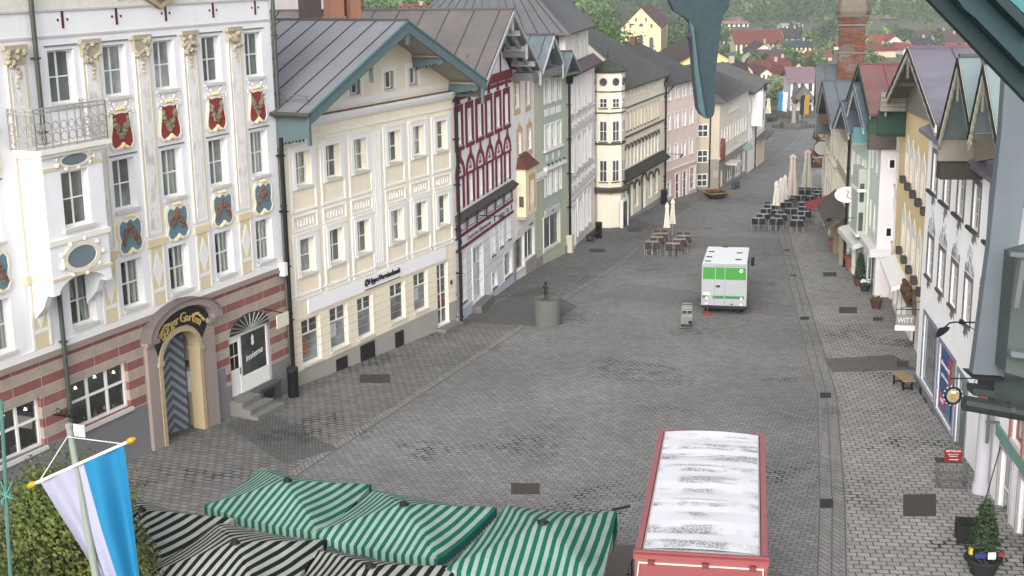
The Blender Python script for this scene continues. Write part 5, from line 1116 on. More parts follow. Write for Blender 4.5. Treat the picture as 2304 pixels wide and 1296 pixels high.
cs = RB.inv(at_y(1908, 438, 75.3)); b = MB(); b.bar((cs.x, 0, cs.z), (cs.x, cs.y, cs.z), .04, .04); br_ = b.build('sign_arm', IRON, RB.o); b = MB(); b.lathe([(.72, 0), (.75, .03), (.72, .06)], 24, (0, 0, 0)); b.v = [(cs.x+.06-z, cs.y+x, cs.z+y*.62) for x, y, z in b.v]; sd_ = b.build('round_sign', paint('d9d9d9', .6), br_)
b = MB(); X_ = cs.x+.07; b.bar((X_, cs.y-.1, cs.z-.15), (X_, cs.y+.02, cs.z+.2), .06, .02); b.bar((X_, cs.y+.02, cs.z+.15), (X_, cs.y-.15, cs.z+.3), .05, .02); b.bar((X_, cs.y-.08, cs.z-.1), (X_, cs.y+.2, cs.z-.25), .05, .02); b.build('skier_emblem', DARK, sd_)
b = MB(); b.bar((3.9, 0, 1.8), (3.9, -1.7, 1.8), .04, .04); b.lathe([(.03, .12), (.22, -.05), (.2, -.06)], 10, (3.9, -1.7, 1.7)); b.build('wall_lamp', IRON, RB.o)
# tan house with shingle canopy
RT = House('tan grey house with tall narrow windows and a shingled canopy over its shop front', (21.8, 93), (19.15, 75.8))
rtw = [(.9+1.45*i, z0, 1.55+1.45*i, z0+1.6) for z0 in (3.3, .9) for i in range(11)] + [(.6+2.4*i, -3.2, 2.2+2.4*i, -.9) for i in range(7)]
TT = plaster('a59a88', .2); RT.wall(0, 17.4, -4, 6.0, [plaster('c9c2b0', .2), TT], 12, rtw, .15, bands=[(-5, 0), (.55, 1)])
for k, q in enumerate(rtw): RT.window(*q, y=.04, fd=.03, nx=2, ny=2, gm=glassm('8e9290') if k % 3 else GLASS, sill=.05, sur=.1, surd=.04, surm=paint('cfcabb', .8))
b = MB()
for i in range(5): b.box(.3+i*1.9, -.09, -.6, .5+i*1.9, 0, 5.8)
for i in range(7):
    for z in (2.75, 5.1): b.blob((1.3+i*1.2, -.05, z), .22, i, .4, 1)
b.box(0, -.1, 5.75, 17.4, 0, 5.95); b.build('stucco_trim', paint('c6c2b6', .8, .15, 4), RT.o)
b = MB(); y0 = -1.1; b.extr([(8.8, 0, 1.35), (8.8, y0, .35), (8.8, y0, .2), (8.8, 0, 1.1)], (8.2, 0, 0)); cn = b.build('shingle_canopy', tiles('5a5148', '7b7166', .22), RT.o)
b = MB()
for x in (10, 12.5, 16.5): b.box(x-.12, -.35, -4, x+.12, -.1, .5)
b.build('canopy_post', paint('a89c80', .8), cn)
b = MB(); b.extr([(4.2, 0, .2), (4.2, -1.6, -.35), (4.2, -1.6, -.42), (4.2, 0, .12)], (2.6, 0, 0)); aw = b.build('red_awning', paint('a5303f', .7, .15, 3), RT.o); b = MB(); b.bar((6.8, -1.6, -.4), (6.8, 0, -.5), .03, .03); b.build('awning_arm', IRON, aw)
g7 = (8.0, 8.0, 3.7, 5.6, 15.5, 6.3)
RT.sheet_roof(*g7, -1.0, 11, [BLUER, RIB], seam=1.4); wavegable(RT, g7[0], g7[1]-.05, g7[2], g7[3]-.05, g7[4], g7[5]-.05, .96, paint('8f9d98', .7, .2, 4), [paint('5d4a40', .8), WTRIM], .2)
b = MB(); b.prism([(4.2, 5.6), (8, 7.7), (15, 6.2), (15, 5.9), (4.2, 5.4)], -.2, -.05); b.box(4.2, -.95, 4.9, 4.8, 0, 5.6); b.build('gable_boarding', paint('6d5a4d', .85, .2, 3), RT.o)
RF = House('long house with dark sheet roof carrying the big brick chimney, far right of the street', (25, 108), (21.8, 93))
rfw = [(.8+1.5*i, z0, 1.5+1.5*i, z0+1.4) for z0 in (1.6, -1.0) for i in range(9)]
RF.wall(0, 15.3, -5, 4.6, plaster('c4bba9', .2), 12, rfw, .15)
for q in rfw: RF.window(*q, y=.08, nx=2, ny=1, gm=GLASS, sill=.05)
g8 = (9.3, 7.95, -.6, 4.2, 19.5, 4.3)
RF.sheet_roof(*g8, -.8, 12, [roofmetal('555a60', '767b80', .5, .25), RIB], seam=1.2); RF.barge(g8[0], g8[1]-.1, g8[2], g8[3]-.1, g8[4], g8[5]-.1, -.78, .2, WDK)
def brickm():
    k = NT('weathered_brick'); sp = k.n('ShaderNodeSeparateXYZ'); k.l(k.co, sp.inputs[0]); cb = k.n('ShaderNodeCombineXYZ'); k.l(k.math('ADD', sp.outputs[0], sp.outputs[1]), cb.inputs[0]); k.l(sp.outputs[2], cb.inputs[1])
    br = k.n('ShaderNodeTexBrick'); br.inputs['Scale'].default_value = 1; br.inputs['Brick Width'].default_value = .3; br.inputs['Row Height'].default_value = .11; br.inputs['Mortar Size'].default_value = .012
    br.inputs['Color1'].default_value = srgb('6e3d30'); br.inputs['Color2'].default_value = srgb('43291f'); br.inputs['Mortar'].default_value = srgb('54483f'); k.l(cb.outputs[0], br.inputs[0])
    f = k.ramp(k.noise(.9, 6), (.46, (0, 0, 0, 1)), (.56, (1, 1, 1, 1))); k.col(k.mix(f, br.outputs[0], k.ramp(k.noise(6, 3), (.3, srgb('423b35')), (.7, srgb('6a615a'))))); k.bump(br.outputs['Fac'], -.02, .6); return k.set(.9, 0, .2)
BRK = brickm(); b = MB(); _c = RF.inv(at_y(1916, 100, 97)); cyy = _c.y; cx_ = _c.x
def sq(b, w0, z0, w1, z1, m=0): b.raw([(cx_+sx*w0*.9, cyy+sy*w0*.9, z0) for sx, sy in ((-1, -1), (1, -1), (1, 1), (-1, 1))] + [(cx_+sx*w1*.9, cyy+sy*w1*.9, z1) for sx, sy in ((-1, -1), (1, -1), (1, 1), (-1, 1))], [(0, 1, 5, 4), (1, 2, 6, 5), (2, 3, 7, 6), (3, 0, 4, 7), (4, 5, 6, 7), (0, 3, 2, 1)], m)
sq(b, .98, 6.0, .98, 8.9); sq(b, 1.03, 8.9, 1.03, 9.0, 1); sq(b, .96, 9.0, .96, 10.8); sq(b, 1.12, 10.8, 1.12, 10.92, 1); sq(b, 1.0, 10.92, 1.25, 11.45); sq(b, 1.3, 11.45, 1.3, 11.5, 1)
b.lathe([(1.15, 11.5), (1.27, 11.8), (1.22, 12.3), (1.02, 12.8), (.9, 13.3), (.9, 14.5)], 8, (cx_, cyy, 0), 2)
b.build('brick_chimney', [BRK, paint('7f7770', .9, .2, 4), paint('83796c', .9, .35, 6)], RF.o)
# ================================================================ nearest house on the right and the camera's own roof edge
RX = House('nearest white house on the right with pink window frames and painted corner blocks', onR(37.4), onR(22))
xw = [(2.2, 2.6, 3.4, 4.4), (4.4, 2.6, 5.6, 4.4), (1.2, -.3, 2.6, 2.0), (3.4, -.3, 4.8, 2.0)]
RX.wall(0, 15.4, -1, 8.9, WHR, 12, xw, .2)
PK = paint('c08078', .7, .1); 
for k, q in enumerate(xw): RX.window(*q, y=.1, nx=2, ny=2, gm=GD, sill=.1, sur=.16 if k < 2 else .08, surd=.06, surm=PK if k < 2 else paint('b9b6bb', .7), name='window' if k < 2 else 'shop_window', fm=PK if k < 2 else WHITE)
b = MB(); b.box(.6, -.06, 2.12, 8, 0, 2.5); b.build('green_band', paint('86b3a3', .7, .12), RX.o)
b = MB(); b.lathe([(.25, -.9), (.25, -.2), (.2, -.1), (.19, 2.2), (.25, 2.3), (.25, 2.42)], 16, (.15, -.25, .6)); pl_ = b.build('round_pillar', plaster('aaa9b0', .3), RX.o, smooth=True)
b = MB(); b.lathe([(.22, 2.42), (.28, 2.5), (.28, 2.7), (.22, 2.85), (.26, 3.1)], 14, (.15, -.25, .6)); b.build('red_capital', paint('a8574c', .7, .1), pl_)
b = MB()
for i in range(14): b.box(6.0+(.25 if i % 2 else 0), -.02, -.8+i*.55, 7.2, 0, -.8+i*.55+.53, i % 2)
b.build('painted_quoin', [paint('77777c', .8), paint('c9b894', .8)], RX.o)
RX.pipe(5.6, -.9, 8, .06, .3, IRON); RX.pipe(.75, 1.9, 4.2, .05, .3, paint('77807e', .5, .2, 3, .4))
b = MB(); b.bar((1.3, -.02, 2.2), (1.0, -.4, -.3), .025, .025); b.build('flag_rod', IRON, RX.o)
ZINC = roofmetal('59656d', '7c878d', .55, .15); ZIND = roofmetal('44504f', '5a6662', .55, .15)
zh = empty('zinc_dormer', at_y(2225, 860, 13), 0, 'blue grey zinc clad dormer cheek with gutter at the right edge of the view', 'dormer')
def zpoly(px, y, dy, mat, name, parent=zh):
    p = [at_y(u, v, y) for u, v in px]; o_ = parent.location; b = MB(); b.extr([q-o_ for q in p], (0, dy, 0)); return b.build(name, mat, parent)
zpoly([(2270, 60), (2330, 60), (2320, 330), (2288, 578), (2259, 849), (2188, 845), (2226, 560), (2253, 300), (2261, 177)], 13, .12, ZINC, 'cheek')
o = zpoly([(2285, 575), (2340, 560), (2340, 860), (2262, 838)], 12.7, .3, ZIND, 'side_sheet'); zpoly([(2275, 790), (2340, 800), (2340, 812), (2275, 803)], 12.55, .12, ZINC, 'sheet_fold')
zpoly([(2238, 850), (2340, 850), (2340, 925), (2236, 908)], 13.05, .5, paint('3a4646', .6, .2, 3), 'fascia'); zpoly([(2188, 848), (2260, 852), (2258, 858), (2190, 853)], 12.9, .3, DARK, 'drip_edge')
b = MB(); A_, B_ = at_y(2168, 906, 12.6), at_y(2345, 938, 12.6); b.tube([A_-zh.location, B_-zh.location], .075, 10); C_ = at_y(2272, 924, 12.6)-zh.location; b.tube([C_-Vector((.012, 0, 0)), C_+Vector((.03, 0, .005))], .085, 10); b.build('gutter', paint('3f4745', .5, .2, 3, .4), zh)
zpoly([(2190, 874), (2240, 880), (2238, 897), (2190, 890)], 12.75, .2, paint('454d4c', .5, .2, 3, .4), 'gutter_box')
b = MB(); 
p0, p1 = at_y(2283, 690, 12.5)-zh.location, at_y(2300, 585, 12.5)-zh.location; b.bar(p0, p1, .09, .05); b.bar(at_y(2272, 571, 12.5)-zh.location, at_y(2340, 578, 12.5)-zh.location, .05, .04); b.build('roof_bracket', paint('7f8685', .5, .2, 3, .4), zh)
BRG = paint('30494f', .55, .12, 2); BRD = paint('263b40', .6, .12, 2)
bh = empty('roof_verge', at_y(2304, 0, 5), 0, 'teal painted roof verge boards crossing the top right corner close to the camera', 'bargeboard')
zpoly([(2020, -75), (2330, 248), (2330, 180), (2090, -75)], 5.0, .06, BRD, 'under_board', bh)
zpoly([(2080, -75), (2160, 5), (2170, 20), (2195, 40), (2330, 178), (2330, 88), (2170, -75)], 4.9, .08, BRG, 'barge_board', bh)
zpoly([(2165, -75), (2330, 90), (2330, 60), (2195, -75)], 4.8, .16, BRD, 'upper_moulding', bh)
zpoly([(2195, -75), (2330, 55), (2330, -75)], 4.9, .05, paint('4f8f90', .5, .1), 'verge_soffit', bh)
px = [(1480, -70), (1508, 2), (1518, 25), (1540, 38), (1552, 48), (1560, 62), (1556, 76), (1550, 83), (1556, 92), (1559, 110), (1563, 160), (1568, 215), (1573, 250), (1580, 262), (1588, 267), (1597, 267), (1604, 262), (1608, 250), (1608, 190), (1612, 150), (1619, 90), (1622, 60), (1626, 36), (1638, 22), (1642, 4), (1660, -70)]
pd = empty('carved_pendant', at_y(1590, 0, 4.6), 0, 'dark teal carved wooden pendant hanging into the top of the picture', 'pendant')
zpoly(px, 4.6, .1, paint('2a424a', .55, .1, 2), 'pendant_board', pd)
zpoly([(1552, 48), (1561, 60), (1572, 160), (1588, 262), (1594, 266), (1586, 266), (1574, 250), (1564, 160), (1560, 100), (1556, 70)], 4.575, .03, paint('48666c', .4, .1, 2), 'lit_bevel_edge', pd)  # light on the left bevel, put in as a paler teal strip
zpoly([(1440, -140), (1700, -140), (1700, -62), (1440, -62)], 4.55, .2, BRD, 'tie_beam', pd)
# ================================================================ vehicles
def frame_at(p, dirv, label, name, cat, slope=-.05, group=None):
    o = empty(name, p, 0, label, cat, group); d = Vector((dirv.x, dirv.y, 0)).normalized(); o.rotation_euler = (0, 0, math.atan2(d.y, d.x)-PI/2); 
    o.rotation_mode = 'QUATERNION'; o.rotation_quaternion = Matrix.Rotation(math.atan2(d.y, d.x)-PI/2, 4, 'Z').to_quaternion() @ Matrix.Rotation(math.atan(slope*d.y), 4, 'X').to_quaternion(); return o
bl, br2 = on_ground(1579, 686, .42), on_ground(1678, 692, .42); wd = (br2-bl).length; ct = (bl+br2)/2; ax = (br2-bl).normalized(); fwd = Vector((-ax.y, ax.x, 0))
fwd = (at_z(1642, 563, ct.z+2.0)-at_z(1635, 594, ct.z+2.15)); fwd.z = 0; fwd.normalize()
tk = frame_at(Vector((ct.x, ct.y, gz(ct.x, ct.y))), fwd, 'white box van with green stripes parked on the cobbles, its rear doors to the camera', 'box_van', 'van')
hw = wd/2; TL = 5.0; VW = paint('adb0b4', .35, .04, 2, 0, .5); VG = paint('3d9a35', .4, .06); VGD = paint('2f8a4a', .4, .06)
b = MB(); b.box(-hw, 0, .42, hw, TL, 2.5); body = b.build('box_body', VW, tk, bevel=.03)
b = MB(); 
for x0, x1 in ((-hw+.06, -hw*.42), (-hw*.42+.04, hw*.02-.02), (hw*.02+.03, hw-.06)): b.box(x0, -.012, 1.72, x1, -.002, 2.3)
b.build('green_panel', VG, body)
b = MB(); b.box(-hw*.5, -.012, .78, hw*.0, -.002, .92); b.box(hw*.02+.03, -.012, .78, hw-.12, -.002, .92); b.box(-hw+.02, -.012, .78, -hw*.72, -.002, .92); b.build('green_stripe', VGD, body)
b = MB(); b.box(-hw*.43, -.014, .5, -hw*.41, -.001, 2.35); b.box(hw*.015, -.014, .5, hw*.035, -.001, 2.35); b.box(-hw*.43, -.02, 2.36, hw, -.001, 2.38); b.build('door_gap', paint('8e9193', .6), body)
b = MB(); b.box(-hw, -.02, .4, -hw+.05, 0, 2.5); b.box(hw-.05, -.02, .4, hw, 0, 2.5); b.box(-hw, -.025, 2.42, hw, 0, 2.5); b.build('corner_trim', VW, body)
b = MB(); b.box(-hw*.36, -.03, 1.33, -hw*.18, -.01, 1.43); b.box(.3*hw, -.03, .5, .4*hw, -.01, .55); b.build('door_handle', DARK, body)
LT = paint('b9302a', .3, .05); LT2 = paint('c9ccd0', .25, .05)
for s_ in (-1, 1):
    b = MB()
    for k, z in enumerate((.52, .66, .8)): b.lathe([(.07, -.02), (.07, .02), (.03, .04)], 12, (0, 0, 0)); b.v[-36:] = [(s_*hw*.77+x, -.02-z_, z+y) for x, y, z_ in b.v[-36:]]; b.m[-12*2-2:] = [k % 2]*(12*2+2)
    b.build('rear_light', [LT2, paint('b8b2ae', .3)], body)
b = MB(); b.box(-hw*.92, -.03, .95, -hw*.62, -.01, 1.08); k = b.build('number_plate', WHITE, body); text('MB', .1, DARK, k, (-hw*.77, -.032, 1.01), depth=.001)
b = MB(); b.tube([(hw-.28+.07*math.cos(t*.52), -.016, 2.15+.07*math.sin(t*.52)) for t in range(13)], .02, 6); b.bar((hw-.28, -.02, 2.1), (hw-.28, -.02, 2.19), .03, .01); b.build('round_emblem', WHITE, body)
b = MB()
for x, y in ((-hw+.12, .3), (-hw+.12, 1.6), (-hw+.15, 3.2), (hw-.6, 1.0), (hw-.6, 3.0), (-.3, 4.8)): b.box(x, y, 2.5, x+.28, y+.07, 2.56)
b.build('roof_fitting', DARK, body); b = MB(); b.box(-hw+.04, .04, 2.5, hw-.04, TL-.04, 2.515); b.build('roof_sheet', paint('d6d8dc', .5, .05, 1), body)
b = MB(); b.box(-hw+.1, TL, .5, hw-.1, TL+1.5, 1.5); b.extr([(-hw+.12, TL, 1.5), (-hw+.12, TL+.1, 2.2), (-hw+.12, TL+.5, 2.2), (-hw+.12, TL+1.0, 1.5)], (wd-.24, 0, 0)); b.build('cab', VW, tk, bevel=.05)
b = MB(); b.box(hw+.08, TL+.3, 1.5, hw+.24, TL+.42, 1.95); b.box(hw-.1, TL+.34, 1.7, hw+.1, TL+.38, 1.74); b.build('wing_mirror', DARK, tk, bevel=.02)
for x in (-hw+.22, hw-.22):
    for y in (.9, TL+.7):
        b = MB(); b.lathe([(.2, -.1), (.33, -.1), (.35, -.05), (.35, .05), (.33, .1), (.2, .1)], 20, (0, 0, 0)); b.v = [(x+z, y+p, .35+q) for p, q, z in b.v]; wl = b.build('wheel', paint('151515', .8), tk)
        b = MB(); b.lathe([(.2, -.06), (.2, .06)], 14, (0, 0, 0)); b.v = [(x+z, y+p, .35+q) for p, q, z in b.v]; b.build('rim', paint('8a8c8e', .4, .1, 3, .6), wl)
b = MB(); b.box(-hw+.05, -.05, .3, hw-.05, TL+1.2, .42); b.box(-hw, -.06, .36, hw, .02, .44); b.build('chassis', DARK, tk)
b = MB(); b.box(-hw+.1, -.3, .0, -hw+.5, -.05, .14); b.bar((-hw+.3, -.1, .1), (-hw+.3, -.02, .5), .03, .03); b.build('red_chock', paint('8f3a35', .6), tk)
# red stall trailer in the foreground
zt = gz(0, 27)+2.75
fl, fr_, bl_, brr = at_z(1424, 1246, zt), at_z(1731, 1250, zt), at_z(1487, 968, zt), at_z(1717, 981, zt)
mf, mb_ = (fl+fr_)/2, (bl_+brr)/2; fw_ = mb_-mf; LN = fw_.length; wdt = ((fr_-fl).length+(brr-bl_).length)/2
tr_ = empty('market_trailer', (mf.x, mf.y, gz(mf.x, mf.y)), math.atan2(fw_.y, fw_.x)-PI/2, 'red market trailer with a dirty white roof beside the striped umbrellas', 'trailer')
def dirty_roof():
    k = NT('dirty_white_roof'); f = k.noise(1.6, 6, k.mapping((.5, 2.6, 1)), .65); w_ = k.n('ShaderNodeTexWave', bands_direction='Y'); w_.inputs['Scale'].default_value = .42; w_.inputs['Distortion'].default_value = 2.2; w_.inputs['Detail'].default_value = 2; k.l(k.co, w_.inputs[0])
    pm = k.ramp(k.noise(1.15, 3, k.mapping((.9, .7, 1), (0, 0, 0), (3.1, 1.7, 0))), (.40, (0, 0, 0, 1)), (.52, (1, 1, 1, 1)))
    g_ = k.math('MULTIPLY', k.ramp(f, (.38, (0, 0, 0, 1)), (.52, (1, 1, 1, 1))), k.ramp(w_.outputs[1], (.2, (0, 0, 0, 1)), (.55, (1, 1, 1, 1)))); g_ = k.math('MULTIPLY', g_, pm)
    g2 = k.math('MULTIPLY', g_, k.ramp(k.noise(14, 5, k.mapping((1.6, .9, 1)), .8), (.4, (.1,)*3+(1,)), (.6, (1, 1, 1, 1)))); c = k.mix(k.ramp(f, (.3, (0, 0, 0, 1)), (.8, (.35,)*3+(1,))), srgb('c4c5cc'), srgb('a9a8a8')); k.col(k.mix(k.math('MULTIPLY', g2, .9), c, srgb('3c3832'))); return k.set(.6, 0, .3)
TR = paint('a45a5c', .45, .12, 1.5); h3 = zt-gz(mf.x, mf.y); w2 = wdt/2
b = MB(); b.box(-w2+.06, .05, .5, w2-.06, LN-.05, h3-.12); tb = b.build('trailer_body', TR, tr_)
b = MB()
for i in range(25):
    for j in range(12):
        P = lambda i, j: (-w2+.16+(2*w2-.32)*j/12, .12+(LN-.2)*i/25, h3+.02+.02*math.sin(i*1.55)*math.sin(PI*j/12)+.05*math.sin(PI*j/12))
        b.poly([P(i, j), P(i, j+1), P(i+1, j+1), P(i+1, j)])
b.box(-w2+.16, .12, h3-.1, w2-.16, LN-.08, h3+.0); b.build('roof_sheet', dirty_roof(), tb)
b = MB()
for s_ in (-1, 1): b.box(min(s_*w2, s_*(w2-.13)), -.02, h3-.2, max(s_*w2, s_*(w2-.13)), LN, h3+.05, 0); b.box(min(s_*(w2-.15), s_*(w2-.18)), .08, h3-.02, max(s_*(w2-.15), s_*(w2-.18)), LN-.1, h3+.035, 1)
b.box(-w2+.13, LN-.1, h3-.2, w2-.13, LN, h3+.04, 0); b.box(-w2-.03, -.1, h3-.14, w2+.03, .0, h3+.05, 0); b.box(-w2-.03, -.12, h3-.02, w2+.03, -.1, h3+.02, 2); b.build('roof_rail', [TR, paint('b9a39c', .5), paint('8a3f42', .4)], tb)
b = MB(); b.extr([(-w2+.08, -.12, h3-.2), (-w2+.08, -.75, h3-.42), (-w2+.08, -.75, h3-.46), (-w2+.08, -.12, h3-.24)], (2*w2-.16, 0, 0)); b.box(-w2+.0, -.1, .5, w2, .05, h3-.14, 0); fp = b.build('front_flap', paint('ab6160', .45, .1, 2), tb)
b = MB(); b.bar((-w2+.1, -.14, h3-.19), (w2-.1, -.14, h3-.19), .03, .03); b.bar((-w2+.09, -.13, h3-.18), (-w2+.09, -.75, h3-.4), .03, .03); b.bar((w2-.09, -.13, h3-.18), (w2-.09, -.75, h3-.4), .03, .03); b.bar((-w2+.05, -.8, h3-.5), (w2-.05, -.8, h3-.5), .04, .04); b.build('flap_frame', paint('cfc7bd', .5), fp)
b = MB()
for x in (-w2+.35, .1, w2-.3): b.box(x-.07, -.2, h3-.24, x+.07, -.12, h3-.12)
b.build('hinge', paint('80403f', .6, .2, 5), fp)
for x in (-w2+.25, w2-.25): b = MB(); b.lathe([(.22, -.1), (.36, -.1), (.36, .1), (.22, .1)], 18, (0, 0, 0)); b.v = [(x+z, LN*.5+p, .36+q) for p, q, z in b.v]; b.build('wheel', paint('151515', .8), tr_)
b = MB(); b.box(-w2-.04, LN*.8, h3-.6, -w2+.02, LN*.83, h3-.35); b.build('side_light', DARK, tb)
# ================================================================ striped market umbrellas
def stripes(c1, c2, per):
    k = NT('striped_canvas'); sp = k.n('ShaderNodeSeparateXYZ'); k.l(k.co, sp.inputs[0]); t = k.math('PINGPONG', k.math('ADD', sp.outputs[0], k.math('MULTIPLY', k.noise(.8, 2), .06)), per/2)
    e = k.math('GREATER_THAN', t, per*.25); n_ = k.ramp(k.noise(1.2, 5), (.3, (.78, .78, .78, 1)), (.7, (1.05, 1.05, 1.05, 1))); k.col(k.mix(1, k.mix(e, srgb(c1), srgb(c2)), n_, 'MULTIPLY')); k.bump(k.noise(5, 4), .015, .4); return k.set(.9, 0, .08)
S1, S2 = stripes('16544a', '82968a', .205), stripes('0f1d1e', '9a9a90', .215)
def umbrella(A, B, Cc, D, label, mat, zc=2.35, rise=.4, grp='green striped market umbrellas', dirs=None):
    """canopy over four measured corners: A far left, B far right, C near right, D near left"""
    z0 = gz(0, 28)+zc; P = [at_z(*q, z0) for q in (A, B, Cc, D)]; c = sum(P, Vector())/4
    ax = ((P[1]-P[0])+(P[2]-P[3])).normalized(); rz = math.atan2(ax.y, ax.x); o = empty('striped_umbrella', (c.x, c.y, gz(c.x, c.y)), rz, label, 'umbrella', grp)
    inv = Matrix.Rotation(-rz, 4, 'Z'); L = [inv @ (p-Vector((c.x, c.y, 0))) for p in P]; zz = z0-gz(c.x, c.y); n = 20; b = MB(); G = []
    for i in range(n+1):
        for j in range(n+1):
            s, t = j/n, i/n; p = (L[3]*(1-s)+L[2]*s)*(1-t) + (L[0]*(1-s)+L[1]*s)*t; a, d = abs(2*s-1), abs(2*t-1)
            m = max(a, d); h = rise*(1-m**1.15) - .10*m*(1-(min(a, d)/max(m, 1e-3))**2)*m + .03*math.sin(s*17+t*5)*m*(1-m*.6)
            G.append((p.x, p.y, zz+h))
    b.raw(G, [(i*(n+1)+j, i*(n+1)+j+1, (i+1)*(n+1)+j+1, (i+1)*(n+1)+j) for i in range(n) for j in range(n)])
    ed = [j for j in range(n)] + [n+(n+1)*i for i in range(n)] + [(n+1)*n+j for j in range(n, 0, -1)] + [(n+1)*i for i in range(n, 0, -1)]
    can = b.build('canopy', mat, o, smooth=True); can.modifiers.clear(); b = MB()
    for k in range(len(ed)):
        a, d = Vector(G[ed[k]]), Vector(G[ed[(k+1) % len(ed)]]); m = (a+d)/2; dn = Vector((0, 0, 1)); b.poly([a, d, d-dn*.17, m-dn*.24, a-dn*.17])
    b.build('valance', mat, can); b = MB(); b.lathe([(.02, .12), (.05, .08), (.1, .03), (.12, 0)], 10, (0, 0, zz+rise)); b.bar((-.12, .05, zz+rise+.03), (.14, -.04, zz+rise+.06), .05, .05); b.build('top_cap', DARK, can)
    b = MB(); b.tube([(0, 0, .0), (0, 0, zz+rise)], .04, 8); b.build('pole', paint('7a5f45', .6), o); b = MB()
    for q in L: b.bar((0, 0, zz+rise-.1), (q.x*.97, q.y*.97, zz-.04), .03, .04)
    b.build('rib', paint('7a5f45', .6), o); b = MB(); b.box(-.45, -.45, 0, .45, .45, .12); b.build('base_plate', paint('77767a', .8), o, bevel=.02); return o, L, zz
umbrella((588, 1052), (836, 1090), (716, 1198), (458, 1138), 'green striped umbrella farthest from the camera, left of the other two green ones', S1)
umbrella((840, 1100), (1118, 1142), (985, 1258), (700, 1200), 'green striped umbrella in the middle of the green row', S1)
u3, L3, z3 = umbrella((1140, 1136), (1388, 1150), (1352, 1312), (1000, 1280), 'green striped umbrella nearest the red trailer, one corner knotted', S1)
b = MB(); q = L3[1]; b.raw([(q.x, q.y, z3), (q.x-.25, q.y-.1, z3-.02), (q.x-.05, q.y-.35, z3-.9), (q.x+.03, q.y-.1, z3-.5)], [(0, 1, 2), (0, 2, 3), (1, 0, 3), (1, 3, 2)], 0); b.bar((q.x-.12, q.y, z3+.02), (q.x+.3, q.y+.12, z3+.1), .05, .05, 1); b.build('knotted_corner', [S1, DARK], u3)
umbrella((300, 1120), (526, 1166), (350, 1262), (110, 1200), 'black and white striped umbrella half hidden behind the flag', S2, zc=2.3, grp='dark striped market umbrellas')
umbrella((486, 1172), (735, 1215), (600, 1370), (300, 1300), 'black and white striped umbrella in the middle of the bottom edge row', S2, zc=2.3, grp='dark striped market umbrellas')
umbrella((716, 1236), (1028, 1274), (960, 1400), (640, 1360), 'black and white striped umbrella cut by the bottom edge, nearest the green row', S2, zc=2.3, grp='dark striped market umbrellas')
p = on_ground(1392, 1268, .74); bt = empty('beer_table', (p.x, p.y, gz(p.x, p.y)), R(-14), 'narrow grey wooden table between the knotted umbrella and the red trailer', 'table')
MB().box(-.28, -1.0, .71, .28, 1.1, .75).build('table_top', paint('77736c', .8, .2, 3), bt)
for y in (-.7, .8): b = MB(); b.bar((-.2, y, 0), (-.2, y, .71), .04, .04); b.bar((.2, y, 0), (.2, y, .71), .04, .04); b.bar((-.2, y, .1), (.2, y, .1), .03, .03); b.build('leg', DARK, bt)
b = MB(); b.box(-.15, -1.0, .42, .12, 1.1, .46); 
for y in (-.7, .8): b.bar((0, y, 0), (0, y, .42), .04, .04)
bn = b.build('bench', paint('8b877f', .8, .2, 3), None, loc=(p.x-.55, p.y, gz(p.x, p.y))); bn.rotation_euler = (0, 0, R(-14)); tag(bn, 'low grey bench pushed against the narrow table by the trailer', 'bench')
# ================================================================ flag on its pole, rope, tree
yf = 19.0; top = at_y(156, 962, yf); bot = at_y(216, 1296, yf-.3); dn = (bot-top).normalized(); k_ = (top.z-gz(0, yf))/-dn.z
fpo = empty('flag_pole', top+dn*k_, 0, 'pale grey metal flag pole in the lower left foreground', 'flag pole')
b = MB(); b.tube([Vector((0, 0, 0)), -dn*k_], [.085, .05], 12); b.lathe([(.06, 0), (.06, .05), (.03, .07)], 10, tuple(-dn*k_)); b.build('pole', paint('9aa39b', .45, .08, 3), fpo)
fo = empty('banner_flag', at_y(182, 1042, yf-.15), 0, 'white and light blue banner flag hanging from a crossbar on the grey pole', 'flag')
o_ = fo.location; a_, c_ = at_y(78, 1088, yf-.15)-o_, at_y(288, 994, yf-.15)-o_
b = MB(); b.tube([a_, c_], .022, 8); b.build('crossbar', paint('d9d9d4', .5), fo)
for q, d in ((a_, a_-c_), (c_, c_-a_)): d.normalize(); b = MB(); b.tube([q-d*.02, q+d*.03, q+d*.08, q+d*.13], [.03, .05, .045, .012], 8); b.build('finial', paint('c9a51f', .4, .1, 4), fo)
b = MB(); tp = top-o_+Vector((0, -.12, -.1)); b.tube([a_+(c_-a_)*.05, tp], .008, 5); b.tube([c_+(a_-c_)*.05, tp], .008, 5); b.build('cord', paint('c9c9c0', .8), fo)
def cloth(u0, v0, u1, v1, mat, name, s0, s1):
    b = MB(); n, m = 14, 26; G = []
    tl, tr2 = at_y(90, 1083, yf-.15)-o_, at_y(280, 1000, yf-.15)-o_; 
    for i in range(m+1):
        t = i/m; L_ = tl.lerp(at_y(262, 1380, yf-.15)-o_, t) ; Rr = tr2.lerp(at_y(332, 1400, yf-.15)-o_, t)
        for j in range(n+1):
            s = s0+(s1-s0)*j/n; p = L_.lerp(Rr, s); p = p + Vector((0, .10*math.sin(s*9+t*1.4)*min(1, t*2.5) + .05*math.sin(s*17), -.10*math.sin(PI*s)*t)); G.append(p)
    b.raw(G, [(i*(n+1)+j, i*(n+1)+j+1, (i+1)*(n+1)+j+1, (i+1)*(n+1)+j) for i in range(m) for j in range(n)]); k = b.build(name, mat, fo, smooth=True); k.modifiers.clear(); return k
cloth(0, 0, 0, 0, paint('afafc6', .8, .04, 2), 'white_half', 0, .5); cloth(0, 0, 0, 0, paint('1f86b8', .75, .05, 2), 'blue_half', .5, 1)
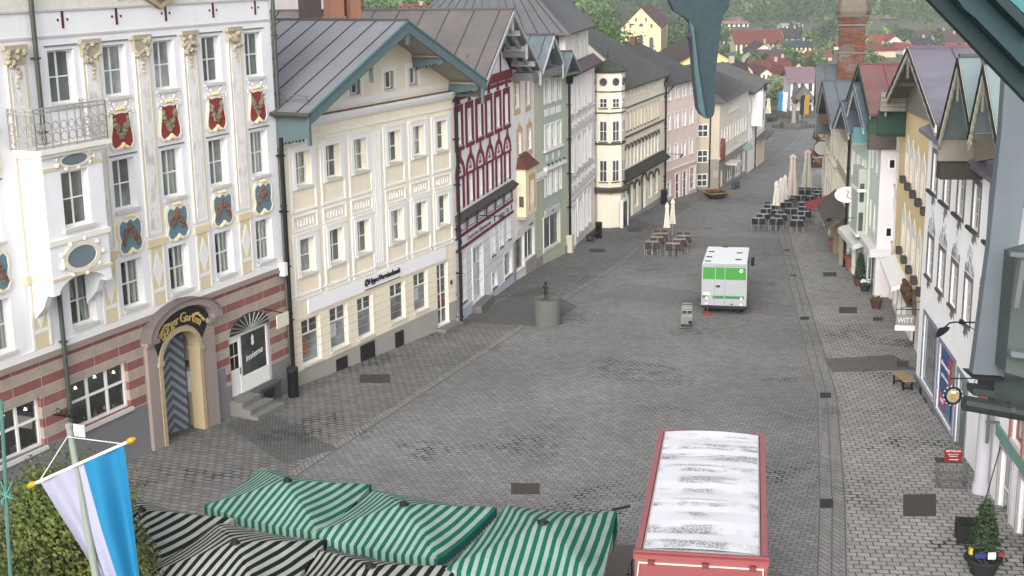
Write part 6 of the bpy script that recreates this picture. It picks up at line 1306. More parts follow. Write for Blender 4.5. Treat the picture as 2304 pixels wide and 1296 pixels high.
p = at_y(12, 1120, 9); b = MB(); b.tube([at_y(2, 900, 9), at_y(8, 1000, 9), at_y(14, 1110, 9.02), at_y(18, 1200, 9), at_y(26, 1330, 9)], .014, 6); rp = b.build('rope', paint('5f8a82', .9, .3, 20)); tag(rp, 'thin green rope hanging down the left edge of the view', 'rope')
b = MB(); random.seed(2)
for i in range(30): a = random.uniform(-.5, .5); b.bar(at_y(13, 1115, 9), at_y(13+random.uniform(-16, 16), 1115+random.uniform(-34, 26), 9+random.uniform(-.03, .03)), .006, .006)
b.build('frayed_knot', paint('6fb0a0', .9, .2, 20), rp)
def leafmat(c1, c2, c3):
    k = NT('leaves'); f = k.noise(.9, 3); g_ = k.n('ShaderNodeNewGeometry'); c = k.ramp(f, (.3, sc(srgb(c1), .55)), (.5, sc(srgb(c2), .55)), (.72, sc(srgb(c3), .55))); k.col(k.mix(k.math('MULTIPLY', g_.outputs['Random Per Island'], .55), c, sc(srgb(c3), .55), 'MIX')); k.b.inputs['Transmission Weight'].default_value = .0; return k.set(.65, 0, .25)
def leafball(b, c, r, n, sz, rnd, shell=.55, sq=1.0):
    for _ in range(n):
        while True:
            d = Vector((rnd.uniform(-1, 1), rnd.uniform(-1, 1), rnd.uniform(-1, 1)))
            if .05 < d.length < 1: break
        d.normalize(); rr = r*(shell+(1-shell)*rnd.random()**.5)*(1+.22*noise.noise(d*2.3+Vector((c[0], c[1], c[2])))); p = Vector(c)+Vector((d.x, d.y, d.z*sq))*rr
        nrm = (d + Vector((rnd.uniform(-.7, .7), rnd.uniform(-.7, .7), rnd.uniform(-.2, .9)))).normalized(); a = nrm.cross(Vector((rnd.random(), rnd.random(), rnd.random()))).normalized(); e = nrm.cross(a); s = sz*rnd.uniform(.6, 1.3)
        b.poly([p-a*s, p+e*s*.55, p+a*s, p-e*s*.55])
def tree(x, y, z, h, cr, label, leaf, name='tree', lsz=.12, n=2600, clumps=14, seed=0, trunk=None, group=None, sq=.9, low=.35):
    rnd = random.Random(seed); o = empty(name, (x, y, z), 0, label, 'tree', group)
    b = MB(); tz = h*low; b.tube([(0, 0, -.3), (.05*cr, 0, tz*.6), (0, .04*cr, tz), (.03, 0, h*.8)], [cr*.085, cr*.065, cr*.05, cr*.015], 8)
    cs = []
    for i in range(clumps):
        a = rnd.uniform(0, 2*PI); rr = cr*math.sqrt(rnd.random())*.72; zz = tz + (h-tz)*(.18+.68*rnd.random()); k = 1-abs((zz-tz)/(h-tz)-.4)*.95; cs.append((rr*math.cos(a)*k, rr*math.sin(a)*k, zz, cr*rnd.uniform(.3, .5)))
        b.tube([(0, 0, tz*.9), (cs[-1][0]*.55, cs[-1][1]*.55, tz+(zz-tz)*.6), cs[-1][:3]], [cr*.03, cr*.02, .005], 5)
    cs.append((0, 0, h-cr*.35, cr*.4)); b.build('trunk', trunk or paint('4f463c', .9, .3, 5), o)
    b = MB()
    for c in cs: leafball(b, c[:3], c[3], n//len(cs), lsz, rnd, .45, sq)
    b.build('crown', leaf, o); return o
LEAF1 = leafmat('3c5426', '587a34', '82763e')
p = at_y(150, 1180, 26); tree(p.x-.3, 26.2, gz(0, 26), at_y(90, 1072, 26).z-gz(0, 26)+.2, 2.3, 'bushy green maple filling the lower left corner behind the flag', LEAF1, 'maple_tree', .055, 30000, 40, 5, low=.15)
# ================================================================ small things on the square
def obj_at(name, u, v, label, cat, rz=0, group=None): p = on_ground(u, v); return empty(name, p, rz, label, cat, group)
# stone drum with the bronze boy
o = obj_at('stone_drum', 1232, 729, 'round grey concrete drum standing on the kerb line of the square', 'plinth'); dm = .64
b = MB(); b.lathe([(dm, -.2), (dm, .0), (dm*.985, 1.2), (dm*.96, 1.24), (dm*.9, 1.22), (dm*.86, 1.2), (0.02, 1.19)], 40); b.build('drum', plaster('595a57', .5), o, smooth=True); b = MB(); b.lathe([(dm+.12, -.1), (dm+.12, .012), (dm, .014)], 32); b.build('foot_ring', paint('77787a', .85, .2, 4), o)
BRZ = paint('37342f', .5, .3, 8, .4)
def figure(name, parent, loc, h, mats, pose, rz=0, split=None):
    """one skinned body; pose = joint dictionary in units of height"""
    J = pose; names = list(J); E = [('hip', 'chest'), ('chest', 'neck'), ('neck', 'head'), ('head', 'crown'), ('chest', 'shl'), ('shl', 'ell'), ('ell', 'hal'), ('chest', 'shr'), ('shr', 'elr'), ('elr', 'har'), ('hip', 'hil'), ('hil', 'knl'), ('knl', 'anl'), ('anl', 'tol'), ('hip', 'hir'), ('hir', 'knr'), ('knr', 'anr'), ('anr', 'tor')]
    rad = dict(hip=.085, chest=.095, neck=.035, head=.06, crown=.045, shl=.042, ell=.03, hal=.02, shr=.042, elr=.03, har=.02, hil=.06, knl=.04, anl=.026, tol=.02, hir=.06, knr=.04, anr=.026, tor=.02)
    me = bpy.data.meshes.new(name); me.from_pydata([Vector(J[k])*h for k in names], [(names.index(a), names.index(c)) for a, c in E], []); ob = bpy.data.objects.new(name, me); COL.objects.link(ob); ob.parent = parent; ob.location = loc; ob.rotation_euler = (0, 0, rz)
    md = ob.modifiers.new('skin', 'SKIN'); md.use_smooth_shade = True
    for i, k in enumerate(names): sv = me.skin_vertices[0].data[i]; sv.radius = (rad[k]*h, rad[k]*h*.85); sv.use_root = (k == 'hip')
    ob.modifiers.new('sub', 'SUBSURF').levels = 1; ob.modifiers['sub'].render_levels = 2
    for m in mats: me.materials.append(m)
    return ob
BOY = dict(hip=(0, 0, .48), chest=(0, 0, .7), neck=(0, 0, .81), head=(0, -.01, .89), crown=(0, 0, .965), shl=(-.1, 0, .76), ell=(-.15, .0, .6), hal=(-.16, -.03, .46), shr=(.1, 0, .76), elr=(.15, .0, .64), har=(.17, -.06, .76), hil=(-.055, 0, .45), knl=(-.06, -.01, .25), anl=(-.06, .01, .04), tol=(-.065, -.06, .015), hir=(.055, 0, .45), knr=(.06, -.01, .25), anr=(.065, .01, .04), tor=(.075, -.06, .015))
st = empty('bronze_statue', o.location+Vector((-.08, -.12, 1.2)), R(160), 'small dark bronze statue of a standing child on the concrete drum', 'statue'); bd = figure('statue_body', st, (0, 0, 0), .86, [BRZ], BOY)
b = MB(); b.blob((0, .005, .80), .075, 3, .3, 2, 0, 1.0); b.build('hair', BRZ, st)
# bins
for (u, v, h, r, lb) in ((661, 893, 1.2, .21, 'tall black cylindrical litter bin beside the cream bank'), (1347, 536, 1.1, .22, 'black litter bin beside the bench in front of the turret house'), (1494, 459, 1.15, .25, 'black litter bin at the downpipe by the pink house')):
    o = obj_at('litter_bin', u, v, lb, 'litter bin', 0, 'black litter bins'); b = MB(); b.lathe([(r*.95, 0), (r, .05), (r, h*.82), (r*1.04, h*.83), (r*1.04, h*.9), (r, h*.92)], 20); b.build('drum', paint('1c1d1f', .5, .1, 3), o, smooth=True); b = MB(); b.lathe([(r*1.05, h*.9), (r*1.05, h*.97), (r*.8, h)], 20); b.build('lid', paint('2b2c2e', .4), o)
    b = MB(); b.box(-r*.5, -r*1.06, h*.7, r*.5, -r*.9, h*.8); b.build('slot', ROOM, o)
# hand cart behind the van
o = obj_at('tool_trolley', 1545, 735, 'grey steel trolley with two dark openings standing behind the van', 'trolley', R(-8)); STL = paint('9a9b9a', .4, .2, 4, .4)
b = MB(); b.box(-.27, -.2, .16, .27, .3, .62); b.box(-.25, .0, .62, .25, .3, .8); bo = b.build('trolley_box', STL, o, bevel=.02); b = MB(); b.box(-.2, -.012, .66, -.04, .01, .75); b.box(.04, -.012, .66, .2, .01, .75); b.box(.08, -.22, .2, .24, -.19, .34); b.build('opening', ROOM, bo)
b = MB(); b.tube([(-.22, .3, .7), (-.22, .36, 1.02), (.22, .36, 1.02), (.22, .3, .7)], .02, 6); b.tube([(-.25, .1, .85), (.25, .1, .85)], .018, 6); b.box(-.24, .3, .8, .24, .33, .95); b.build('handle', STL, o)
for x in (-.2, .2): b = MB(); b.lathe([(.09, -.03), (.09, .03)], 12); b.v = [(x+z, .05+p, .09+q) for p, q, z in b.v]; b.build('wheel', DARK, o)
b = MB(); b.box(-.4, -.46, .0, .2, -.36, .03); mt = b.build('dark_plank', paint('37342f', .9, .2, 5), None, loc=o.location); tag(mt, 'dark flat plank lying on the cobbles in front of the steel trolley', 'plank')
# planter
o = obj_at('flower_planter', 1610, 447, 'low wooden planter box with flowers in front of the tan house', 'planter', R(20)); b = MB()
b.raw([(-.55, -.5, .12), (.55, -.5, .12), (.55, .5, .12), (-.55, .5, .12), (-.85, -.75, .5), (.85, -.75, .5), (.85, .75, .5), (-.85, .75, .5)], [(0, 1, 5, 4), (1, 2, 6, 5), (2, 3, 7, 6), (3, 0, 4, 7), (0, 3, 2, 1)], 1); b.box(-.9, -.8, .5, .9, -.68, .56); b.box(-.9, .68, .5, .9, .8, .56); b.box(-.9, -.68, .5, -.78, .68, .56); b.box(.78, -.68, .5, .9, .68, .56); b.box(-.5, -.4, 0, .5, .4, .13, 1); b.build('box', [paint('a48d68', .8, .2, 4), paint('453a30', .8, .2, 4)], o)
b = MB(); r_ = random.Random(4)
for i in range(220): leafball(b, (r_.uniform(-.65, .65), r_.uniform(-.6, .6), .58), .12, 4, .06, r_)
b.build('plants', leafmat('3f4f2a', '5a5c2c', '7a6a35'), o)
b = MB()
for i in range(40): b.blob((r_.uniform(-.65, .65), r_.uniform(-.6, .6), .72+r_.uniform(-.05, .05)), .05, i, .2, 1, i % 2)
b.build('flowers', [paint('b98a2e', .7), paint('8a3a34', .7)], o)
def bench(u, v, rz, lb, l=1.5, col='5d4a3c'):
    o = obj_at('street_bench', u, v, lb, 'bench', rz); m = paint(col, .75, .2, 4); b = MB()
    for i in range(3): b.box(-l/2, -.24+i*.165, .42, l/2, -.24+i*.165+.15, .46)
    b.build('seat', m, o)
    for x in (-l/2+.15, l/2-.2): b = MB(); b.box(x, -.2, 0, x+.06, -.14, .42); b.box(x, .14, 0, x+.06, .2, .42); b.box(x, -.14, .1, x+.06, .14, .15); b.build('leg', DARK, o)
    return o
bench(1335, 540, R(68), 'dark bench at the foot of the ornate white house', 1.8, '3d3431'); bench(2031, 872, R(96), 'pale wooden bench with black legs on the right pavement by the white wall', 1.25, 'b39a72')
bench(1655, 424, R(70), 'grey bench at the shop front of the tan house', 1.8, '55504a')
def pot(u, v, r, h, col, lb, plant=None, name='plant_pot', ph=1.0):
    o = obj_at(name, u, v, lb, 'plant pot', 0, None); b = MB(); b.lathe([(r*.7, 0), (r, h*.85), (r*1.12, h*.86), (r*1.12, h), (r*.95, h), (r*.9, h*.9), (.02, h*.88)], 18); b.build('pot', paint(col, .8, .15, 4), o, smooth=True)
    if plant: 
        rr = random.Random(int(u)); b = MB()
        if plant == 'cone':
            for i in range(26): t = i/26; leafball(b, (0, 0, h+.1+ph*t), r*(1.0-.75*t)+.06, 60, .05, rr, .5)
            m = leafmat('25361f', '33482a', '3f5633')
        else:
            for i in range(18): leafball(b, (rr.uniform(-r, r)*.8, rr.uniform(-r, r)*.8, h+.1*rr.random()), .12, 8, .05, rr)
            m = leafmat('3f4f2f', '5a6a3f', '8a8f7a') 
        b.build('plant', m, o)
        if plant == 'white':
            b = MB(); [b.blob((rr.uniform(-r, r)*.9, rr.uniform(-r, r)*.9, h+.12+.08*rr.random()), .06, i, .2, 1) for i in range(14)]; b.build('flowers', paint('d9d9d6', .7), o)
    return o
pot(1876, 562, .32, .62, 'a8695a', 'large terracotta pot under the shingled canopy, farther one of two', 'low'); pot(1914, 607, .36, .8, 'a8695a', 'large terracotta pot at the downpipe, nearer one of two', 'low')
pot(1934, 643, .3, .4, '7b4a3c', 'clipped dark conifer in a pot before the pale green house', 'cone', ph=1.25); pot(1929, 640, .2, .35, '6a4438', 'small brown pot half hidden by the clipped conifer'); pot(1946, 655, .28, .38, '3a3a3c', 'dark square-looking pot with white flowers beside the conifer', 'white'); pot(1971, 694, .28, .45, '6a3f36', 'brown pot with a thin leafless shrub by the narrow pale house', 'low')
o = pot(2210, 1290, .42, .45, '2c2d30', 'dark pot with a small conifer, ribbons and a card, lower right corner', 'cone', ph=1.3); b = MB(); b.box(-.36, -.43, .6, -.1, -.36, .72, 0); b.box(-.05, -.45, .58, .14, -.42, .76, 1); b.box(.22, -.4, .62, .38, -.32, .72, 2); b.box(-.46, -.3, .64, -.38, -.2, .8, 3); b.build('ribbon', [paint('2c3f7c', .7), paint('c9ccd0', .6), paint('8f3a32', .7), paint('c9b62e', .7)], o)
p = on_ground(2195, 1215); b = MB(); b.box(-.5, -.35, 0, .5, .35, .5); b.box(-.42, -.28, .5, .42, .28, .52, 1); cr_ = b.build('dark_crate', [paint('2a2b2a', .7, .2, 4), paint('1d2420', .9)], None, loc=p); cr_.rotation_euler = (0, 0, R(-10)); tag(cr_, 'dark low crate standing by the shop door, lower right', 'crate')
# red A-board and wire rack
o = obj_at('wire_rack', 2138, 1092, 'grey wire sale rack with a dark top board near the white house', 'rack', R(-6)); b = MB()
for x in [-.4+.1*i for i in range(9)]: b.bar((x, -.28, .05), (x, -.28, .72), .015, .015)
for x in (-.4, .4):
    for y in [-.28+.14*i for i in range(5)]: b.bar((x, y, .05), (x, y, .72), .015, .015)
for z in (.05, .3, .72): b.bar((-.42, -.28, z), (.42, -.28, z), .025, .025); b.bar((-.42, .28, z), (.42, .28, z), .025, .025); b.bar((-.4, -.28, z), (-.4, .28, z), .025, .025); b.bar((.4, -.28, z), (.4, .28, z), .025, .025)
b.build('wire_frame', paint('8a8c8c', .4, .2, 4, .5), o); b = MB(); b.box(-.45, -.05, .73, .3, .32, .76); b.build('top_board', paint('3f423f', .8), o)
o2 = obj_at('sale_sign', 2138, 1092, 'dark red sale sign with white lettering and an arrow above the wire rack', 'sign', R(-6)); b = MB(); b.box(-.24, -.1, .78, .26, -.07, 1.18); sg = b.build('board', paint('8f1f26', .6, .05), o2)
text('BESTSELLER', .085, WHITE, sg, (.01, -.102, 1.12), depth=.002); text('Taschen & mehr', .05, WHITE, sg, (.01, -.102, 1.02), depth=.002); text('Reisegepäck', .05, WHITE, sg, (.01, -.102, .96), depth=.002); b = MB(); b.box(-.1, -.106, .845, .12, -.1, .86); b.prism([(.12, .83), (.17, .8525), (.12, .875)], -.106, -.1); b.build('arrow', WHITE, sg)
# ================================================================ cafe tables, chairs, closed parasols
def chair_proto(seat_m, frame_m, label, group):
    o = empty('cafe_chair', (0, 0, 0), 0, label, 'chair', group); b = MB(); b.box(-.22, -.22, .42, .22, .22, .46); b.build('seat', seat_m, o)
    b = MB(); b.extr([(-.21, -.22, .5), (.21, -.22, .5), (.2, -.27, .84), (-.2, -.27, .84)], (0, -.025, 0)); b.build('backrest', seat_m, o); b = MB()
    for s_ in (-1, 1):
        b.tube([(s_*.22, .2, 0), (s_*.23, .2, .64), (s_*.24, -.2, .66)], .011, 5); b.tube([(s_*.22, -.26, 0), (s_*.22, -.2, .44), (s_*.21, -.28, .86)], .011, 5)
    b.build('frame', frame_m, o); return o
def table_proto(top_m, frame_m, label, group, w_=.8):
    o = empty('cafe_table', (0, 0, 0), 0, label, 'table', group); MB().box(-w_/2, -.35, .72, w_/2, .35, .75).build('table_top', top_m, o); b = MB()
    for x in (-w_/2+.06, w_/2-.06):
        for y in (-.3, .3): b.bar((x, y, 0), (x, y, .72), .035, .035)
    b.build('frame', frame_m, o); return o
ALU = paint('b9bcbe', .35, .05, 3, .5); LWH = paint('aeaeaa', .5)
CH1 = chair_proto(paint('54413a', .8, .2, 9), LWH, 'brown woven chair with pale frame at the small terrace on the left of the van', 'brown cafe chairs'); TB1 = table_proto(paint('a9a6a1', .5, .1, 3), LWH, 'pale square table at the small brown chair terrace', 'tables of the small terrace')
CH2 = chair_proto(paint('20242c', .7, .2, 9), LWH, 'dark blue black chair with white legs at the big terrace on the right', 'dark cafe chairs'); TB2 = table_proto(paint('8b9295', .35, .1, 3), LWH, 'grey topped table at the big dark terrace on the right', 'tables of the big terrace')
used = set()
def put(proto, p, rz):
    if proto not in used: used.add(proto); proto.location = p; proto.rotation_euler = (0, 0, rz); return
    copy_tree(proto, None, p, rz)
random.seed(11)
def setting(T, Ch, u, v, rz, near=True, far=False, n=2):
    p = on_ground(u, v, .74); p.z -= .74; put(T, p, rz); d = Vector((math.cos(rz), math.sin(rz), 0)); q = Vector((-d.y, d.x, 0))
    for k in range(n):
        s = (k-(n-1)/2)*.5
        if near: pp = p + d*s - q*(.5+random.uniform(-.06, .06)); put(Ch, Vector((pp.x, pp.y, gz(pp.x, pp.y))), rz+random.uniform(-.15, .15))
        if far: pp = p + d*s + q*.5; put(Ch, Vector((pp.x, pp.y, gz(pp.x, pp.y))), rz+PI+random.uniform(-.15, .15))
for (u, v) in ((1467, 544), (1478, 534), (1487, 526), (1514, 548), (1529, 539), (1539, 531)): setting(TB1, CH1, u, v, R(-4), True, v < 532)
for i, (u, v) in enumerate([(1707, 491), (1717, 482), (1725, 470), (1735, 461), (1747, 492), (1757, 483), (1769, 456), (1772, 436), (1776, 446), (1801, 440), (1810, 428), (1794, 496), (1798, 486), (1809, 476), (1811, 466), (1811, 456), (1821, 442), (1841, 429), (1842, 437), (1748, 474), (1780, 470)]): setting(TB2, CH2, u, v, R(-10+random.uniform(-4, 4)), True, i in (3, 6, 10, 17, 8), 2)
def parasol(u, v, h, r, col, label, z0=.9):
    o = obj_at('closed_parasol', u, v, label, 'parasol', random.random()*3, 'closed parasols'); n = 16; b = MB(); prof = [(z0, 1.0), (z0+.12, .8), (z0+(h-z0)*.3, .72), (z0+(h-z0)*.6, .5), (h-.35, .42), (h-.3, .62), (h-.08, .3), (h, .06)]
    pts = [(r*k*(1+.28*(-1)**i)*math.cos(2*PI*i/n), r*k*(1+.28*(-1)**i)*math.sin(2*PI*i/n), z) for z, k in prof for i in range(n)]
    b.raw(pts, [(j*n+i, j*n+(i+1) % n, (j+1)*n+(i+1) % n, (j+1)*n+i) for j in range(len(prof)-1) for i in range(n)] + [tuple(range(n-1, -1, -1))]); b.build('folded_canopy', paint(col, .85, .08, 5), o); b = MB(); b.tube([(0, 0, 0), (0, 0, h+.03)], .03, 8); b.build('pole', LWH, o); b = MB(); b.lathe([(.32, 0), (.32, .08), (.1, .12)], 14); b.build('base_plate', GREY, o)
parasol(1500, 542, 2.55, .19, 'd6d0c2', 'closed cream parasol over the brown chairs, left one of two'); parasol(1513, 533, 2.6, .19, 'd6d0c2', 'closed cream parasol over the brown chairs, right one of two')
parasol(1745, 489, 2.7, .24, 'cfccc5', 'closed pale parasol nearest on the dark terrace'); parasol(1755, 482, 2.75, .24, 'cfccc5', 'closed pale parasol in the middle of the near three on the dark terrace'); parasol(1764, 475, 2.75, .24, 'cfccc5', 'closed pale parasol at the back of the near three on the dark terrace')
parasol(1781, 462, 4.0, .38, 'c9bdb4', 'tall closed pinkish parasol on the dark terrace', .7); parasol(1814, 444, 3.9, .42, 'bfbdb2', 'tall closed greenish grey parasol farthest right on the dark terrace', .9)
parasol(1728, 268, 3.2, .42, 'd6cfae', 'closed cream parasol far down by the fountain')
# ================================================================ far end of the square
def at_plain(u, v):
    d = ray(u, v); lo_, hi_ = 20, 3000
    for _ in range(50):
        m = (lo_+hi_)/2; p = d*(m/d.y)
        if p.z+CZ > gz(p.x, p.y): lo_ = m
        else: hi_ = m
    p = d*(lo_/d.y); return Vector((p.x, p.y, p.z+CZ))
PALE = plaster('cdc7c4', .2)
c = at_plain(1785, 288); o = empty('fountain', c, 0, 'round stone fountain with a tall figure column at the far end of the square', 'fountain'); b = MB(); b.lathe([(1.9, 0), (1.95, .5), (1.85, .9), (1.65, .9), (1.6, .6), (.05, .6)], 10); b.build('basin', paint('6b6a66', .9, .25, 2), o)
b = MB(); b.lathe([(.4, .5), (.3, 1.2), (.26, 3.0), (.4, 3.1), (.36, 3.3)], 12); col_ = b.build('column', paint('a9a496', .85, .2, 3), o); figure('column_figure', col_, (0, 0, 3.3), 1.7, [paint('5f6468', .7)], BOY, R(180))
b = MB()
for x in (-2.5, 2.6): b.box(x-.4, -.3, 0, x+.4, .3, .45)
b.build('stone_block', paint('5d5b58', .9, .2, 3), o)
def simple_house(label, u0, u1, vb, ve, vr, wall, roof, depth=10, gable=True, rz=0, wins=(3, 2), y=None, name='house', ov=.5, winc='4b4e50', group='houses of the town beyond the square', chim=False, trim=None, roof2=None, hip=0):
    """measured by its eave corners and ridge; gable=True turns the gable end to the camera"""
    p0 = at_plain((u0+u1)/2, vb) if y is None else None; y = p0.y if y is None else y
    a, e = at_y(u0, ve, y), at_y(u1, ve, y); zr = at_y((u0+u1)/2, vr, y).z; x0, x1 = a.x, e.x; ze = (a.z+e.z)/2; zb = gz(0, y)-.5
    o = empty(name, ((x0+x1)/2, y, zb), rz, label, 'house', group); w2 = (x1-x0)/2; H_ = ze-zb; HR = max(zr-zb, H_+.5); b = MB()
    b.box(-w2, 0, 0, w2, depth, H_)
    if gable: b.poly([(-w2, 0, H_), (w2, 0, H_), (0, 0, HR)]); b.poly([(-w2, depth, H_), (w2, depth, H_), (0, depth, HR)])
    else: b.poly([(-w2, 0, H_), (-w2, depth, H_), (-w2, depth/2, HR)]); b.poly([(w2, 0, H_), (w2, depth, H_), (w2, depth/2, HR)])
    b.build('wall', wall, o); b = MB()
    if gable:
        k = (HR-H_)/w2
        for s_ in (-1, 1): b.extr([(0, -ov, HR+.25), (s_*(w2+ov), -ov, H_-k*ov+.25), (s_*(w2+ov), depth+ov, H_-k*ov+.25), (0, depth+ov, HR+.25)], (0, 0, -.22))
    else:
        k = (HR-H_)/(depth/2)
        for s_, yy in ((-1, -ov), (1, depth+ov)): b.extr([(-w2-ov+hip, depth/2, HR+.25), (w2+ov-hip, depth/2, HR+.25), (w2+ov, yy, H_-k*ov+.25), (-w2-ov, yy, H_-k*ov+.25)], (0, 0, -.22))
        if hip:
            for s_ in (-1, 1): b.poly([(s_*(w2+ov-hip), depth/2, HR+.24), (s_*(w2+ov), -ov, H_-k*ov+.24), (s_*(w2+ov), depth+ov, H_-k*ov+.24)])
    r_ = b.build('roof', roof, o)
    if chim: b = MB(); b.box(w2*.3, depth*.45, HR-.6, w2*.3+.7, depth*.45+.7, HR+1.1); b.build('chimney', paint('b9aea6', .85, .15), r_)
    if wins:
        nx_, nz_ = wins
        for j in range(nz_):
            for i in range(nx_):
                cx_, cz_ = -w2+2*w2*(i+.5)/nx_, H_*(1-(j+.6)/max(nz_+.0, 3)); ww_ = min(1.1, w2*.9/nx_); b = MB(); b.box(cx_-ww_/2, -.04, cz_-.6, cx_+ww_/2, 0, cz_+.7); wn_ = b.build('window', paint(winc, .3), o)
    return o
# house with painted front and pink sheet roof at the end of the square, its dormer gable and flags
simple_house('pale violet house with painted oval and pink sheet roof at the end of the square', 1780, 1832, 262, 183, 160, plaster('cfcad2', .2), roofmetal('8a6a72', 'a58890', .5, .2), 12, False, R(-6), (3, 3), 222, ov=.6)
p = at_y(1812, 200, 220); b = MB(); b.prism([(-1.9, -1.6), (0, .6), (1.9, -1.6)], 0, 4); k = b.build('dormer_gable', paint('7a7069', .8), None, loc=(p.x, 219, p.z)); k.parent = bpy.data.objects[[o_.name for o_ in bpy.data.objects if o_.get('label', '').startswith('pale violet')][0]]; k.matrix_parent_inverse = Matrix.Translation(k.parent.location).inverted()
hh = k.parent; b = MB(); e = at_y(1791, 212, 221.7)-hh.location; b.prism([(e.x+.55*math.cos(t*.5236), e.z+1.9*math.sin(t*.5236)) for t in range(12)], -.12, -.0); b.build('painted_oval', paint('6a6c70', .8), hh)
simple_house('white house with blue grey roof and pinkish annex at the far left of the square', 1688, 1722, 268, 206, 184, plaster('d9d0cc', .2), roofmetal('56636c', '6f7b82', .5, .2), 9, False, 0, (2, 2), 205)
simple_house('low yellow balcony house behind the chestnut tree', 1758, 1786, 225, 190, 178, plaster('d6c08c', .2), tiles('5d4d48', '6e5a52'), 8, False, 0, (3, 1), 262)
for (u, v0, v1, y, cs, lb) in ((1762, 208, 256, 214, (('2f9fd6', 'dcdde2')), 'light blue and white banner on a pole at the far end of the square'), (1812, 214, 258, 208, (('2a2623', 'c99a2e')), 'black and gold banner on a pole at the far right of the square')):
    a, e = at_y(u, v0, y), at_y(u, v1, y); w_ = .75; o = empty('banner_flag', (a.x, y, e.z), R(10), lb, 'flag', 'banners at the far end of the square'); h = a.z-e.z
    for k in range(2):
        b = MB(); n = 8
        for i in range(n):
            z0, z1 = h*i/n, h*(i+1)/n; f = lambda z: .12*math.sin(z*1.3+k); b.poly([(-w_+w_*k, f(z0), z0), (w_*k, f(z0)+.1, z0), (w_*k, f(z1)+.1, z1), (-w_+w_*k, f(z1), z1)])
        b.build('cloth_half', paint(cs[k], .8, .05), o)
    b = MB(); b.tube([(0, .15, gz(0, y)-e.z), (0, .15, h+.5)], .06, 6); b.bar((-w_, .1, h), (w_, .1, h), .05, .05); b.build('pole', LWH, o)
b = MB(); p0, p1 = at_plain(1692, 246), at_plain(1800, 272)
for i in range(12): q0, q1 = p0.lerp(p1, i/12), p0.lerp(p1, (i+.92)/12); b.bar((q0.x, q0.y, gz(0, q0.y)+.45), (q1.x, q1.y, gz(0, q1.y)+.45), .3, .9)
tag(b.build('low_wall', paint('8d8984', .9, .2, .5)), 'low grey wall closing the far end of the square', 'wall')
gp = at_plain(1745, 238); b = MB(); b.poly([(gp.x-8, gp.y+1, gz(0, gp.y+1)+.02), (gp.x+14, gp.y+1, gz(0, gp.y+1)+.02), (gp.x+16, gp.y+40, gz(0, gp.y+40)+.02), (gp.x-6, gp.y+40, gz(0, gp.y+40)+.02)]); tag(b.build('lawn', paint('45622f', .9, .25, .4)), kind='structure')
# red cart stand, guild sign, far street things
o = obj_at('plant_cart', 1838, 376, 'dark wooden stand loaded with reddish brown crates against the far right houses', 'stand', R(-12)); b = MB(); b.box(-1.0, -.7, .1, 1.0, .7, .4); b.box(-.9, -.6, 0, -.7, .6, .1); b.box(.7, -.6, 0, .9, .6, .1); b.build('platform', paint('3a322d', .85, .2), o)
r_ = random.Random(5); b = MB()
for i in range(26): x, y, z = r_.uniform(-.8, .6), r_.uniform(-.5, .5), .4+r_.random()*1.2; b.box(x, y, z, x+.3, y+.3, z+.28, i % 3)
b.build('crates', [paint('7a4334', .8, .2), paint('58352b', .8, .2), paint('8f5a45', .8, .2)], o); b = MB(); b.tube([(-.1, 0, 1.4), (-.1, 0, 2.9)], .06, 6); b.blob((-.1, 0, 3.0), .4, 2, .4, 2); b.build('topping', paint('4d3b33', .85, .3, 4), o)
cs = RF.inv(at_y(1849, 333, 99)); rb_ = MB(); rb_.bar((cs.x, 0, cs.z+.75), (cs.x, cs.y-.3, cs.z+.75), .05, .05); rb_ = rb_.build('sign_bracket', IRON, RF.o); b = MB(); e = [(cs.x, cs.y+.55*math.cos(t*.449), cs.z+.55*math.sin(t*.449)) for t in range(15)]; b.tube(e, .05, 6, 1); b.extr(e[:-1], (.03, 0, 0), 0); b.build('round_sign', [paint('b9b9b6', .6), IRON], rb_); b = MB(); b.blob((cs.x, cs.y, cs.z+1.05), .28, 1, .5, 2, sz=1.3); b.build('gilt_figure', GOLD, rb_)
for (u, v, lb) in ((1841, 303, 'low dark planter far down the right side near the last houses'), (1716, 306, 'dark planter with a pale rim far down the left side')):
    o = obj_at('street_planter', u, v, lb, 'planter'); b = MB(); b.box(-.5, -.4, 0, .5, .4, .45); b.box(-.55, -.45, .45, .55, .45, .52, 1); b.build('trough', [paint('4a3f3c', .8, .2), paint('8e8a84', .8)], o); b = MB(); r2 = random.Random(int(u)); [leafball(b, (r2.uniform(-.4, .4), r2.uniform(-.3, .3), .6), .15, 8, .06, r2) for _ in range(14)]; b.build('plants', leafmat('3a3a2a', '5a4a38', '6a5a4a'), o)
for i, (u, v) in enumerate(((1712, 277), (1735, 274), (1741, 272))):
    o = obj_at('stacked_chairs', u, v, 'grey stack of folded cafe furniture beside the far cream parasol', 'furniture', .4, 'stacked furniture by the far parasol'); b = MB(); [b.box(-.5, -.4, .1+.18*k, .5, .4, .2+.18*k) for k in range(4)]; b.build('stack', paint('4a4d50', .6, .2), o)
g_ = RW.inv(at_y(2144, 890, 36.5)); b = MB(); b.bar((g_.x, 0, g_.z+.55), (g_.x, g_.y-.1, g_.z+.5), .03, .03); b.tube([(g_.x, g_.y*.5+.14*math.cos(t*.6), g_.z+.42+.1*math.sin(t*.6)) for t in range(11)], .012, 5); b.bar((g_.x, 0, g_.z+.95), (g_.x, g_.y*.6, g_.z+.55), .02, .02); b.bar((g_.x, g_.y, g_.z+.28), (g_.x, g_.y, g_.z+.52), .02, .02); gs_ = b.build('guild_sign_bracket', IRON, RW.o)
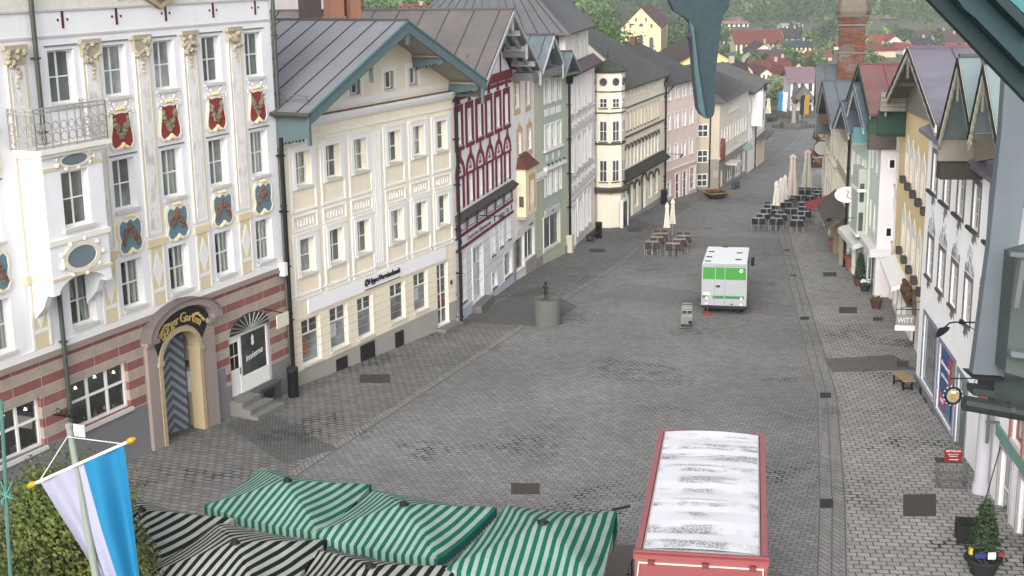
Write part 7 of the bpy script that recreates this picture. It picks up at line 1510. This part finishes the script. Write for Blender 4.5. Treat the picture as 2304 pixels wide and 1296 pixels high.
b = MB(); b.tube([(g_.x, g_.y+.22*math.cos(t*.4488), g_.z+.25*math.sin(t*.4488)) for t in range(15)], .04, 6, 0)
for t in range(14): b.blob((g_.x, g_.y+.25*math.cos(t*.4488), g_.z+.28*math.sin(t*.4488)), .035, t, .2, 1, 1)
b.extr([(g_.x, g_.y+.17*math.cos(t*.4488), g_.z+.2*math.sin(t*.4488)) for t in range(14)], (.02, 0, 0), 2); gr_ = b.build('round_guild_sign', [IRON, paint('b9bcc4', .6), paint('a9a08a', .7)], gs_)
b = MB(); b.box(g_.x+.03, g_.y-.06, g_.z-.12, g_.x+.05, g_.y+.06, g_.z+.08, 0); b.box(g_.x+.03, g_.y-.07, g_.z+.08, g_.x+.05, g_.y+.07, g_.z+.14, 1); b.build('glass_emblem', [paint('c08a2e', .5), WHITE], gs_)
# ================================================================ town
TD, TD2, TRD, TRD2, TPU = tiles('453c3a', '584c48'), tiles('3c3a3b', '504c4c'), tiles('7a3f31', '93513f'), tiles('94432f', 'b05a41'), tiles('5a4646', '6e5656')
CRW, WHW, YEW, PKW = plaster('d6cdb4', .2), plaster('dcdad6', .15), plaster('d2b983', .15), plaster('cfaa9a', .2)
TOWN = [
 ('wide yellow gabled house with dark roof behind the pink house', 1506, 1674, 190, 152, 104, YEW, TD, 22, True, 0, None, 190),
 ('low grey roofed building in front of the yellow gable', 1608, 1680, 200, 168, 152, CRW, TD2, 12, False, 0, None, 180),
 ('dark roofed annex house with orange wall beside the yellow gable', 1672, 1694, 178, 160, 148, PKW, TD2, 16, True, 0, (1, 1), 250),
 ('cream house with three window rows and slate roof left of the big red roof', 1618, 1662, 128, 91, 72, CRW, TD2, 14, False, 0, (4, 3), 470),
 ('large cream building with big red tiled roof in the middle of the town', 1656, 1764, 134, 98, 72, CRW, TRD, 20, False, 0, (9, 3), 455),
 ('white gabled house with dark roof below the big red roof', 1692, 1746, 140, 118, 99, CRW, TD, 16, True, 0, (3, 1), 430),
 ('low white house with wide dark roof above the parked cars', 1704, 1770, 150, 133, 117, WHW, TPU, 18, False, R(5), (4, 1), 400),
 ('white gabled chalet with brown roof and timber balcony behind the chestnut', 1704, 1744, 205, 171, 155, CRW, tiles('5a3a35', '6f4a42'), 16, True, 0, (4, 1), 300),
 ('red brown roofed house right behind the chalet', 1694, 1785, 190, 170, 143, CRW, tiles('6f4038', '845048'), 14, False, 0, None, 325),
 ('small cream gabled house with reddish roof beside the chalet', 1752, 1777, 195, 171, 152, CRW, TRD, 12, True, 0, (2, 1), 305),
 ('yellow gabled house in front of the brick chimney', 1778, 1814, 185, 161, 141, YEW, TD, 14, True, 0, (2, 1), 330),
 ('tiny white gabled house left of the red roof cluster', 1686, 1697, 160, 147, 136, WHW, TD, 8, True, 0, (1, 1), 390),
 ('red roofed house above the yellow gable', 1722, 1790, 165, 152, 134, PKW, TRD, 12, False, 0, (3, 1), 370),
 ('white block with flat roof and orange upper storey at the edge of the wood', 1630, 1684, 75, 54, 50, WHW, paint('b59a85', .8), 14, False, 0, (5, 2), 640),
 ('orange brown penthouse block above the white flat block', 1632, 1672, 60, 43, 40, paint('b5876a', .85), paint('9a9088', .8), 10, False, 0, None, 655),
 ('white low building with two roof blocks among the trees', 1762, 1806, 78, 58, 55, WHW, paint('b9b6b2', .8), 14, False, 0, (5, 2), 600),
 ('white house with steep dark roof and small gable among the trees', 1768, 1812, 108, 86, 66, WHW, TD2, 12, False, R(8), (3, 1), 520),
 ('long low dark roofed building left of the brick chimney', 1764, 1842, 125, 106, 95, CRW, tiles('3f4648', '525a5b'), 14, False, 0, (8, 1), 440),
 ('red roofed shed left of the brick chimney', 1826, 1872, 140, 128, 118, PKW, TRD2, 10, False, 0, None, 420),
 ('reddish roofed house hidden behind the chimney edge', 1870, 1890, 120, 104, 96, CRW, TRD, 10, False, 0, None, 470),
 ('long brick coloured building in the wood right of the chimney', 1950, 2006, 62, 42, 36, paint('9a7468', .85), paint('8d8680', .8), 12, False, 0, (8, 2), 660),
 ('red roofed chalet with white front and balconies right of the chimney', 1994, 2034, 118, 96, 82, WHW, TRD2, 14, True, R(-8), (3, 2), 470),
 ('long red roof joined to the chalet right of the chimney', 1966, 2005, 118, 100, 82, CRW, TRD2, 14, False, 0, (3, 1), 478),
 ('low red roofed row in front of the chalet', 1952, 2016, 130, 114, 103, PKW, TRD, 12, False, 0, None, 430),
 ('small red roofed house right of the chalet', 2032, 2066, 122, 110, 100, WHW, TRD2, 12, True, R(10), (2, 1), 440),
 ('dark roofed house among bushes above the grey gable', 2056, 2102, 112, 100, 88, CRW, TD2, 12, False, 0, (3, 1), 460),
 ('long dark row building at the edge of the wood', 2064, 2168, 95, 84, 71, CRW, TPU, 14, False, 0, None, 540),
 ('white row house with purple brown roof under the teal verge', 2112, 2180, 108, 95, 79, WHW, TPU, 14, False, 0, (7, 1), 500),
 ('orange red roof among bushes below the row house', 2118, 2146, 122, 112, 105, CRW, TRD2, 10, False, 0, None, 450),
 ('red tiled roof at the foot of the teal verge', 2146, 2212, 135, 122, 102, CRW, TRD2, 16, False, 0, None, 420),
 ('white villa high in the wood above the church', 1284, 1322, 22, 9, 2, WHW, TRD, 12, False, 0, (4, 1), 720),
 ('red roofed house behind the grey roofs, upper left', 898, 962, 45, 27, 15, WHW, TRD2, 14, False, 0, None, 300),
 ('pale house deep in the wood right of the chimney', 2070, 2085, 50, 42, 34, WHW, TD2, 8, True, 0, (1, 1), 760),
]
for t in TOWN:
    lb, u0, u1, vb, ve, vr, wl, rf_, dp, gb_, rz_, wn_, yy = t
    simple_house(lb, u0, u1, vb, ve, vr, wl, rf_, dp, gb_, rz_, wn_, yy, chim=(u1-u0) > 40 and dp < 20)
# church
ch = simple_house('yellow church with steep gable front and arched windows above the roofs', 1397, 1487, 160, 64, 18, plaster('cfbd97', .12), tiles('5f4440', '74554e'), 34, True, R(-9), None, 300, name='church', group=None, ov=.25); ch['category'] = 'church'
wz = lambda v: at_y(1440, v, 300).z-ch.location.z
for (du, v, w_, h) in ((0, 95, .75, 3.3), (2.3, 97, .75, 2.6), (-2.5, 96, .75, 1.2), (-1.1, 44, .35, .8), (1.1, 44, .35, .8), (-2.3, 58, .35, .9), (2.3, 58, .35, .9), (.05, 56, .7, .7)):
    zc = wz(v); b = MB(); hw2 = w_*.6; b.prism([(du-hw2, zc-h/2), (du+hw2, zc-h/2), (du+hw2, zc+h/2-hw2), (du+hw2*.7, zc+h/2-hw2*.3), (du, zc+h/2), (du-hw2*.7, zc+h/2-hw2*.3), (du-hw2, zc+h/2-hw2)], -.06, 0); b.build('arched_window', paint('5b5c5a' if h < 3 and du else '4d4f50', .4), ch)
w2c = (at_y(1487, 64, 300).x-at_y(1397, 64, 300).x)/2; b = MB()
for y in (4, 9, 15, 21): b.box(w2c, y, 2, w2c+.08, y+1.2, wz(72))
b.build('side_window', paint('6b6a66', .4), ch); b = MB(); b.bar((0, -.2, wz(17)), (0, -.2, wz(8)), .12, .12); b.bar((-.4, -.2, wz(11)), (.4, -.2, wz(11)), .1, .1); b.build('cross', IRON, ch)
# parked cars seen as roofs between the town houses
for i, (u, v, cl) in enumerate(((1716, 136, 'c9cbce'), (1724, 135, '9a9ea2'), (1733, 137, 'd6d6d6'), (1742, 134, '55585c'), (1750, 136, 'b9bcc0'), (1762, 137, 'cfd0d2'), (1712, 224, 'd2d4d6'))):
    p = at_y(u, v, 385 if v < 200 else 235); p.z = max(p.z-.7, gz(0, p.y)); o = empty('parked_car', p, R(20+i*9), 'small parked car far off between the town roofs', 'car', 'cars parked in the town'); b = MB()
    b.prism([(-2.1, .3), (2.1, .3), (2.1, .8), (1.3, .9), (.7, 1.4), (-1.0, 1.4), (-1.7, .9), (-2.1, .85)], -.85, .85); b.build('body', paint(cl, .3, .03), o); b = MB(); b.prism([(-1.5, .93), (1.15, .93), (.65, 1.33), (-.95, 1.33)], -.87, .87); b.build('window', DARK, o)
    for x in (-1.3, 1.3): b = MB(); b.box(x-.3, -.88, 0, x+.3, .88, .55); b.build('wheel', DARK, o)
# chimneys and dark roofs behind the cream bank
for (u0, u1, v1, y, lb, col) in ((736, 768, 36, 66, 'broad copper clad chimney behind the bank roof, left of two', 'a5745e'), (782, 806, 50, 66, 'narrow copper clad chimney behind the bank roof, right of two', 'a5745e'), (679, 718, 44, 70, 'dark brown chimney block behind the bank roof', '4f4542'), (968, 1008, 32, 90, 'low dark chimney with pale cap behind the red and white house', '4a4542')):
    a, e = at_y(u0, v1, y), at_y(u1, v1, y); w_ = e.x-a.x; o = empty('chimney', (a.x+w_/2, y, a.z), R(27), lb, 'chimney', 'chimneys behind the bank'); top_ = at_y(u0, -14 if v1 > 33 else 10, y).z-a.z; b = MB(); b.box(-w_/2, -.5, -3, w_/2, .5, top_); b.build('shaft', paint(col, .55, .2, 1.5, .15), o)
    b = MB(); b.box(-w_/2-.06, -.56, -.1, w_/2+.06, .56, 0); b.box(-w_/2-.05, -.55, top_, w_/2+.05, .55, top_+.1); b.build('collar', paint(col, .5, .2, 1.5, .2), o)
o = empty('back_building', at_y(640, 60, 78), R(27), 'dark roofed back building just showing over the bank roof', 'house'); b = MB(); b.prism([(-5, -6), (5, -6), (5, .5), (0, 4), (-5, .5)], 0, 14); b.build('wall', plaster('9b9894', .2), o); b = MB(); b.extr([(-5.4, -.4, .4), (0, -.4, 4.2), (0, 14, 4.2), (-5.4, 14, .4)], (0, 0, .15)); b.extr([(5.4, -.4, .4), (0, -.4, 4.2), (0, 14, 4.2), (5.4, 14, .4)], (0, 0, .15)); b.build('roof', roofmetal('4a4c50', '606266'), o)
# ================================================================ trees of the town, wooded hills
LFD, LFB, LFO, LFM = leafmat('2c4424', '3d5a2c', '55703a'), leafmat('4a6638', '5f7d46', '7d9658'), leafmat('6a5a3a', '75623f', '8a7a4c'), leafmat('3a5a2c', '4f7434', '6a8c44')
rt = random.Random(21)
p = at_plain(1742, 246); tree(at_y(1742, 230, 248).x, 248, gz(0, 248), at_y(1742, 176, 248).z-gz(0, 248), 3.1, 'light green chestnut tree with white blossom candles at the far end of the square', leafmat('55743a', '7f9a58', 'c9d0b4'), 'chestnut_tree', .22, 5200, 20, 3, low=.3)
FT = [(1235, 70, 22, 14, 150, 0), (1300, 60, 22, 14, 170, 0), (1360, 55, 24, 13, 175, 3), (1270, 40, 24, 14, 260, 0), (1340, 35, 26, 15, 280, 0), (1545, 70, 16, 9, 330, 3), (1565, 95, 14, 8, 300, 3), (1600, 55, 18, 10, 420, 1), (1520, 45, 20, 11, 400, 0), (1625, 80, 12, 7, 480, 1), (1640, 100, 10, 6, 470, 3), (1738, 58, 14, 9, 620, 1), (1755, 70, 12, 8, 560, 3), (1715, 62, 13, 8, 640, 1), (1820, 80, 16, 9, 500, 3), (1845, 70, 18, 9, 520, 0), (1800, 125, 12, 7, 400, 2), (1785, 118, 12, 6, 410, 3), (1812, 140, 11, 6, 370, 2), (1850, 106, 12, 6, 440, 1), (1835, 140, 10, 6, 360, 3), (1870, 60, 16, 8, 560, 0), (1945, 100, 12, 7, 440, 1), (1965, 128, 9, 6, 370, 1), (1985, 75, 16, 8, 560, 1), (2005, 65, 16, 8, 600, 3), (2035, 70, 18, 7, 540, 0), (2050, 90, 12, 6, 500, 3), (2090, 105, 10, 6, 440, 1), (2105, 85, 12, 7, 520, 3), (2130, 118, 9, 6, 420, 1), (2160, 70, 14, 8, 580, 3), (2185, 100, 9, 6, 470, 1), (640, 10, 20, 11, 130, 3), (880, 20, 18, 10, 200, 3), (930, 10, 20, 11, 230, 0), (1010, 8, 20, 11, 240, 3), (1060, 2, 20, 11, 260, 0), (830, 5, 22, 11, 220, 0), (760, 4, 22, 11, 210, 3), (1395, 92, 13, 7, 210, 1), (1190, 30, 20, 11, 280, 0)]
KN = ['dark green tree standing among the roofs beyond the square', 'bright spring green tree standing among the roofs beyond the square', 'brownish tree just coming into leaf among the town roofs', 'mid green broad tree standing among the roofs beyond the square']
for i, (u, vt, h, cr, y, kd) in enumerate(FT):
    p = at_y(u, vt+12, y); zt_ = at_y(u, vt-8, y).z; zg = gz(0, y); hh_ = max(6, zt_-zg) if y < 350 else max(h, zt_-zg); cr = min(cr, hh_*.5)
    tree(p.x, y, zt_-hh_, hh_, cr, KN[kd], [LFD, LFB, LFO, LFM][kd], 'broadleaf_tree', .15+.0009*y, 1700, 18, i, group='trees between the town houses', low=.2)
def hz(x, y):                                    # wooded slopes behind the town
    q = x/max(y, 1); t = max(0, (y-700)/700); t2 = max(0, (y-240)/400)*max(0, min(1, (.085-q)/.06))
    return gz(0, y) - .6 + 150*min(1, t)**1.1 + 55*min(1, t2)**1.1 + 6*noise.noise(Vector((x*.006, y*.006, 1)))*min(1, 3*t+2*t2)
b = MB(); nx_, ny_ = 40, 40; G = [(-700+1700*j/nx_, 230+1370*i/ny_) for i in range(ny_+1) for j in range(nx_+1)]
b.raw([(x, y, hz(x, y)-.3) for x, y in G], [(i*(nx_+1)+j, i*(nx_+1)+j+1, (i+1)*(nx_+1)+j+1, (i+1)*(nx_+1)+j) for i in range(ny_) for j in range(nx_)]); tag(b.build('hills', paint('4a5a34', .95, .3, .02, bump=0), smooth=True), kind='structure')
def forest_mat():
    k = NT('forest_leaves'); f = k.noise(.02, 4); f2 = k.noise(.11, 3); c = k.ramp(k.math('ADD', k.math('MULTIPLY', f, .5), k.math('MULTIPLY', f2, .5)), (.38, srgb('16261a')), (.46, srgb('31462c')), (.54, srgb('536a40')), (.62, srgb('7f9560')))
    g_ = k.n('ShaderNodeNewGeometry'); k.col(k.mix(k.math('MULTIPLY', g_.outputs['Random Per Island'], .35), c, srgb('6f8a4a'))); return k.set(.8, 0, .1)
b = MB(); rf = random.Random(9); y = 250.0
while y < 1150:
    step = 7.5+y*.005; x0_, x1_ = -.24*y-20, .42*y+30; x = x0_
    while x < x1_:
        px_, py_ = x+rf.uniform(-3, 3), y+rf.uniform(-4, 4); x += step
        zz = hz(px_, py_); q_ = px_/py_
        if py_ < 330 and q_ > .075: continue
        if py_ < 640 and q_ > .075 and rf.random() < .87: continue
        con = noise.noise(Vector((px_*.012, py_*.012, 5))) > .1; low_ = py_ < 640 and q_ > .075; h = rf.uniform(4, 7) if low_ else rf.uniform(9, 16); r = rf.uniform(2.0, 3.4) if low_ else rf.uniform(3.2, 5.2); s = .34+y*.00075; n = int(30+24000/(y+100))
        if con:
            for q in range(5): leafball(b, (px_, py_, zz+h*(.2+.19*q)), r*.75*(1-.19*q)+.4, n//4, s, rf, .5, .7)
        else:
            for q in range(3): leafball(b, (px_+rf.uniform(-.5, .5)*r, py_+rf.uniform(-.5, .5)*r, zz+h*.5+rf.uniform(-.2, .35)*h), r*.8, n//2, s, rf, .5, .85)
    y += step*1.05
tag(b.build('forest', forest_mat()), 'mixed spring green wood covering the slopes behind the town', 'wood', None, 'stuff')
# ================================================================ morning haze
k = bpy.data.materials.new('haze_air'); k.use_nodes = True; t_ = k.node_tree; t_.nodes.remove(t_.nodes['Principled BSDF']); pv = t_.nodes.new('ShaderNodeVolumePrincipled')
pv.inputs['Color'].default_value = (.86, .9, .95, 1); pv.inputs['Density'].default_value = .00042; pv.inputs['Anisotropy'].default_value = .2; t_.links.new(pv.outputs[0], t_.nodes['Material Output'].inputs['Volume'])
b = MB(); b.box(-2600, -60, -22, 2600, 5100, 172); tag(b.build('haze', k), 'thin pale morning haze over street, town and hills', 'haze', None, 'stuff')
